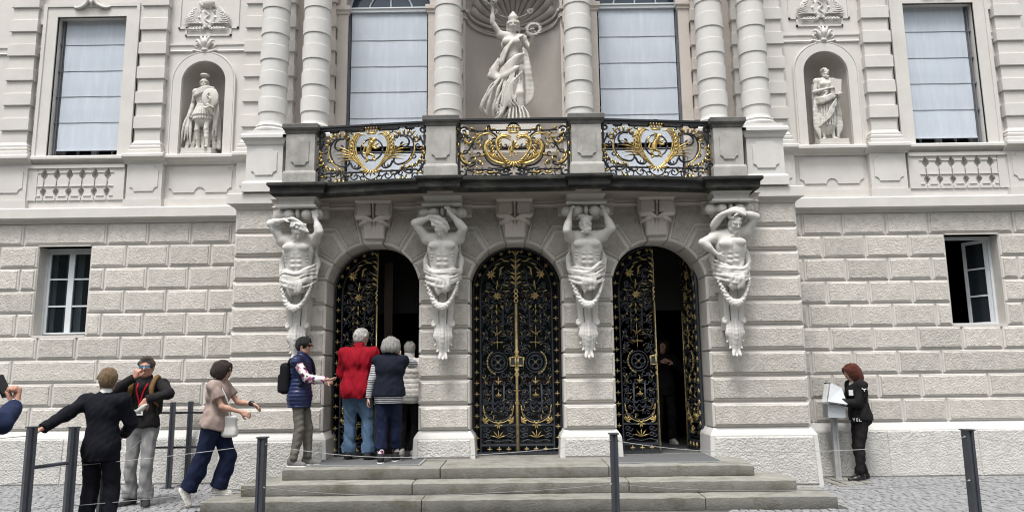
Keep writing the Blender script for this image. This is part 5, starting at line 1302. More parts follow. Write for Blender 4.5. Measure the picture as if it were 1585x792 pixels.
# ------------------------------------------------------------------ statues in the niches
def wreath(S_, c, r, nrm, seed=0, m=26):
    f, l, u = frame3(nrm); g = np.random.default_rng(seed); c = V3(c)
    for i in range(m):
        a = 2*PI*i/m; d = l*math.cos(a)+u*math.sin(a); t = -l*math.sin(a)+u*math.cos(a); p = c+d*r
        for s in (-1, 1):
            q = p+d*s*.022+f*g.normal()*.012; S_.cap(p, q+t*.05+d*s*.014, .013, .005, .003)
    return S_
def central_statue():
    T = thing('goddess_statue', 'tall robed stone goddess raising a laurel wreath in the big middle niche', 'statue', (-.02, .12, 0))
    MS = M['statue']; vx = .0115
    part('base', MS, T, lambda b: b.rect_lathe(-.36, .42, -.26, .25, [(.03, 5.17), (.03, 5.40), (0, 5.42), (0, 5.60)]))
    S = Clay((-.62, -.46, 5.52), (.62, .36, 7.80), vx)
    k = 1.12
    pel, ch, nk = V3(.03, -.02, 6.55), V3(-.01, -.03, 6.98), V3(.01, -.04, 7.20)
    shR, shL = V3(-.20, -.02, 7.17), V3(.20, -.02, 7.10)
    S.ell(pel, (.20, .16, .17), .06); S.ell((0, -.03, 6.77), (.145, .115, .16), .05); S.ell(ch, (.185, .13, .16), .05); S.cap(shR, shL, .075, .075, .05); S.cap((0, -.03, 7.1), nk, .06, .052, .04)
    for s in (-1, 1): S.ell((s*.085-.01, -.145, 7.0), (.075, .06, .07), .025)
    hd = V3(.03, -.075, 7.335); pt, rot = head_shape(S, hd, (-.02, -1, -.32), k=1.08, ears=False)
    g = np.random.default_rng(4)
    curls(S, [pt(-.02+.085*math.cos(a), .088*math.sin(a), .02-.05*q) for a in np.linspace(1.0, 5.28, 14) for q in (0, 1, 2)], .024, .010, seed=3)
    for s in (-1, 1): S.curve([pt(.03, s*.075, .02), pt(-.01, s*.095, -.06), pt(-.03, s*.085, -.15), pt(-.02, s*.10, -.2)], [.026, .026, .02, .012], .01)
    # tower-like diadem
    S.cap(pt(-.005, 0, .060), pt(-.012, 0, .085), .086, .090, .008); S.cap(pt(-.012, 0, .112), pt(-.015, 0, .125), .062, .058, .005); S.cap(pt(-.015, 0, .15), pt(-.018, 0, .165), .045, .036, .005)
    arm_shape(S, shR, (-.335, -.10, 7.36), (-.335, -.14, 7.60), 1.0); bicep(S, shR, (-.335, -.10, 7.36), .9); hand_shape(S, (-.335, -.14, 7.60), (.05, -.1, 1), (.6, -.6, .1), 1.1, .9, 1, vr=1.2)
    arm_shape(S, shL, (.345, -.03, 6.90), (.355, -.25, 7.02), 1.0); hand_shape(S, (.355, -.25, 7.02), (.1, -.4, .9), (-.2, -.8, .3), 1.1, .5, -1, vr=1.2)
    # robe: long skirt over striding legs
    hR, hL = V3(-.09, -.03, 6.5), V3(.10, -.03, 6.5)
    leg_shape(S, hR, (-.13, -.10, 6.05), (-.13, .02, 5.64), 1.1); leg_shape(S, hL, (.13, -.19, 6.08), (.16, -.12, 5.64), 1.25)
    S.cap((0, .0, 6.5), (.0, .02, 5.66), .17, .20, .05, sq=((0, 1, 0), .75))
    S.curve([(-.02, .02, 6.4), (-.12, .03, 6.05), (-.20, .02, 5.76)], [.14, .12, .09], .05)
    # mantle over the left shoulder, swag over the hips, panels of folds
    for j in range(7): S.curve([(.20-.012*j, -.08, 7.14), (.06-.02*j, -.17, 7.02-.02*j), (-.10-.006*j, -.16, 6.90-.035*j), (-.20, -.06, 6.80-.03*j)], [.02, .018, .018, .016], .010)
    for j in range(6): S.curve([(.22, -.06, 6.82-.02*j), (.09-.01*j, -.20, 6.72-.03*j), (-.10, -.21, 6.56-.035*j), (-.25-.01*j, -.10, 6.42-.03*j)], [.022, .034, .034, .03], .012)
    for j in range(4): S.curve([(-.24, -.10, 6.72-.05*j), (-.32-.02*j, -.08, 6.52-.03*j), (-.28, -.09, 6.38+.0*j)], [.02, .05, .03], .02)
    S.curve([(-.20, -.05, 6.72), (-.33, -.06, 6.52), (-.25, -.12, 6.36), (-.08, -.20, 6.40), (.10, -.22, 6.52)], [.03, .07, .055, .05, .035], .03)
    gg = np.random.default_rng(12)
    for j in range(9):
        x0 = .12-.045*j+gg.normal()*.012; e = gg.normal()*.03; S.curve([(x0, -.20, 6.50-.02*j), (x0-.03-.02*j+e, -.205, 6.2), (x0-.06-.028*j-e, -.185, 5.94-.03*(j % 3)), (x0-.08-.034*j+e, -.14, 5.68+.014*j)], [.010, .014+.012*(j % 2), .018+.012*((j+1) % 2), .020], .006)
    for j in range(6):                                        # cloth drawn diagonally across the standing leg
        S.curve([(.19-.01*j, -.17, 6.48-.05*j), (.04-.02*j, -.245+.006*j, 6.30-.07*j), (-.15-.015*j, -.20, 6.06-.07*j), (-.25-.015*j, -.08, 5.95-.05*j)], [.010, .020, .024, .012], .007)
    for j in range(5): S.curve([(.06-.01*j, -.24, 6.45), (.0-.03*j, -.24, 6.2), (.02-.05*j, -.23, 5.98-.02*j), (.10-.05*j, -.21, 5.86)], [.010, .018, .020, .010], .006)
    for j in range(6): S.curve([(.20+.012*j, -.08+.02*j, 6.9), (.24+.014*j, -.08, 6.55), (.26+.02*j, -.05, 6.2), (.22+.025*j, -.06, 5.92+.02*j)], [.02, .028, .034, .018], .014)
    for j in range(6): S.curve([(-.03+.045*j, -.20, 5.86), (-.05+.06*j, -.22, 5.75), (-.07+.07*j, -.23, 5.63)], [.012, .018, .022], .010)
    for j in range(4): S.curve([(-.20-.02*j, -.02, 6.15), (-.25-.03*j, -.04, 5.92), (-.27-.035*j+.04*(j % 2), -.06, 5.74+.02*j)], [.012, .024, .020], .008)
    S.wrinkle((-.6, -.5, 5.6), (.6, .4, 6.9), .0035, 50, 2, (1, 1, .35))
    S.cut((0, 0, 5.59), (0, 0, -1))
    S.mesh('figure', MS, T, lambda P: P*np.array([.94, .94, 1])+np.array([.0, 0, 0]))
    for c, nr, sd in (((-.345, -.20, 7.745), (.1, -1, -.3), 1), ((.36, -.31, 7.13), (-.1, -1, .2), 2)):
        S = Clay(V3(c)-.20, V3(c)+.20, .0085); wreath(S, c, .105, nr, sd); S.mesh('wreath', M['post_stone'], T)
central_statue()
def soldier():
    T = thing('soldier_statue', 'stone Roman soldier with crested helmet and round shield in a niche', 'statue', (-5.10, .05, 0))
    MS = M['statue']; k = .68; B = 5.235
    part('base', MS, T, lambda b: b.rect_lathe(-.27, .22, -.16, .14, [(.008, 5.135), (.008, 5.16), (0, 5.165), (0, B)]))
    xf = lambda P: P*k+np.array([.0, 0, B])
    S = Clay((-.58, -.42, -.02), (.56, .34, 2.02), .0115)
    pel, ch, nk = V3(.02, 0, .98), V3(0, -.02, 1.32), V3(0, -.02, 1.52); shR, shL = V3(-.22, -.01, 1.46), V3(.22, -.01, 1.46)
    torso_nude(S, pel, ch, nk, shR, shL, 1.02)
    S.cap((0, -.0, 1.02), (0, 0, .84), .21, .245, .03, sq=((0, 1, 0), .72))                       # tunic skirt
    for j in range(13):
        a = -1.5+3.0*j/12; S.cap((.19*math.sin(a), -.145*math.cos(a), 1.02), (.245*math.sin(a), -.185*math.cos(a), .86), .020, .026, .008); S.cap((.22*math.sin(a), -.16*math.cos(a), .86), (.24*math.sin(a), -.175*math.cos(a), .76), .022, .022, .010)
    leg_shape(S, (-.10, 0, .92), (-.12, -.05, .50), (-.10, .03, .10), 1.05); leg_shape(S, (.11, 0, .92), (.12, -.10, .51), (.17, -.12, .10), 1.05)
    foot_shape(S, (-.10, .03, .09), (-.3, -1, 0)); foot_shape(S, (.17, -.12, .09), (.15, -1, 0))
    for x, y, z in ((-.115, -.0, .42), (.14, -.11, .42)):
        S.ell((x, y, z-.12), (.058, .058, .07), .01); S.cap((x-.05, y-.02, z), (x+.05, y-.02, z), .02, .02, .01)
    hd = V3(0, -.045, 1.66); pt, rot = head_shape(S, hd, (.12, -1, -.08)); curls(S, [pt(.075, b, -.075-.02*abs(b)*10) for b in (-.04, -.02, 0, .02, .04)]+[pt(.085, b, -.045) for b in (-.03, -.012, .012, .03)], .018, .006)
    S.ell(pt(-.012, 0, .045), (.088, .105, .092), .006); S.curve([pt(.09, -.03, .05), pt(.05, -.085, .035), pt(-.02, -.098, -.02), pt(-.06, -.07, -.06)], .016, .008); S.curve([pt(.09, .03, .05), pt(.05, .085, .035), pt(-.02, .098, -.02), pt(-.06, .07, -.06)], .016, .008)
    S.cap(pt(-.01, 0, .13), pt(-.02, 0, .17), .03, .03, .01); S.ell(pt(-.01, 0, .205), (.105, .12, .05), .008); S.cap(pt(.05, -.04, .20), pt(.05, .04, .20), .036, .036, .01)
    arm_shape(S, shR, (-.29, .03, 1.16), (-.31, -.05, .92), 1.05); bicep(S, shR, (-.29, .03, 1.16), .95); hand_shape(S, (-.31, -.05, .92), (0, -.1, -1), (.8, -.3, 0), 1.1, .8, 1, vr=1.3)
    arm_shape(S, shL, (.30, -.03, 1.18), (.26, -.22, 1.10), 1.05); hand_shape(S, (.26, -.24, 1.08), (-.3, -.5, -.6), (0, -.6, .4), 1.1, 1.0, 1, vr=1.3)
    # cloak: collar over the shoulders and long folds behind
    for j in range(5): S.curve([(-.24, -.03, 1.46-.03*j), (-.12, -.14, 1.47-.03*j), (.08, -.16, 1.53-.028*j), (.22, -.06, 1.54-.02*j)], [.03, .032, .036, .036], .014)
    for j in range(7):
        x0 = -.30+.10*j; S.curve([(x0*.8, .10, 1.45), (x0*.95, .14, 1.0), (x0*1.15+.02*math.sin(j), .12, .55), (x0*1.3, .05+.02*(j % 2), .08)], [.03, .045, .055, .05], .03)
    for sx, y in ((-1, .0), (1, -.04)):
        for j in range(4): S.curve([(sx*(.24+.015*j), .02, 1.36), (sx*(.28+.02*j+.02*(j % 2)), y, .95), (sx*(.29+(.05 if sx < 0 else .02)*j), y-.03-.03*(j % 2), .55+.02*j), (sx*(.27+(.075 if sx < 0 else .03)*j), y-.04, .16+.07*((j*2) % 3) if sx < 0 else .34+.08*(j % 3))], [.018, .026, .034, .014], .006)
    S.wrinkle((-.6, -.4, 0), (.6, .4, 1.5), .004, 40, 5, (1, 1, .4))
    S.mesh('figure', MS, T, xf)
    S = Clay((.02, -.46, .86), (.52, -.16, 1.50), .014)                                              # shield with raised rim and scroll
    for j in range(1):
        S.ell((.25, -.27, 1.22), (.205, .045, .245), .0); S.ell((.25, -.325, 1.22), (.165, .035, .20), .006, mode=-1); S.ell((.25, -.29, 1.22), (.15, .03, .18), .006)
    S.curve([(.12, -.30, .98), (.20, -.33, .94), (.28, -.33, .99), (.36, -.30, .96)], [.02, .035, .03, .02], .01); S.curve([(.25, -.34, 1.34), (.20, -.335, 1.25), (.28, -.335, 1.18), (.24, -.335, 1.10)], .014, .01)
    S.mesh('shield', MS, T, xf)
soldier()
def philosopher():
    T = thing('philosopher_statue', 'stone bearded man in a long robe holding a tablet in a niche', 'statue', (5.08, .05, 0))
    MS = M['statue']; k = .69; B = 5.235
    part('base', MS, T, lambda b: b.rect_lathe(-.19, .27, -.16, .14, [(.008, 5.135), (.008, 5.16), (0, 5.165), (0, B)]))
    xf = lambda P: P*np.array([k*.92, k*.92, k])+np.array([.02, 0, B])
    S = Clay((-.46, -.42, -.02), (.46, .32, 1.92), .0115)
    pel, ch, nk = V3(.0, 0, .98), V3(0, -.02, 1.32), V3(0, -.02, 1.52); shR, shL = V3(-.22, -.01, 1.46), V3(.22, -.01, 1.46)
    torso_nude(S, pel, ch, nk, shR, shL, 1.02)
    S.cap((0, 0, 1.02), (-.03, -.01, .36), .205, .20, .04, sq=((0, 1, 0), .8))
    leg_shape(S, (-.10, 0, .92), (-.12, -.04, .50), (-.13, -.03, .10), 1.05); leg_shape(S, (.11, 0, .92), (.11, -.06, .51), (.10, -.04, .10), 1.05)
    foot_shape(S, (-.13, -.03, .09), (-.45, -1, 0), 1.05); foot_shape(S, (.10, -.04, .09), (.3, -1, 0), 1.05)
    hd = V3(.01, -.045, 1.66); pt, rot = head_shape(S, hd, (.22, -1, .02))
    g = np.random.default_rng(8)
    curls(S, [pt(.06+.02*g.random(), -.045+.09*g.random(), -.08-.05*g.random()) for _ in range(16)], .018, .006, seed=1); curls(S, [pt(.085, b, -.045) for b in (-.03, -.012, .012, .03)], .012, .006)
    curls(S, [pt(-.015+.085*math.cos(a), .085*math.sin(a), .04+.06*g.random()) for a in np.linspace(-2.6, 2.6, 22)]+[pt(-.05+.08*g.random(), -.06+.12*g.random(), .105) for _ in range(12)]+[pt(-.08, -.06+.12*g.random(), -.04+.08*g.random()) for _ in range(8)], .026, .008, seed=2)
    arm_shape(S, shR, (-.30, -.04, 1.20), (-.03, -.22, 1.22), 1.05); bicep(S, shR, (-.30, -.04, 1.20), 1.0); hand_shape(S, (-.03, -.22, 1.22), (1, -.25, .1), (0, -.1, -.6), 1.1, .35, 1, vr=1.3)
    arm_shape(S, shL, (.29, .0, 1.18), (.26, -.2, 1.02), 1.05); hand_shape(S, (.26, -.2, 1.02), (-.2, -.8, .1), (-.2, 0, 1), 1.1, .7, 1, vr=1.3)
    for j in range(5): S.curve([(-.27, -.02, 1.06-.035*j), (-.14, -.21, 1.00-.025*j), (.06, -.23, 1.07-.02*j), (.25, -.12, 1.13-.01*j)], [.03, .036, .036, .03], .012)
    for j in range(5): S.curve([(.24-.02*j, -.04, 1.46), (.16-.02*j, -.17, 1.36-.02*j), (.04-.03*j, -.19, 1.20-.03*j), (-.10-.02*j, -.19, 1.08-.02*j)], [.022, .022, .022, .014], .006)
    for j in range(9):
        a = -1.3+2.6*j/8; S.curve([(.19*math.sin(a), -.17*math.cos(a), .96), (.20*math.sin(a)-.01, -.19*math.cos(a), .66+.03*(j % 2)), (.21*math.sin(a)-.03, -.19*math.cos(a), .36)], [.012, .020, .024], .014)
    for j in range(5): S.curve([(.18, -.20, .98-.03*j), (.02, -.24, .78-.05*j), (-.12, -.22, .52-.02*j), (-.20, -.14, .38)], [.010, .018, .020, .012], .010)
    for sx in (-1, 1):
        for j in range(4): S.curve([(sx*(.21+.02*j), .0, 1.14), (sx*(.26+.02*j), -.01, .75), (sx*(.24+.03*j), -.02, .35), (sx*(.22+.025*j), -.02, .06+.05*j)], [.03, .04, .04, .02], .016)
    for j in range(6): S.curve([(-.25+.1*j, .10, 1.4), (-.25+.1*j, .13, .8), (-.26+.105*j, .10, .06)], [.05, .06, .06], .03)
    S.wrinkle((-.6, -.4, 0), (.6, .4, 1.1), .004, 40, 6, (1, 1, .4)); S.cut((0, 0, .015), (0, 0, -1))
    S.mesh('figure', MS, T, xf)
    b = MB(); b.box(-.12, .12, -.018, .018, -.19, .19, T=Matrix.Translation((.02+.165*k, -.215*k, B+1.26*k)) @ Matrix.Rotation(.1, 4, 'Y') @ Matrix.Diagonal((k, k, k, 1)))
    b.build('tablet', MS, T)
philosopher()
# carved crests over niches and windows, trophies above
def reliefs():
    for s in (-1, 1):
        S = Clay((-.30, -.12, 6.84), (.30, .02, 7.22), .010)
        for e in (-1, 1):
            S.curve([(e*.02, -.03, 6.92), (e*.10, -.04, 6.905), (e*.18, -.04, 6.93), (e*.21, -.03, 6.90)], [.02, .022, .018, .008], .006)
            S.curve([(e*.02, -.03, 6.93), (e*.07, -.06, 7.02), (e*.12, -.06, 7.09), (e*.16, -.03, 7.08)], [.022, .028, .02, .009], .006)
            S.curve([(e*.01, -.03, 6.95), (e*.035, -.07, 7.05), (e*.06, -.07, 7.14), (e*.085, -.04, 7.14)], [.02, .024, .017, .008], .006)
            S.curve([(e*.13, -.04, 6.97), (e*.17, -.05, 7.0), (e*.15, -.05, 7.03)], [.012, .014, .008], .006)
        S.curve([(0, -.03, 6.92), (0, -.08, 7.05), (0, -.05, 7.17)], [.025, .03, .014], .006); S.ell((0, -.05, 6.93), (.05, .035, .03), .01)
        o = S.mesh('carved_crest', M['plaster'], PAL); o.location = (s*5.10, 0, 0)
        S = Clay((-.52, -.14, 7.22), (.52, .02, 8.0), .0115)
        g = np.random.default_rng(3 if s < 0 else 6)
        S.ell((0, -.02, 7.50), (.135, .045, .175), .006); S.ell((0, -.062, 7.50), (.115, .02, .15), .004, mode=-1); S.curve([(-.03, -.05, 7.60), (.03, -.055, 7.54), (-.03, -.055, 7.47), (.03, -.05, 7.41)], .014, .004)
        for q in range(10): S.ell((.135*math.cos(q*.628), -.045, 7.50+.175*math.sin(q*.628)), (.018, .016, .018), .003)
        for e in (-1, 1):
            for j in range(10):
                a = .02+.13*j; S.curve([(e*.13, -.03, 7.40+.01*j), (e*(.13+.16*math.cos(a)), -.05, 7.40+.10*math.sin(a)+.02*j), (e*(.13+.30*math.cos(a*.8)), -.02, 7.38+.26*math.sin(a*.8))], [.008, .013, .004], .003)
            for j in range(6): S.curve([(e*.05*j, -.03, 7.35), (e*(.05*j+.06), -.04, 7.30), (e*(.05*j+.12), -.02, 7.27+.01*j)], [.009, .012, .004], .003)
        for j in range(4): S.cap((-.15, -.03, 7.75+.01*j), (.35-.1*j, -.03, 7.45+.12*j), .012, .012, .006)
        S.ell((.02, -.06, 7.75), (.10, .06, .09), .01)
        o = S.mesh('trophy_relief', M['plaster'], PAL); o.location = (s*5.09, 0, 0)
    S = Clay((-.36, -.14, 7.62), (.36, .02, 8.05), .010)
    for e in (-1, 1):
        S.curve([(e*.03, -.05, 7.86), (e*.08, -.07, 7.76), (e*.17, -.06, 7.70), (e*.26, -.05, 7.69), (e*.31, -.03, 7.73), (e*.26, -.04, 7.76)], [.02, .026, .022, .018, .014, .010], .006)
        S.curve([(e*.02, -.05, 7.88), (e*.06, -.08, 7.80), (e*.10, -.08, 7.72)], [.02, .026, .012], .006)
    S.ell((0, -.06, 7.86), (.05, .05, .10), .01); S.curve([(0, -.05, 7.85), (0, -.09, 7.77), (0, -.05, 7.70)], [.02, .024, .012], .006)
    for s in (-1, 1):
        o = S.mesh('carved_crest', M['plaster'], PAL) if s < 0 else copy_obj(o, PAL); o.location = (s*7.015, -.03, .0)
reliefs()
# ------------------------------------------------------------------ people
def fab(name, col, rough=.85, var=.12, scale=14, bump=.25, **k): return mat(name, col, rough, var, scale, bump, 120, .003, spec=.15, **k)
M['skin'] = mat('skin', (.46, .27, .20), .55, .08, 12, .05, 80, .002, spec=.35)
M['skin_red'] = mat('ruddy_skin', (.44, .23, .17), .55, .08, 12, .05, 80, .002, spec=.35)
def hair_mat(n, c): return mat(n, c, .5, .42, 45, 1.0, 90, .02, spec=.4, stretch=(3, 3, .35))
M['blond'] = hair_mat('blond_hair', (.27, .18, .095)); M['brown_hair'] = hair_mat('brown_hair', (.035, .022, .017)); M['black_hair'] = hair_mat('black_hair', (.012, .011, .012))
M['white_hair'] = hair_mat('white_hair', (.78, .76, .73)); M['grey_hair'] = hair_mat('grey_hair', (.50, .485, .46)); M['red_hair'] = hair_mat('red_hair', (.13, .026, .013)); M['greybrown_hair'] = hair_mat('greybrown_hair', (.10, .078, .06))
M['navy_suit'] = fab('navy_suit', (.006, .0065, .011)); M['navy_blue'] = fab('navy_blue_suit', (.014, .022, .055)); M['white_cloth'] = fab('white_cloth', (.72, .71, .69))
M['black_cloth'] = fab('black_cloth', (.014, .013, .014)); M['grey_jeans'] = fab('grey_jeans', (.24, .24, .24), patch=.35, pscale=5, pcol=(.34, .34, .34)); M['blue_jeans'] = fab('blue_jeans', (.085, .145, .235), patch=.5, pscale=5, pcol=(.16, .235, .33))
M['taupe'] = fab('taupe_top', (.34, .265, .235)); M['navy_trousers'] = fab('navy_trousers', (.009, .014, .038)); M['khaki'] = fab('grey_khaki', (.135, .125, .11)); M['puffer_blue'] = mat('blue_quilt', (.011, .020, .075), .38, .12, 12, .1, 60, .003, spec=.4)
M['red_fleece'] = fab('red_fleece', (.25, .004, .014)); M['navy_vest'] = fab('navy_vest', (.008, .010, .020)); M['puffer_white'] = mat('pale_quilt', (.60, .58, .55), .5, .06, 12, .1, 60, .003)
M['stripe'] = wave_mat('striped_knit', (.62, .63, .63), (.02, .028, .055), 13, 'Z', coord='Object')
M['floral'] = None
def floral():
    m = bpy.data.materials.new('floral_print'); m.use_nodes = True; t = m.node_tree; b = t.nodes['Principled BSDF']; b.inputs['Roughness'].default_value = .8
    tc = t.nodes.new('ShaderNodeTexCoord'); v = nd(t, 'ShaderNodeTexVoronoi', Scale=26.0); t.links.new(tc.outputs['Object'], v.inputs['Vector'])
    r = t.nodes.new('ShaderNodeValToRGB'); r.color_ramp.interpolation = 'CONSTANT'; e = r.color_ramp.elements
    e[0].position = 0; e[0].color = (.70, .66, .66, 1); e[1].position = .40; e[1].color = (.42, .06, .20, 1)
    for p, c in ((.58, (.10, .02, .06, 1)), (.72, (.66, .60, .62, 1)), (.86, (.05, .05, .09, 1))): q = e.new(p); q.color = c
    s = nd(t, 'ShaderNodeSeparateColor'); t.links.new(v.outputs['Color'], s.inputs[0]); t.links.new(s.outputs[0], r.inputs[0]); t.links.new(r.outputs[0], b.inputs['Base Color']); return m
M['floral'] = floral()
M['shoe_grey'] = fab('grey_shoe', (.17, .165, .16)); M['shoe_white'] = mat('white_shoe', (.68, .66, .60), .6, .06, 12); M['shoe_dark'] = fab('dark_shoe', (.03, .03, .033)); M['sole'] = mat('sole', (.10, .10, .10), .8, .1, 12); M['sole_white'] = mat('white_sole', (.62, .62, .60), .7, .08, 12)
M['leather_black'] = mat('black_leather', (.012, .011, .011), .3, .1, 20, spec=.5)
M['lens'] = glass_material('mirror_lens', (.02, .10, .22), .05); M['lens'].node_tree.nodes['Principled BSDF'].inputs['Metallic'].default_value = .8; M['lens'].node_tree.nodes['Principled BSDF'].inputs['Base Color'].default_value = (.15, .42, .72, 1)
M['dark_lens'] = glass_material('dark_lens', (.01, .01, .012), .08)
M['lanyard'] = fab('red_lanyard', (.48, .012, .03)); M['card'] = mat('white_card', (.72, .72, .72), .5, .03, 10); M['strap_brown'] = fab('brown_strap', (.16, .095, .04)); M['pack_black'] = fab('black_pack', (.010, .010, .013)); M['bag_white'] = mat('white_bag', (.66, .65, .62), .55, .06, 8); M['phone'] = mat('phone_case', (.012, .012, .014), .25, .05, 10, spec=.5)
M['bottle'] = mat('bottle_plastic', (.50, .50, .47), .3, .1, 10); M['skin_shadow'] = M['skin']

def rz3(a): c, s_ = math.cos(a), math.sin(a); return np.array([[c, -s_, 0], [s_, c, 0], [0, 0, 1]])
class Person:
    """local frame: faces -Y, own left is +X; sizes for a 1.75 m body, scaled by H"""
    def __init__(s, label, loc, rz, H=1.75, lean=0.0, side=0.0, girth=1.0, headdir=(0, -1, -.05), headoff=(0, 0, 0), handR=(-.26, -.05, .82), handL=(.26, -.05, .82), poleR=(-.4, .8, 0), poleL=(.4, .8, 0),
                 footR=(-.10, 0, .085), footL=(.10, 0, .085), toeR=(-.15, -1, 0), toeL=(.15, -1, 0), kneeR=(-.1, -1, 0), kneeL=(.1, -1, 0), hip=.93, shw=.185, hR=None, hL=None, skin='skin', shz=0.0):
        s.T = thing('person', label, 'person', loc, rz); s.k = H/1.75; s.g = girth; s.skin = M[skin]
        f = V3(0, -1, 0); up = unit((side, -math.sin(lean), math.cos(lean)))
        s.up = up; s.f = unit(f-up*(f@up)); s.pel = V3(0, 0, hip+.03); P = lambda h, fw=0.0, l=0.0: s.pel+up*h+s.f*fw+V3(1, 0, 0)*l
        s.P = P; s.waist = P(.15); s.ch = P(.36, .0); s.nk = P(.545, .005); s.hd = P(.70, .03)+V3(headoff); s.hdir = headdir
        s.sh = {-1: P(.475+shz, .0, -shw), 1: P(.475+shz, .0, shw)}
        s.wr = {}; s.el = {}
        for sd, h, pl in ((-1, handR, poleR), (1, handL, poleL)): s.el[sd], s.wr[sd] = ik(s.sh[sd], h, .285, .255, pl)
        s.hpd = {-1: hR, 1: hL}; s.foot = {-1: V3(footR), 1: V3(footL)}; s.toe = {-1: toeR, 1: toeL}; s.hipj = {-1: V3(-.088, 0, hip), 1: V3(.088, 0, hip)}; s.kn = {}
        for sd, pl in ((-1, kneeR), (1, kneeL)): s.kn[sd], s.foot[sd] = ik(s.hipj[sd], s.foot[sd], .435, .42, pl)
        pts = np.array([s.pel, s.ch, s.nk, s.hd, *s.sh.values(), *s.wr.values(), *s.el.values(), *s.foot.values(), *s.kn.values()]); s.lo, s.hi = pts.min(0)-.27, pts.max(0)+.27
        s.lo[2] = -.03
    def xf(s): k = s.k; return lambda P: P*k
    def clay(s, vox=.0095, lo=None, hi=None): return Clay(s.lo if lo is None else lo, s.hi if hi is None else hi, vox)
    def fin(s, S, name, m, parent=None): return S.mesh(name, m, parent or s.T, s.xf())
    def body(s, beard=False, vox=.0095, male=True):
        S = s.clay(vox); g = s.g
        S.ell(s.pel, np.array([.14*g, .10*g, .12]), .05); S.ell(s.waist, np.array([.125*g, .09*g, .13]), .05); S.ell(s.ch, np.array([.15*g, .10*g, .15]), .05); S.cap(s.sh[-1], s.sh[1], .055, .055, .05)
        S.cap(s.nk-s.up*.07, s.hd-s.up*.07, .056 if male else .048, .050 if male else .043, .03)
        pt, rot = head_shape(S, s.hd, s.hdir, k=1.0 if male else .95); s.pt, s.rot, s.hk = pt, rot, (1.0 if male else .95)
        for sd in (-1, 1):
            arm_shape(S, s.sh[sd], s.el[sd], s.wr[sd], .92 if male else .84); leg_shape(S, s.hipj[sd], s.kn[sd], s.foot[sd], .92)
            d = unit(s.wr[sd]-s.el[sd]); hp = s.hpd[sd] or {}
            hand_shape(S, s.wr[sd], hp.get('d', d), hp.get('n', (-sd, 0, .01)), 1.0 if male else .92, hp.get('curl', .45), hp.get('side', sd if hp.get('flip') else -sd), thumb=hp.get('thumb', .6), vr=1.1)
            foot_shape(S, s.foot[sd], s.toe[sd], .95)
        s.bodyo = s.fin(S, 'body', s.skin); return s
    def top(s, name, m, hem, sleeve=1.0, thick=.02, puff=0.0, hemtilt=0.0, wr=.005, arm=.050, cuff=.036, hips=1.0, seed=0, parent=None, collar=0.0, neck=.0, upto=None, only=None, drop=0.0, quilt=0.055):
        S = s.clay(.0105); g = s.g; t = thick
        S.ell(s.ch, np.array([.165*g+t, .112*g+t, .17+t*.5]), .05); S.ell(s.waist, np.array([.140*g*hips+t, .105*g+t, .16]), .06); S.ell(s.pel, np.array([.155*g*hips+t, .115*g+t, .15]), .06)
        S.cap(s.pel-V3(0, 0, .02), s.pel-V3(0, 0, .25), .15*g*hips+t, .155*g*hips+t, .06, sq=((0, 1, 0), .78))
        if hem < .95: S.ell(s.pel+V3(0, .055, -.045), (.14*g*hips+t, .088*g+t*.7, .12), .04)
        S.cap(s.sh[-1], s.sh[1], .062+t*.7, .062+t*.7, .05); S.cap(s.nk-s.up*.09, s.nk-s.up*.02, .075+t, .055+t*.6, .04)
        if puff:                                               # stitched quilting: soft ridges across the garment
            g3 = s.ax3(S); z = g3[2]; S.f += (puff*(np.abs(np.sin(z*PI/quilt))**.6-.6)*-1).astype(np.float32)
        S.cut(s.pel+V3(0, 0, hem-.96), (0, hemtilt, -1))
        if collar: S.cap(s.nk-s.up*.03, s.nk+s.up*collar, .066+t*.5, .062+t*.5, .012)
        for sd in (-1, 1):
            if only is not None and sd != only: continue
            if sleeve <= 0: continue
            sh, el, w = s.sh[sd], s.el[sd], s.wr[sd]
            if sleeve >= .55:
                S.cap(sh, el, arm+t*.9, arm*.88+t*.6, .035); e2 = el+(w-el)*min(1, (sleeve-.5)*2)
                d_ = unit(e2-el); S.cap(el, e2+d_*.04, arm*.88+t*.6, cuff+t*.5, .03, clip=(e2, d_))
                u = unit(np.cross(el-sh, w-el)+V3(1e-6, 0, 0))
                for j in range(3): S.cap(el+(sh-el)*(.10+.10*j)+u*.03, el+(sh-el)*(.10+.10*j)-u*.03, arm*.62+t*.5, arm*.62+t*.5, .02)
                S.ell(el, np.array([1, 1, 1])*(arm*.86+t*.55), .015) if j == 0 else None
            else: q = sh+(el-sh)*sleeve*2; d_ = unit(el-sh); S.cap(sh, q+d_*.05, arm+t*1.1, arm+t*1.15, .035, clip=(q, d_))
            if puff and sleeve >= .55:
                for j in range(9):
                    q = j/8; p = sh+(el-sh)*min(1, q*2) if q < .5 else el+(w-el)*(q-.5)*2; d = unit(el-sh if q < .5 else w-el); S.ell(p, np.array([1, 1, 1])*(arm+t*.9+.008), .01)
        if neck: S.ell(s.nk+s.f*.05+s.up*.03, (.075, .075, neck), .02, mode=-1)
        S.wrinkle(s.lo, s.hi, wr*.8, 46, seed, (1, 1, .55)); S.wrinkle(s.lo, s.hi, wr*.45, 95, seed+5, (1, 1, .5))
        return s.fin(S, name, m, parent)
    def ax3(s, S): return np.meshgrid(*S.ax, indexing='ij')
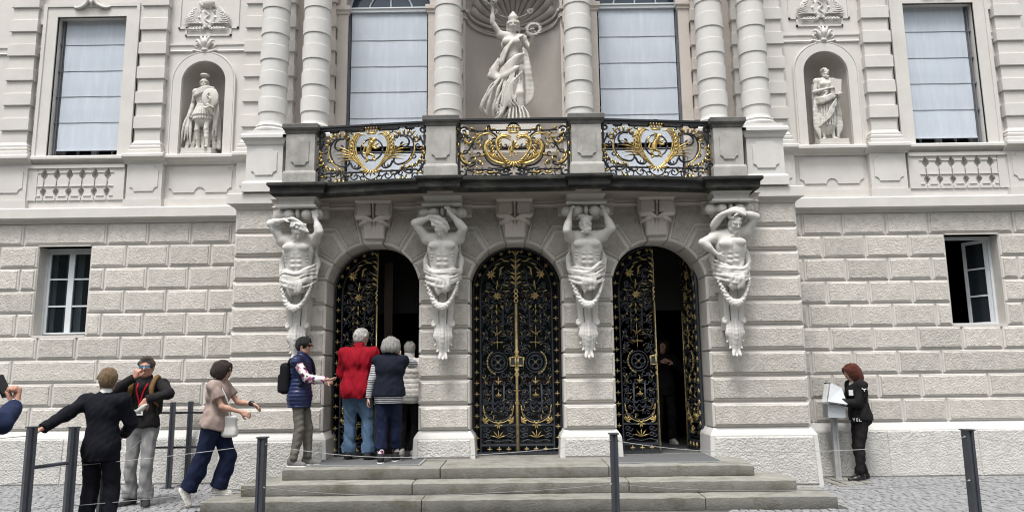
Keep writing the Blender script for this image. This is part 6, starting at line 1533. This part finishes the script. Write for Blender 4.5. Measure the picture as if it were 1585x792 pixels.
    def trousers(s, m, thigh=.092, knee=.068, hem=.066, ank=.07, name='trousers', seed=1, wr=.0055, hips=1.0, flare=0.0):
        S = s.clay(.0105); g = s.g*hips
        S.ell(s.pel-V3(0, 0, .01), np.array([.158*g, .122*g, .13]), .05)
        for sd in (-1, 1): S.ell(s.pel+V3(sd*.07*g, .06, -.06), (.085*g, .07*g, .09), .05)
        for sd in (-1, 1):
            a, kn, an = s.hipj[sd], s.kn[sd], s.foot[sd]; e = an+(kn-an)*ank/.42
            S.cap(a, kn, thigh*g, knee*math.sqrt(g), .03)
            d_ = unit(an-kn); e = an+d_*(.055-ank); S.cap(kn, e+d_*.06, knee*math.sqrt(g), hem+flare, .02, clip=(e, d_))
            S.cap(kn+V3(0, .02, -.08), kn+V3(0, .02, -.18), knee*.9, knee*.85, .03)
            for j in range(4):
                q = e+(kn-e)*(.03+.07*j); S.cap(q+V3(-.03, -.02, .01*(-1)**j), q+V3(.03, .01, -.01*(-1)**j), hem*.80, hem*.80, .012, clip=(e, d_))
        S.wrinkle(s.lo, s.hi, wr*.8, 44, seed, (1, 1, .4)); S.wrinkle(s.lo, s.hi, wr*.55, 85, seed+3, (1, 1, .7))
        S.cut((0, 0, 1.12), (0, 0, 1))
        return s.fin(S, name, m)
    def shoes(s, m, sole, high=.0, k=1.0, lift=None):
        for sd in (-1, 1):
            an = s.foot[sd]; t = unit(s.toe[sd]); sdv = unit(np.cross([0, 0, 1], t)) if abs(t[2]) < .95 else V3(1, 0, 0); n = unit(np.cross(t, sdv)); n = n if n[2] > 0 or abs(n[2]) < .1 else -n
            S = Clay(an-.27, an+.27, .0085); at = lambda a, b: an+t*a*k+n*b*k
            S.cap(at(-.035, -.03), at(.06, -.045), .046*k, .044*k, .02); S.cap(at(.06, -.05), at(.155, -.058), .046*k, .034*k, .02); S.cap(at(-.02, .0), at(.0, .03+high), .050*k, .052*k, .02)
            S.cut(at(0, -.082), -n); o = s.fin(S, 'shoe', m)
            S = Clay(an-.27, an+.27, .0085); S.cap(at(-.035, -.070), at(.06, -.074), .050*k, .050*k, .01); S.cap(at(.06, -.074), at(.155, -.074), .050*k, .040*k, .01); S.cut(at(0, -.088), -n); S.cut(at(0, -.066), n)
            s.fin(S, 'sole', sole, o)
    def hair(s, m, style='short', seed=0, vol=1.0):
        S = Clay(s.hd-.32, s.hd+.24, .0085); pt, rot, k = s.pt, s.rot, s.hk; v = vol
        S.ell(pt(-.018, 0, .035), np.array([.108*v, .090*v, .098*v])*k, .02, rot); S.ell(pt(-.055, 0, -.01), np.array([.066*v, .080*v, .085*v])*k, .03, rot)
        if style == 'short': S.ell(pt(.02, 0, .105), np.array([.06, .06, .03])*k, .02, rot)
        if style in ('bob', 'long'):
            L = {'bob': -.10, 'long': -.17}[style]
            for a in np.linspace(-2.3, 2.3, 13): S.curve([pt(-.02-.085*math.cos(a)*v, .085*math.sin(a)*v, .06), pt(-.025-.095*math.cos(a)*v, .098*math.sin(a)*v, -.04), pt(-.03-.085*math.cos(a)*v, .095*math.sin(a)*v, L+.01*math.sin(a*7))], [.035, .034, .018], .022)
            for sd in (-1, 1): S.curve([pt(.060, sd*.02, .100), pt(.066, sd*.060, .060), pt(.036, sd*.086, -.01), pt(.01, sd*.092, -.08)], [.014, .017, .017, .010], .02)
        for j in range(26):
            g = np.random.default_rng(seed*50+j); a = g.uniform(-PI, PI); b = g.uniform(.1, 1.2)
            d = (-.02+.10*v*math.cos(a)*math.cos(b), .088*v*math.sin(a)*math.cos(b), .04+.095*v*math.sin(b))
            if d[0] > .055 and d[2] < .09: continue
            S.curve([pt(*d), pt(d[0]*1.03+.006*g.normal(), d[1]*1.03+.006*g.normal(), d[2]-.035), pt(d[0]*1.0, d[1]*1.0, d[2]-.065)], [.008, .009, .004], .006)
        S.ell(pt(.125, 0, -.03), np.array([.085, .070, .098 if style != 'short' else .112])*k, .012, rot, mode=-1)
        if style == 'short':
            for sd in (-1, 1): S.ell(pt(-.005, sd*.10, -.035), np.array([.032, .030, .045])*k, .01, rot, mode=-1)
            S.cut(pt(-.06, 0, -.092), (0, 0, -1)) if False else S.ell(pt(-.08, 0, -.14), np.array([.12, .12, .045])*k, .05, rot, mode=-1)
        S.wrinkle(s.hd-.3, s.hd+.3, .0028, 150, seed, (1, 1, .2))
        return s.fin(S, 'hair', m)
    def glasses(s, m, frame):
        pt = s.pt; k = s.k
        for sd in (-1, 1):
            b = MB(); c = [pt(.098+.004*math.cos(a)-.018*(.5+.5*math.cos(a))*0, sd*.034+.029*math.cos(a), .010+.021*math.sin(a)) for a in np.linspace(0, 2*PI, 13)[:-1]]; c2 = [p-V3(s.rot[0])*.006 for p in c]
            b.rings([[tuple(p*k) for p in c], [tuple(p*k) for p in c2]]); o = b.build('lens', m, s.T)
        b = MB(); b.tube([tuple(pt(.090, .064, .02)*k), tuple(pt(.0, .083, .012)*k)], .004*k); b.tube([tuple(pt(.090, -.064, .02)*k), tuple(pt(.0, -.083, .012)*k)], .004*k); b.tube([tuple(pt(.098, -.01, .016)*k), tuple(pt(.098, .01, .016)*k)], .004*k)
        b.build('sunglasses_frame', frame, s.T)
def strap(p, name, m, P, r=.012, flat=2.0, parent=None):
    S = Clay(np.min(P, 0)-.06, np.max(P, 0)+.06, .0085); S.curve(P, r, .004, 6); return S.mesh(name, m, parent or p.T, p.xf())

def make_people():
    # 1 boy in a dark suit seen from behind, hand on the barrier post
    p = Person('fair-haired youth in a dark suit seen from behind, one hand on the barrier post', (-4.29, -3.75, 0), PI, 1.655, headdir=(.55, -1, -.06), handL=(.40, .42, 1.17), poleL=(.9, -.3, -.5), handR=(-.10, -.27, 1.06), poleR=(-.8, .3, -.3), hR=dict(n=(1, 0, 0)), hL=dict(d=(.8, .4, -.3), n=(0, 0, -1), curl=.9), shw=.195, girth=1.0, footR=(-.13, 0, .085), footL=(.12, .02, .085), skin='skin_red')
    p.body(); p.top('shirt', M['white_cloth'], 1.0, 0, .008, collar=.015, seed=2); p.top('jacket', M['navy_suit'], .80, 1.0, .03, hips=1.04, arm=.050, cuff=.042, seed=3, wr=.005); p.trousers(M['navy_suit'], .098, .080, .080, hips=1.02, seed=4); p.shoes(M['leather_black'], M['sole']); p.hair(M['blond'], 'short', 1, 1.06)
    p.glasses(M['dark_lens'], M['phone'])
    # 2 man with mirrored sunglasses
    p = Person('man in mirrored sunglasses and grey jeans, hand at his mouth, red lanyard on black top', (-4.78, -1.92, 0), .05, 1.82, headdir=(.18, -1, -.10), handR=(-.045, -.235, 1.53), poleR=(-.9, .0, -.6), handL=(.17, -.36, 1.27), poleL=(1.0, .2, .05), hR=dict(d=(.35, -.1, .9), n=(.3, .9, .1), curl=.9, side=1), hL=dict(d=(-.25, -.4, -.75), n=(-.5, .7, -.3), curl=.7, side=-1), footR=(-.12, .05, .085), footL=(.10, -.05, .085), toeR=(-.35, -1, 0), toeL=(.5, -1, 0), skin='skin_red', shw=.20)
    p.body(); p.top('sweater', M['black_cloth'], .93, 1.0, .022, arm=.054, cuff=.040, seed=7, collar=.03); p.trousers(M['grey_jeans'], .090, .068, .070, seed=8, wr=.007); p.shoes(M['shoe_dark'], M['sole'], k=1.05); p.hair(M['greybrown_hair'], 'short', 2, .98); p.glasses(M['lens'], M['phone'])
    strap(p, 'lanyard', M['lanyard'], [p.P(.56, .02, -.07), p.P(.42, .15, -.045), p.P(.28, .155, -.005), p.P(.20, .15, .0)], .010); strap(p, 'lanyard', M['lanyard'], [p.P(.56, .02, .07), p.P(.42, .15, .045), p.P(.28, .155, .012), p.P(.20, .15, .006)], .010)
    k = p.k; c = p.P(.155, .155, 0)*k
    bd = part('badge', M['card'], p.T, lambda b: b.box(c[0]-.055, c[0]+.055, c[1]-.012, c[1]-.006, c[2]-.035, c[2]+.035)); part('badge_print', M['phone'], bd, lambda b: (b.box(c[0]-.04, c[0]+.01, c[1]-.0145, c[1]-.0125, c[2]+.006, c[2]+.018), b.box(c[0]-.04, c[0]+.035, c[1]-.0145, c[1]-.0125, c[2]-.012, c[2]-.004)))
    g = np.random.default_rng(2); e = p.sh[-1]+(p.el[-1]-p.sh[-1])*.5      # pale scrawl printed on the sleeve
    S = Clay(e-.16, e+.16, .006); q = [e+V3(-.05+.013*i, -.078-.002*i, -.02+.028*(-1)**i*g.uniform(.3, 1)) for i in range(9)]; S.curve(q, .005, .002); S.mesh('sleeve_print', M['bag_white'], p.T, p.xf())
    bp = thing('backpack', 'dark backpack with tan shoulder straps worn by the man in sunglasses', 'backpack', p.T.location, .05)
    S = Clay(p.P(0)-.45, p.P(.7)+.45, .011); S.box(p.P(.33, -.20, -.03), (.15, .085, .22), .06); S.box(p.P(.22, -.27, -.03), (.12, .05, .12), .04, .02); S.mesh('pack', M['pack_black'], bp, p.xf())
    for sd in (-1, 1):
        S = Clay(p.P(0)-.45, p.P(.7)+.45, .010); Q = [p.P(.50, -.13, sd*.11), p.P(.575, -.03, sd*.13), p.P(.545, .07, sd*.135), p.P(.43, .135, sd*.125), p.P(.30, .12, sd*.15), p.P(.22, .02, sd*.17)]; S.curve(Q, [.022, .028, .03, .03, .02, .012], .005); S.mesh('strap', M['strap_brown'], bp, p.xf())
    w = (p.wr[1]+V3(-.02, -.07, -.10))*k; bt = thing('water_bottle', 'small clear bottle in the hand of the man in sunglasses', 'bottle', p.T.location, .05)
    part('bottle_body', M['bottle'], bt, lambda b: b.lathe(0, 0, [(.010, -.07), (.03, -.065), (.032, .04), (.014, .07), (.014, .085)], 12, T=Matrix.Translation(w) @ Matrix.Rotation(.9, 4, 'Y')), smooth=True)
    # 3 woman in taupe top stepping up
    p = Person('dark-haired woman in a taupe T-shirt and wide navy trousers stepping onto the bottom step', (-3.79, -2.1, .0), PI/2, 1.68, lean=.07, headdir=(.05, -1, -.22), headoff=(0, 0, -.01), handR=(-.10, -.38, 1.20), poleR=(-.5, .6, -.8), handL=(.10, -.46, 1.30), poleL=(.5, .5, -.9), hR=dict(d=(.15, -.9, -.35), n=(.9, 0, -.3), curl=.5), hL=dict(d=(-.1, -.8, -.45), n=(-.3, .2, -1), curl=.4), footR=(-.07, .30, .16), footL=(.09, -.04, .226), toeR=(-.05, -.45, -.75), toeL=(.1, -1, 0), hip=1.03, girth=1.08, kneeR=(-.1, -1, .2))
    p.body(male=False); p.top('t_shirt', M['taupe'], .90, .30, .026, hips=1.15, seed=12, wr=.006, hemtilt=.25); p.trousers(M['navy_trousers'], .105, .092, .098, hips=1.06, flare=.012, seed=13); p.shoes(M['shoe_white'], M['sole_white']); p.hair(M['brown_hair'], 'bob', 4, 1.05); p.glasses(M['dark_lens'], M['phone'])
    S = Clay(p.wr[1]-.09, p.wr[1]+.09, .006); d = unit(p.wr[1]-p.el[1]); c = p.wr[1]-d*.03; S.cap(c-d*.012, c+d*.012, .036, .036, .004); S.mesh('watch', M['phone'], p.T, p.xf())
    hb = thing('handbag', 'white handbag hanging from the shoulder of the woman in taupe', 'handbag', p.T.location, PI/2)
    S = Clay(p.P(-.4)-.4, p.P(.6)+.4, .010); S.box(p.P(-.02, .215, -.03), (.055, .085, .13), .04); S.box(p.P(-.10, .215, -.03), (.06, .10, .06), .04, .04); S.mesh('bag_body', M['bag_white'], hb, p.xf())
    S = Clay(p.P(-.4)-.4, p.P(.6)+.4, .009); S.curve([p.P(.10, .21, -.03), p.P(.25, .19, -.10), p.P(.43, .11, -.15), p.P(.535, .02, -.13), p.P(.50, -.10, -.10)], .012, .004, 6); S.mesh('strap', M['bag_white'], hb, p.xf())
    # 4 woman in a blue quilted vest
    p = Person('woman in a blue quilted vest and floral sleeves with a black backpack, facing the gate', (-2.91, -1.49, .42), PI/2-.12, 1.655, lean=.02, headdir=(.0, -1, -.10), handR=(-.12, -.42, 1.18), poleR=(-.4, .5, -1), handL=(.10, -.36, 1.16), poleL=(.4, .5, -1), hR=dict(d=(.2, -.95, .0), n=(.3, 0, .9), curl=.25), footR=(-.10, .03, .085), footL=(.10, -.10, .085), girth=.98, kneeR=(0, -1, 0))
    p.body(male=False); p.top('blouse', M['floral'], .95, .98, .012, seed=21, arm=.052, cuff=.042); p.top('quilted_vest', M['puffer_blue'], .80, 0, .034, puff=.009, hips=1.07, seed=22, wr=.003, collar=.05, quilt=.052); p.trousers(M['khaki'], .088, .066, .058, seed=23, hips=.98); p.shoes(M['shoe_grey'], M['sole_white'], k=1.08); p.hair(M['black_hair'], 'short', 5, 1.12); p.glasses(M['dark_lens'], M['phone'])
    bp = thing('backpack', 'black backpack on the back of the woman in the blue vest', 'backpack', p.T.location, PI/2-.12)
    S = Clay(p.P(-.2)-.45, p.P(.7)+.45, .010); S.box(p.P(.24, -.205, 0), (.13, .075, .22), .06); S.box(p.P(.17, -.27, 0), (.105, .04, .13), .035, .012); S.curve([p.P(.45, -.2, 0), p.P(.51, -.17, 0), p.P(.50, -.14, 0)], .016, .01); S.mesh('pack', M['pack_black'], bp, p.xf())
    for sd in (-1, 1):
        S = Clay(p.P(-.2)-.45, p.P(.7)+.45, .010); S.curve([p.P(.44, -.16, sd*.10), p.P(.545, -.04, sd*.125), p.P(.52, .06, sd*.135), p.P(.38, .13, sd*.14), p.P(.18, .10, sd*.17), p.P(.06, -.10, sd*.15)], [.018, .024, .026, .024, .014, .012], .005); S.mesh('strap', M['pack_black'], bp, p.xf())
    # 5 white-haired man in red fleece
    p = Person('white-haired man in a red jacket and blue jeans looking through the gate', (-2.25, -.98, .42), PI-.10, 1.80, lean=.05, headdir=(-.45, -1, -.12), headoff=(-.02, -.02, -.01), handR=(-.17, -.20, .98), handL=(.15, -.26, 1.0), poleR=(-.7, .6, -.2), poleL=(.7, .6, -.2), footR=(-.17, .0, .085), footL=(.13, -.05, .085), girth=1.16, shw=.20)
    p.body(); p.top('fleece_jacket', M['red_fleece'], .83, 1.0, .035, hips=1.05, arm=.056, cuff=.046, seed=31, wr=.008, collar=.03); p.trousers(M['blue_jeans'], .095, .078, .076, seed=32, wr=.009); p.shoes(M['shoe_dark'], M['sole'], k=1.05); p.hair(M['white_hair'], 'short', 6, 1.06)
    # 6 woman in navy vest and striped jersey
    p = Person('grey-haired woman in a navy vest over a striped jersey, one hand at her face', (-1.76, -1.25, .42), PI+.08, 1.66, lean=.06, side=-.03, headdir=(-.12, -1, -.12), handR=(-.12, -.20, 1.50), poleR=(-1, -.1, -.55), handL=(.30, -.03, .86), poleL=(.6, .6, 0), hR=dict(d=(.4, -.2, .85), n=(.2, -.9, .2), curl=.7), footR=(-.10, -.12, .085), footL=(.09, .10, .085), toeR=(-.25, -1, 0), toeL=(.05, -1, 0), girth=1.12)
    p.body(male=False); p.top('striped_jersey', M['stripe'], .825, 1.0, .014, hips=1.07, seed=41, wr=.003, arm=.052); p.top('vest', M['navy_vest'], .93, 0, .042, hips=1.10, seed=42, collar=.03, wr=.004); p.trousers(M['navy_trousers'], .10, .078, .072, seed=43, ank=.16); p.shoes(M['shoe_dark'], M['sole_white']); p.hair(M['grey_hair'], 'bob', 7, 1.10)
    for sd in (-1, 1):
        S = Clay(p.foot[sd]-.15, p.foot[sd]+.15, .0085); S.cap(p.foot[sd]+V3(0, 0, .03), p.foot[sd]+V3(0, 0, .075), .046, .048, .01); S.mesh('sock', M['floral'], p.T, p.xf())
    # 7 person in pale quilted jacket
    p = Person('person in a pale quilted jacket and black trousers half hidden in the doorway', (-1.58, -.60, .42), PI-.05, 1.62, lean=.04, headdir=(.1, -1, -.1), handR=(-.21, -.10, .84), handL=(.10, -.25, 1.3), footR=(-.09, .02, .085), footL=(.10, .03, .085), girth=1.0)
    p.body(male=False); p.top('quilted_jacket', M['puffer_white'], .82, .98, .036, puff=.010, hips=1.04, arm=.054, cuff=.044, seed=51, wr=.003, collar=.08, quilt=.075); p.trousers(M['black_cloth'], .088, .066, .058, seed=52); p.shoes(M['shoe_white'], M['sole_white']); p.hair(M['grey_hair'], 'short', 8, 1.05)
    # 8 red-haired attendant by the sign
    p = Person('red-haired woman in black work clothes reading at the sign by the right wall', (5.05, -.36, 0), -PI/2, 1.66, lean=.05, headdir=(.0, -1, -.50), headoff=(0, -.03, -.02), handR=(-.06, -.33, 1.24), poleR=(-.4, .5, -1), handL=(.07, -.32, 1.18), poleL=(.4, .5, -1), hR=dict(d=(.3, -.7, .55), n=(.6, .4, -.3), curl=.6), hL=dict(d=(-.2, -.9, .3), n=(-.6, .0, .3), curl=.6), footR=(-.08, .02, .085), footL=(.09, -.12, .085), kneeR=(0, -1, 0), girth=1.06)
    p.body(male=False); p.top('shirt', M['white_cloth'], 1.0, 0, .008, seed=60, collar=.03); p.top('work_jacket', M['black_cloth'], .90, 1.0, .028, hips=1.04, arm=.052, cuff=.042, seed=61, neck=.13); p.trousers(M['black_cloth'], .092, .066, .056, seed=62); p.shoes(M['leather_black'], M['sole'], high=.05, k=1.05); p.hair(M['red_hair'], 'long', 9, 1.04)
    k = p.k
    c = p.P(.37, .125, .10)*k; part('badge', M['card'], p.T, lambda b: b.box(-.004, .004, -.032, .032, -.04, .04, T=Matrix.Translation(c+V3(.02, -.02, 0)) @ Matrix.Rotation(-.9, 4, 'Z')))
    c = p.sh[1]*k+V3(.085, -.005, -.06); part('sleeve_patch', M['card'], p.T, lambda b: (b.tube([(c[0], c[1]-.03, c[2]+.02), (c[0]+.004, c[1]-.005, c[2]), (c[0]+.002, c[1]+.03, c[2]+.012)], .007, 5), b.tube([(c[0]+.003, c[1]-.004, c[2]), (c[0]+.004, c[1]+.004, c[2]-.025)], .006, 5)))
    z0 = (p.P(-.045)*k)[2]
    ST = {'V': [[(-.02, .03), (0, -.03), (.02, .03)]], 'E': [[(.016, .026), (-.012, .026), (-.012, -.026), (.016, -.026)], [(-.012, 0), (.010, 0)]], 'L': [[(-.012, .026), (-.012, -.026), (.016, -.026)]], '.': [[(-.003, -.026), (.004, -.022)]]}
    for ch, yy in (('V', -.142), ('E', -.112), ('L', -.086), ('.', -.068)):
        b = MB()
        for P in ST[ch]: b.tube([(0, x*.6, z*.75) for x, z in P], .0045, 5)
        o = b.build('printed_letter', M['card'], p.T); o.location = (.199*math.sqrt(1-(yy/.165)**2)*k+.010, yy, z0); o.rotation_euler = (0, 0, yy*3.2)
    # 9 visitor inside the dark passage
    p = Person('person with white trainers standing in the dark passage behind the open gate', (2.42, .95, .42), .1, 1.68, headdir=(-.1, -1, -.05), handR=(-.10, -.26, 1.38), handL=(.10, -.26, 1.36), poleR=(-.8, .2, -.6), poleL=(.8, .2, -.6), footR=(-.13, 0, .085), footL=(.13, .02, .085), girth=1.05)
    p.body(male=False); p.top('dark_jacket', M['black_cloth'], .82, 1.0, .028, seed=71); p.trousers(M['black_cloth'], .095, .072, .066, seed=72); p.shoes(M['shoe_white'], M['sole_white']); p.hair(M['brown_hair'], 'bob', 11, 1.05)
    # 10 man at the left edge holding up a phone
    p = Person('man in a navy suit jacket holding up a black phone, nearest of all the people', (-3.50, -7.15, 0), PI, 1.80, headdir=(0, -1, 0), handR=(-.40, -.22, 1.395), poleR=(-1, .3, -.4), handL=(.1, -.3, 1.45), poleL=(.8, .2, -.6), hR=dict(d=(.1, -.25, 1), n=(.6, .8, -.1), curl=1.0, side=1), skin='skin_red', shw=.20, shz=-.06)
    p.body(vox=.0085); p.top('shirt', M['white_cloth'], 1.0, 1.04, .003, arm=.036, cuff=.040, seed=81, collar=.03, wr=.001); p.top('jacket', M['navy_blue'], .80, .95, .024, hips=1.06, arm=.045, cuff=.038, seed=82); p.trousers(M['navy_blue'], seed=83); p.shoes(M['leather_black'], M['sole']); p.hair(M['brown_hair'], 'short', 12)
    k = p.k; h = (p.wr[-1]+V3(.125, -.05, .11))*k; ph = thing('mobile_phone', 'black phone held up in the fist of the man in the navy suit jacket', 'phone', p.T.location, PI)
    T = Matrix.Translation(h) @ Matrix.Rotation(.5, 4, 'Y') @ Matrix.Rotation(1.45, 4, 'Z'); part('phone_body', M['phone'], ph, lambda b: b.box(-.038, .038, -.006, .006, -.078, .078, T=T))
make_people()

# ------------------------------------------------------------------ posts, wires, barriers, sign
def hsec(b, x, y, z0, z1, w=.075, d=.11, rz=0.0):
    """steel post: two flat bars with a groove between them and a cap"""
    T = Matrix.Translation((x, y, 0)) @ Matrix.Rotation(rz, 4, 'Z')
    b.box(-w/2, -w*.14, -d/2, d/2, z0, z1, T=T); b.box(w*.14, w/2, -d/2, d/2, z0, z1, T=T); b.box(-w*.14, w*.14, -d*.36, d*.36, z0, z1-.004, T=T)
def furniture():
    R = []
    for x, y, lab in ((-2.74, -3.40, 'dark steel rope post before the left part of the steps'), (1.045, -3.40, 'dark steel rope post before the gate with the open right half'), (4.825, -3.40, 'dark steel rope post on the cobbles right of the steps')):
        T = thing('rope_post', lab, 'post', (x, y, 0), group='posts of the wire barrier before the steps')
        part('shaft', M['post_metal'], T, lambda b: hsec(b, 0, 0, 0, .935)); part('cap', M['post_metal'], T, lambda b: b.box(-.052, .052, -.066, .066, .935, .947))
        for z in (.87, .42):
            for s in (-1, 1): part('eyelet', M['steel'], T, lambda b: b.lathe(0, 0, [(.010, 0), (.010, .012), (.004, .016)], 8, T=Matrix.Translation((s*.0375, -.02, z)) @ Matrix.Rotation(s*PI/2, 4, 'Y')))
        R.append((x, y))
    pts = [(-7.3, -4.6)]+R+[(9.2, -3.4)]
    names = ('wire from the left edge to the post before the left steps', 'wire between the two posts before the steps', 'wire between the middle post and the post on the cobbles', 'wire from the post on the cobbles to the right edge')
    for i in range(4):
        (xa, ya), (xb, yb) = pts[i], pts[i+1]
        for z, sag, h in ((.87, .16, 'upper'), (.42, .10, 'lower')):
            P = [(xa+(xb-xa)*t, ya+(yb-ya)*t, z-sag*4*t*(1-t)*(1+.12*math.sin(t*5+i))) for t in np.linspace(0, 1, 26)]
            o = part('wire', M['rope_white'] if h == 'upper' else M['rope'], None, lambda b: b.tube(P, .0035, 5), smooth=True); tag(o, 'thin sagging '+h+' '+names[i], 'wire', 'wires strung between the posts')
    # gate posts of the side barrier
    for (x, y, H, lab) in ((-4.607, -4.40, 1.135, 'dark double-flat steel post under the hand of the youth in the suit'), (-4.47, -3.95, 1.10, 'dark steel post beside the sleeve of the youth in the suit'), (-4.41, -3.45, .95, 'dark steel post between the legs of the youth in the suit'), (-4.94, -1.45, .95, 'dark steel post right behind the jeans of the man in sunglasses')):
        T = thing('barrier_post', lab, 'post', (x, y, 0), group='posts of the side barrier')
        part('shaft', M['post_metal'], T, lambda b: hsec(b, 0, 0, 0, H, .075, .10, PI/2*.5)); part('cap', M['post_metal'], T, lambda b: b.box(-.05, .05, -.05, .05, H, H+.010, T=Matrix.Rotation(PI/4, 4, 'Z')))
    o = part('crossbar', M['post_metal'], None, lambda b: b.tube([(-4.607, -4.40, .76), (-4.47, -3.95, .76)], .018, 8)); tag(o, 'short dark round bar joining the two tall barrier posts', 'bar')
    for pp, lab in (([(-7.5, -5.6, 1.12), (-6, -5.1, .98), (-4.607, -4.40, 1.06)], 'thin upper wire from the left edge to the tall barrier post'), ([(-7.5, -5.6, .55), (-6, -5.1, .50), (-4.607, -4.40, .64)], 'thin lower wire from the left edge to the tall barrier post'), ([(-4.47, -3.95, .76), (-4.4, -3.2, .72), (-4.94, -1.45, .86)], 'thin wire behind the youth in the suit')):
        P = path3(pp, 8); o = part('wire', M['rope'], None, lambda b: b.tube([tuple(q) for q in P], .004, 5), smooth=True); tag(o, lab, 'wire', 'wires of the side barrier')
    # turnstile-like frame by the left wall
    T = thing('swing_barrier', 'black steel barrier of two posts and a rectangular swing frame by the left wall', 'barrier', (-5.08, -.48, 0))
    for x, y, z in ((0.0, 0, 1.23), (.13, .30, 1.23)): part('post', M['post_metal'], T, lambda b: (hsec(b, x, y, 0, z, .07, .09, .3), b.box(x-.10, x+.10, y-.08, y+.08, 0, .012)))
    part('swing_frame', M['iron'], T, lambda b: (b.box(-.36, .46, .10, .13, 1.055, 1.085), b.box(-.36, .46, .10, .13, .555, .585), b.box(.43, .46, .10, .13, .585, 1.055), b.box(-.36, -.33, .10, .13, .585, 1.055)))
    part('latch', M['iron'], T, lambda b: b.box(.46, .50, .09, .14, .93, 1.0)); part('post', M['post_metal'], T, lambda b: hsec(b, .0, .12, 0, 1.24, .05, .05)) if False else None
    # information stand with sloping white board
    T = thing('information_stand', 'white sloping reading board on a grey steel post by the right plinth', 'sign stand', (4.70, -.26, 0))
    part('post', M['steel'], T, lambda b: (b.box(-.042, -.012, -.03, .03, 0, 1.25), b.box(.012, .042, -.03, .03, 0, 1.25), b.box(-.012, .012, -.022, .022, 0, 1.22), b.box(-.09, .09, -.07, .07, 0, .012)))
    part('box', M['board_white'], T, lambda b: b.box(-.155, .095, -.20, .0, .90, 1.09))
    def slab(b, P, t):
        P = [Vector(p) for p in P]; n = (P[1]-P[0]).cross(P[2]-P[0]).normalized()*t; b.rings([[tuple(p) for p in P], [tuple(p+n) for p in P]])
    part('sloping_board', M['board_white'], T, lambda b: slab(b, [(-.18, -.26, 1.12), (.10, -.26, 1.075), (.135, -.02, 1.31), (-.02, -.02, 1.385)], .022))
    part('side_board', M['steel'], T, lambda b: slab(b, [(-.235, -.20, 1.11), (-.185, -.255, 1.115), (-.025, -.015, 1.38), (-.07, .05, 1.375)], .016))
    part('cap', M['phone'], T, lambda b: b.box(-.08, .02, .02, .07, 1.385, 1.40))
furniture()
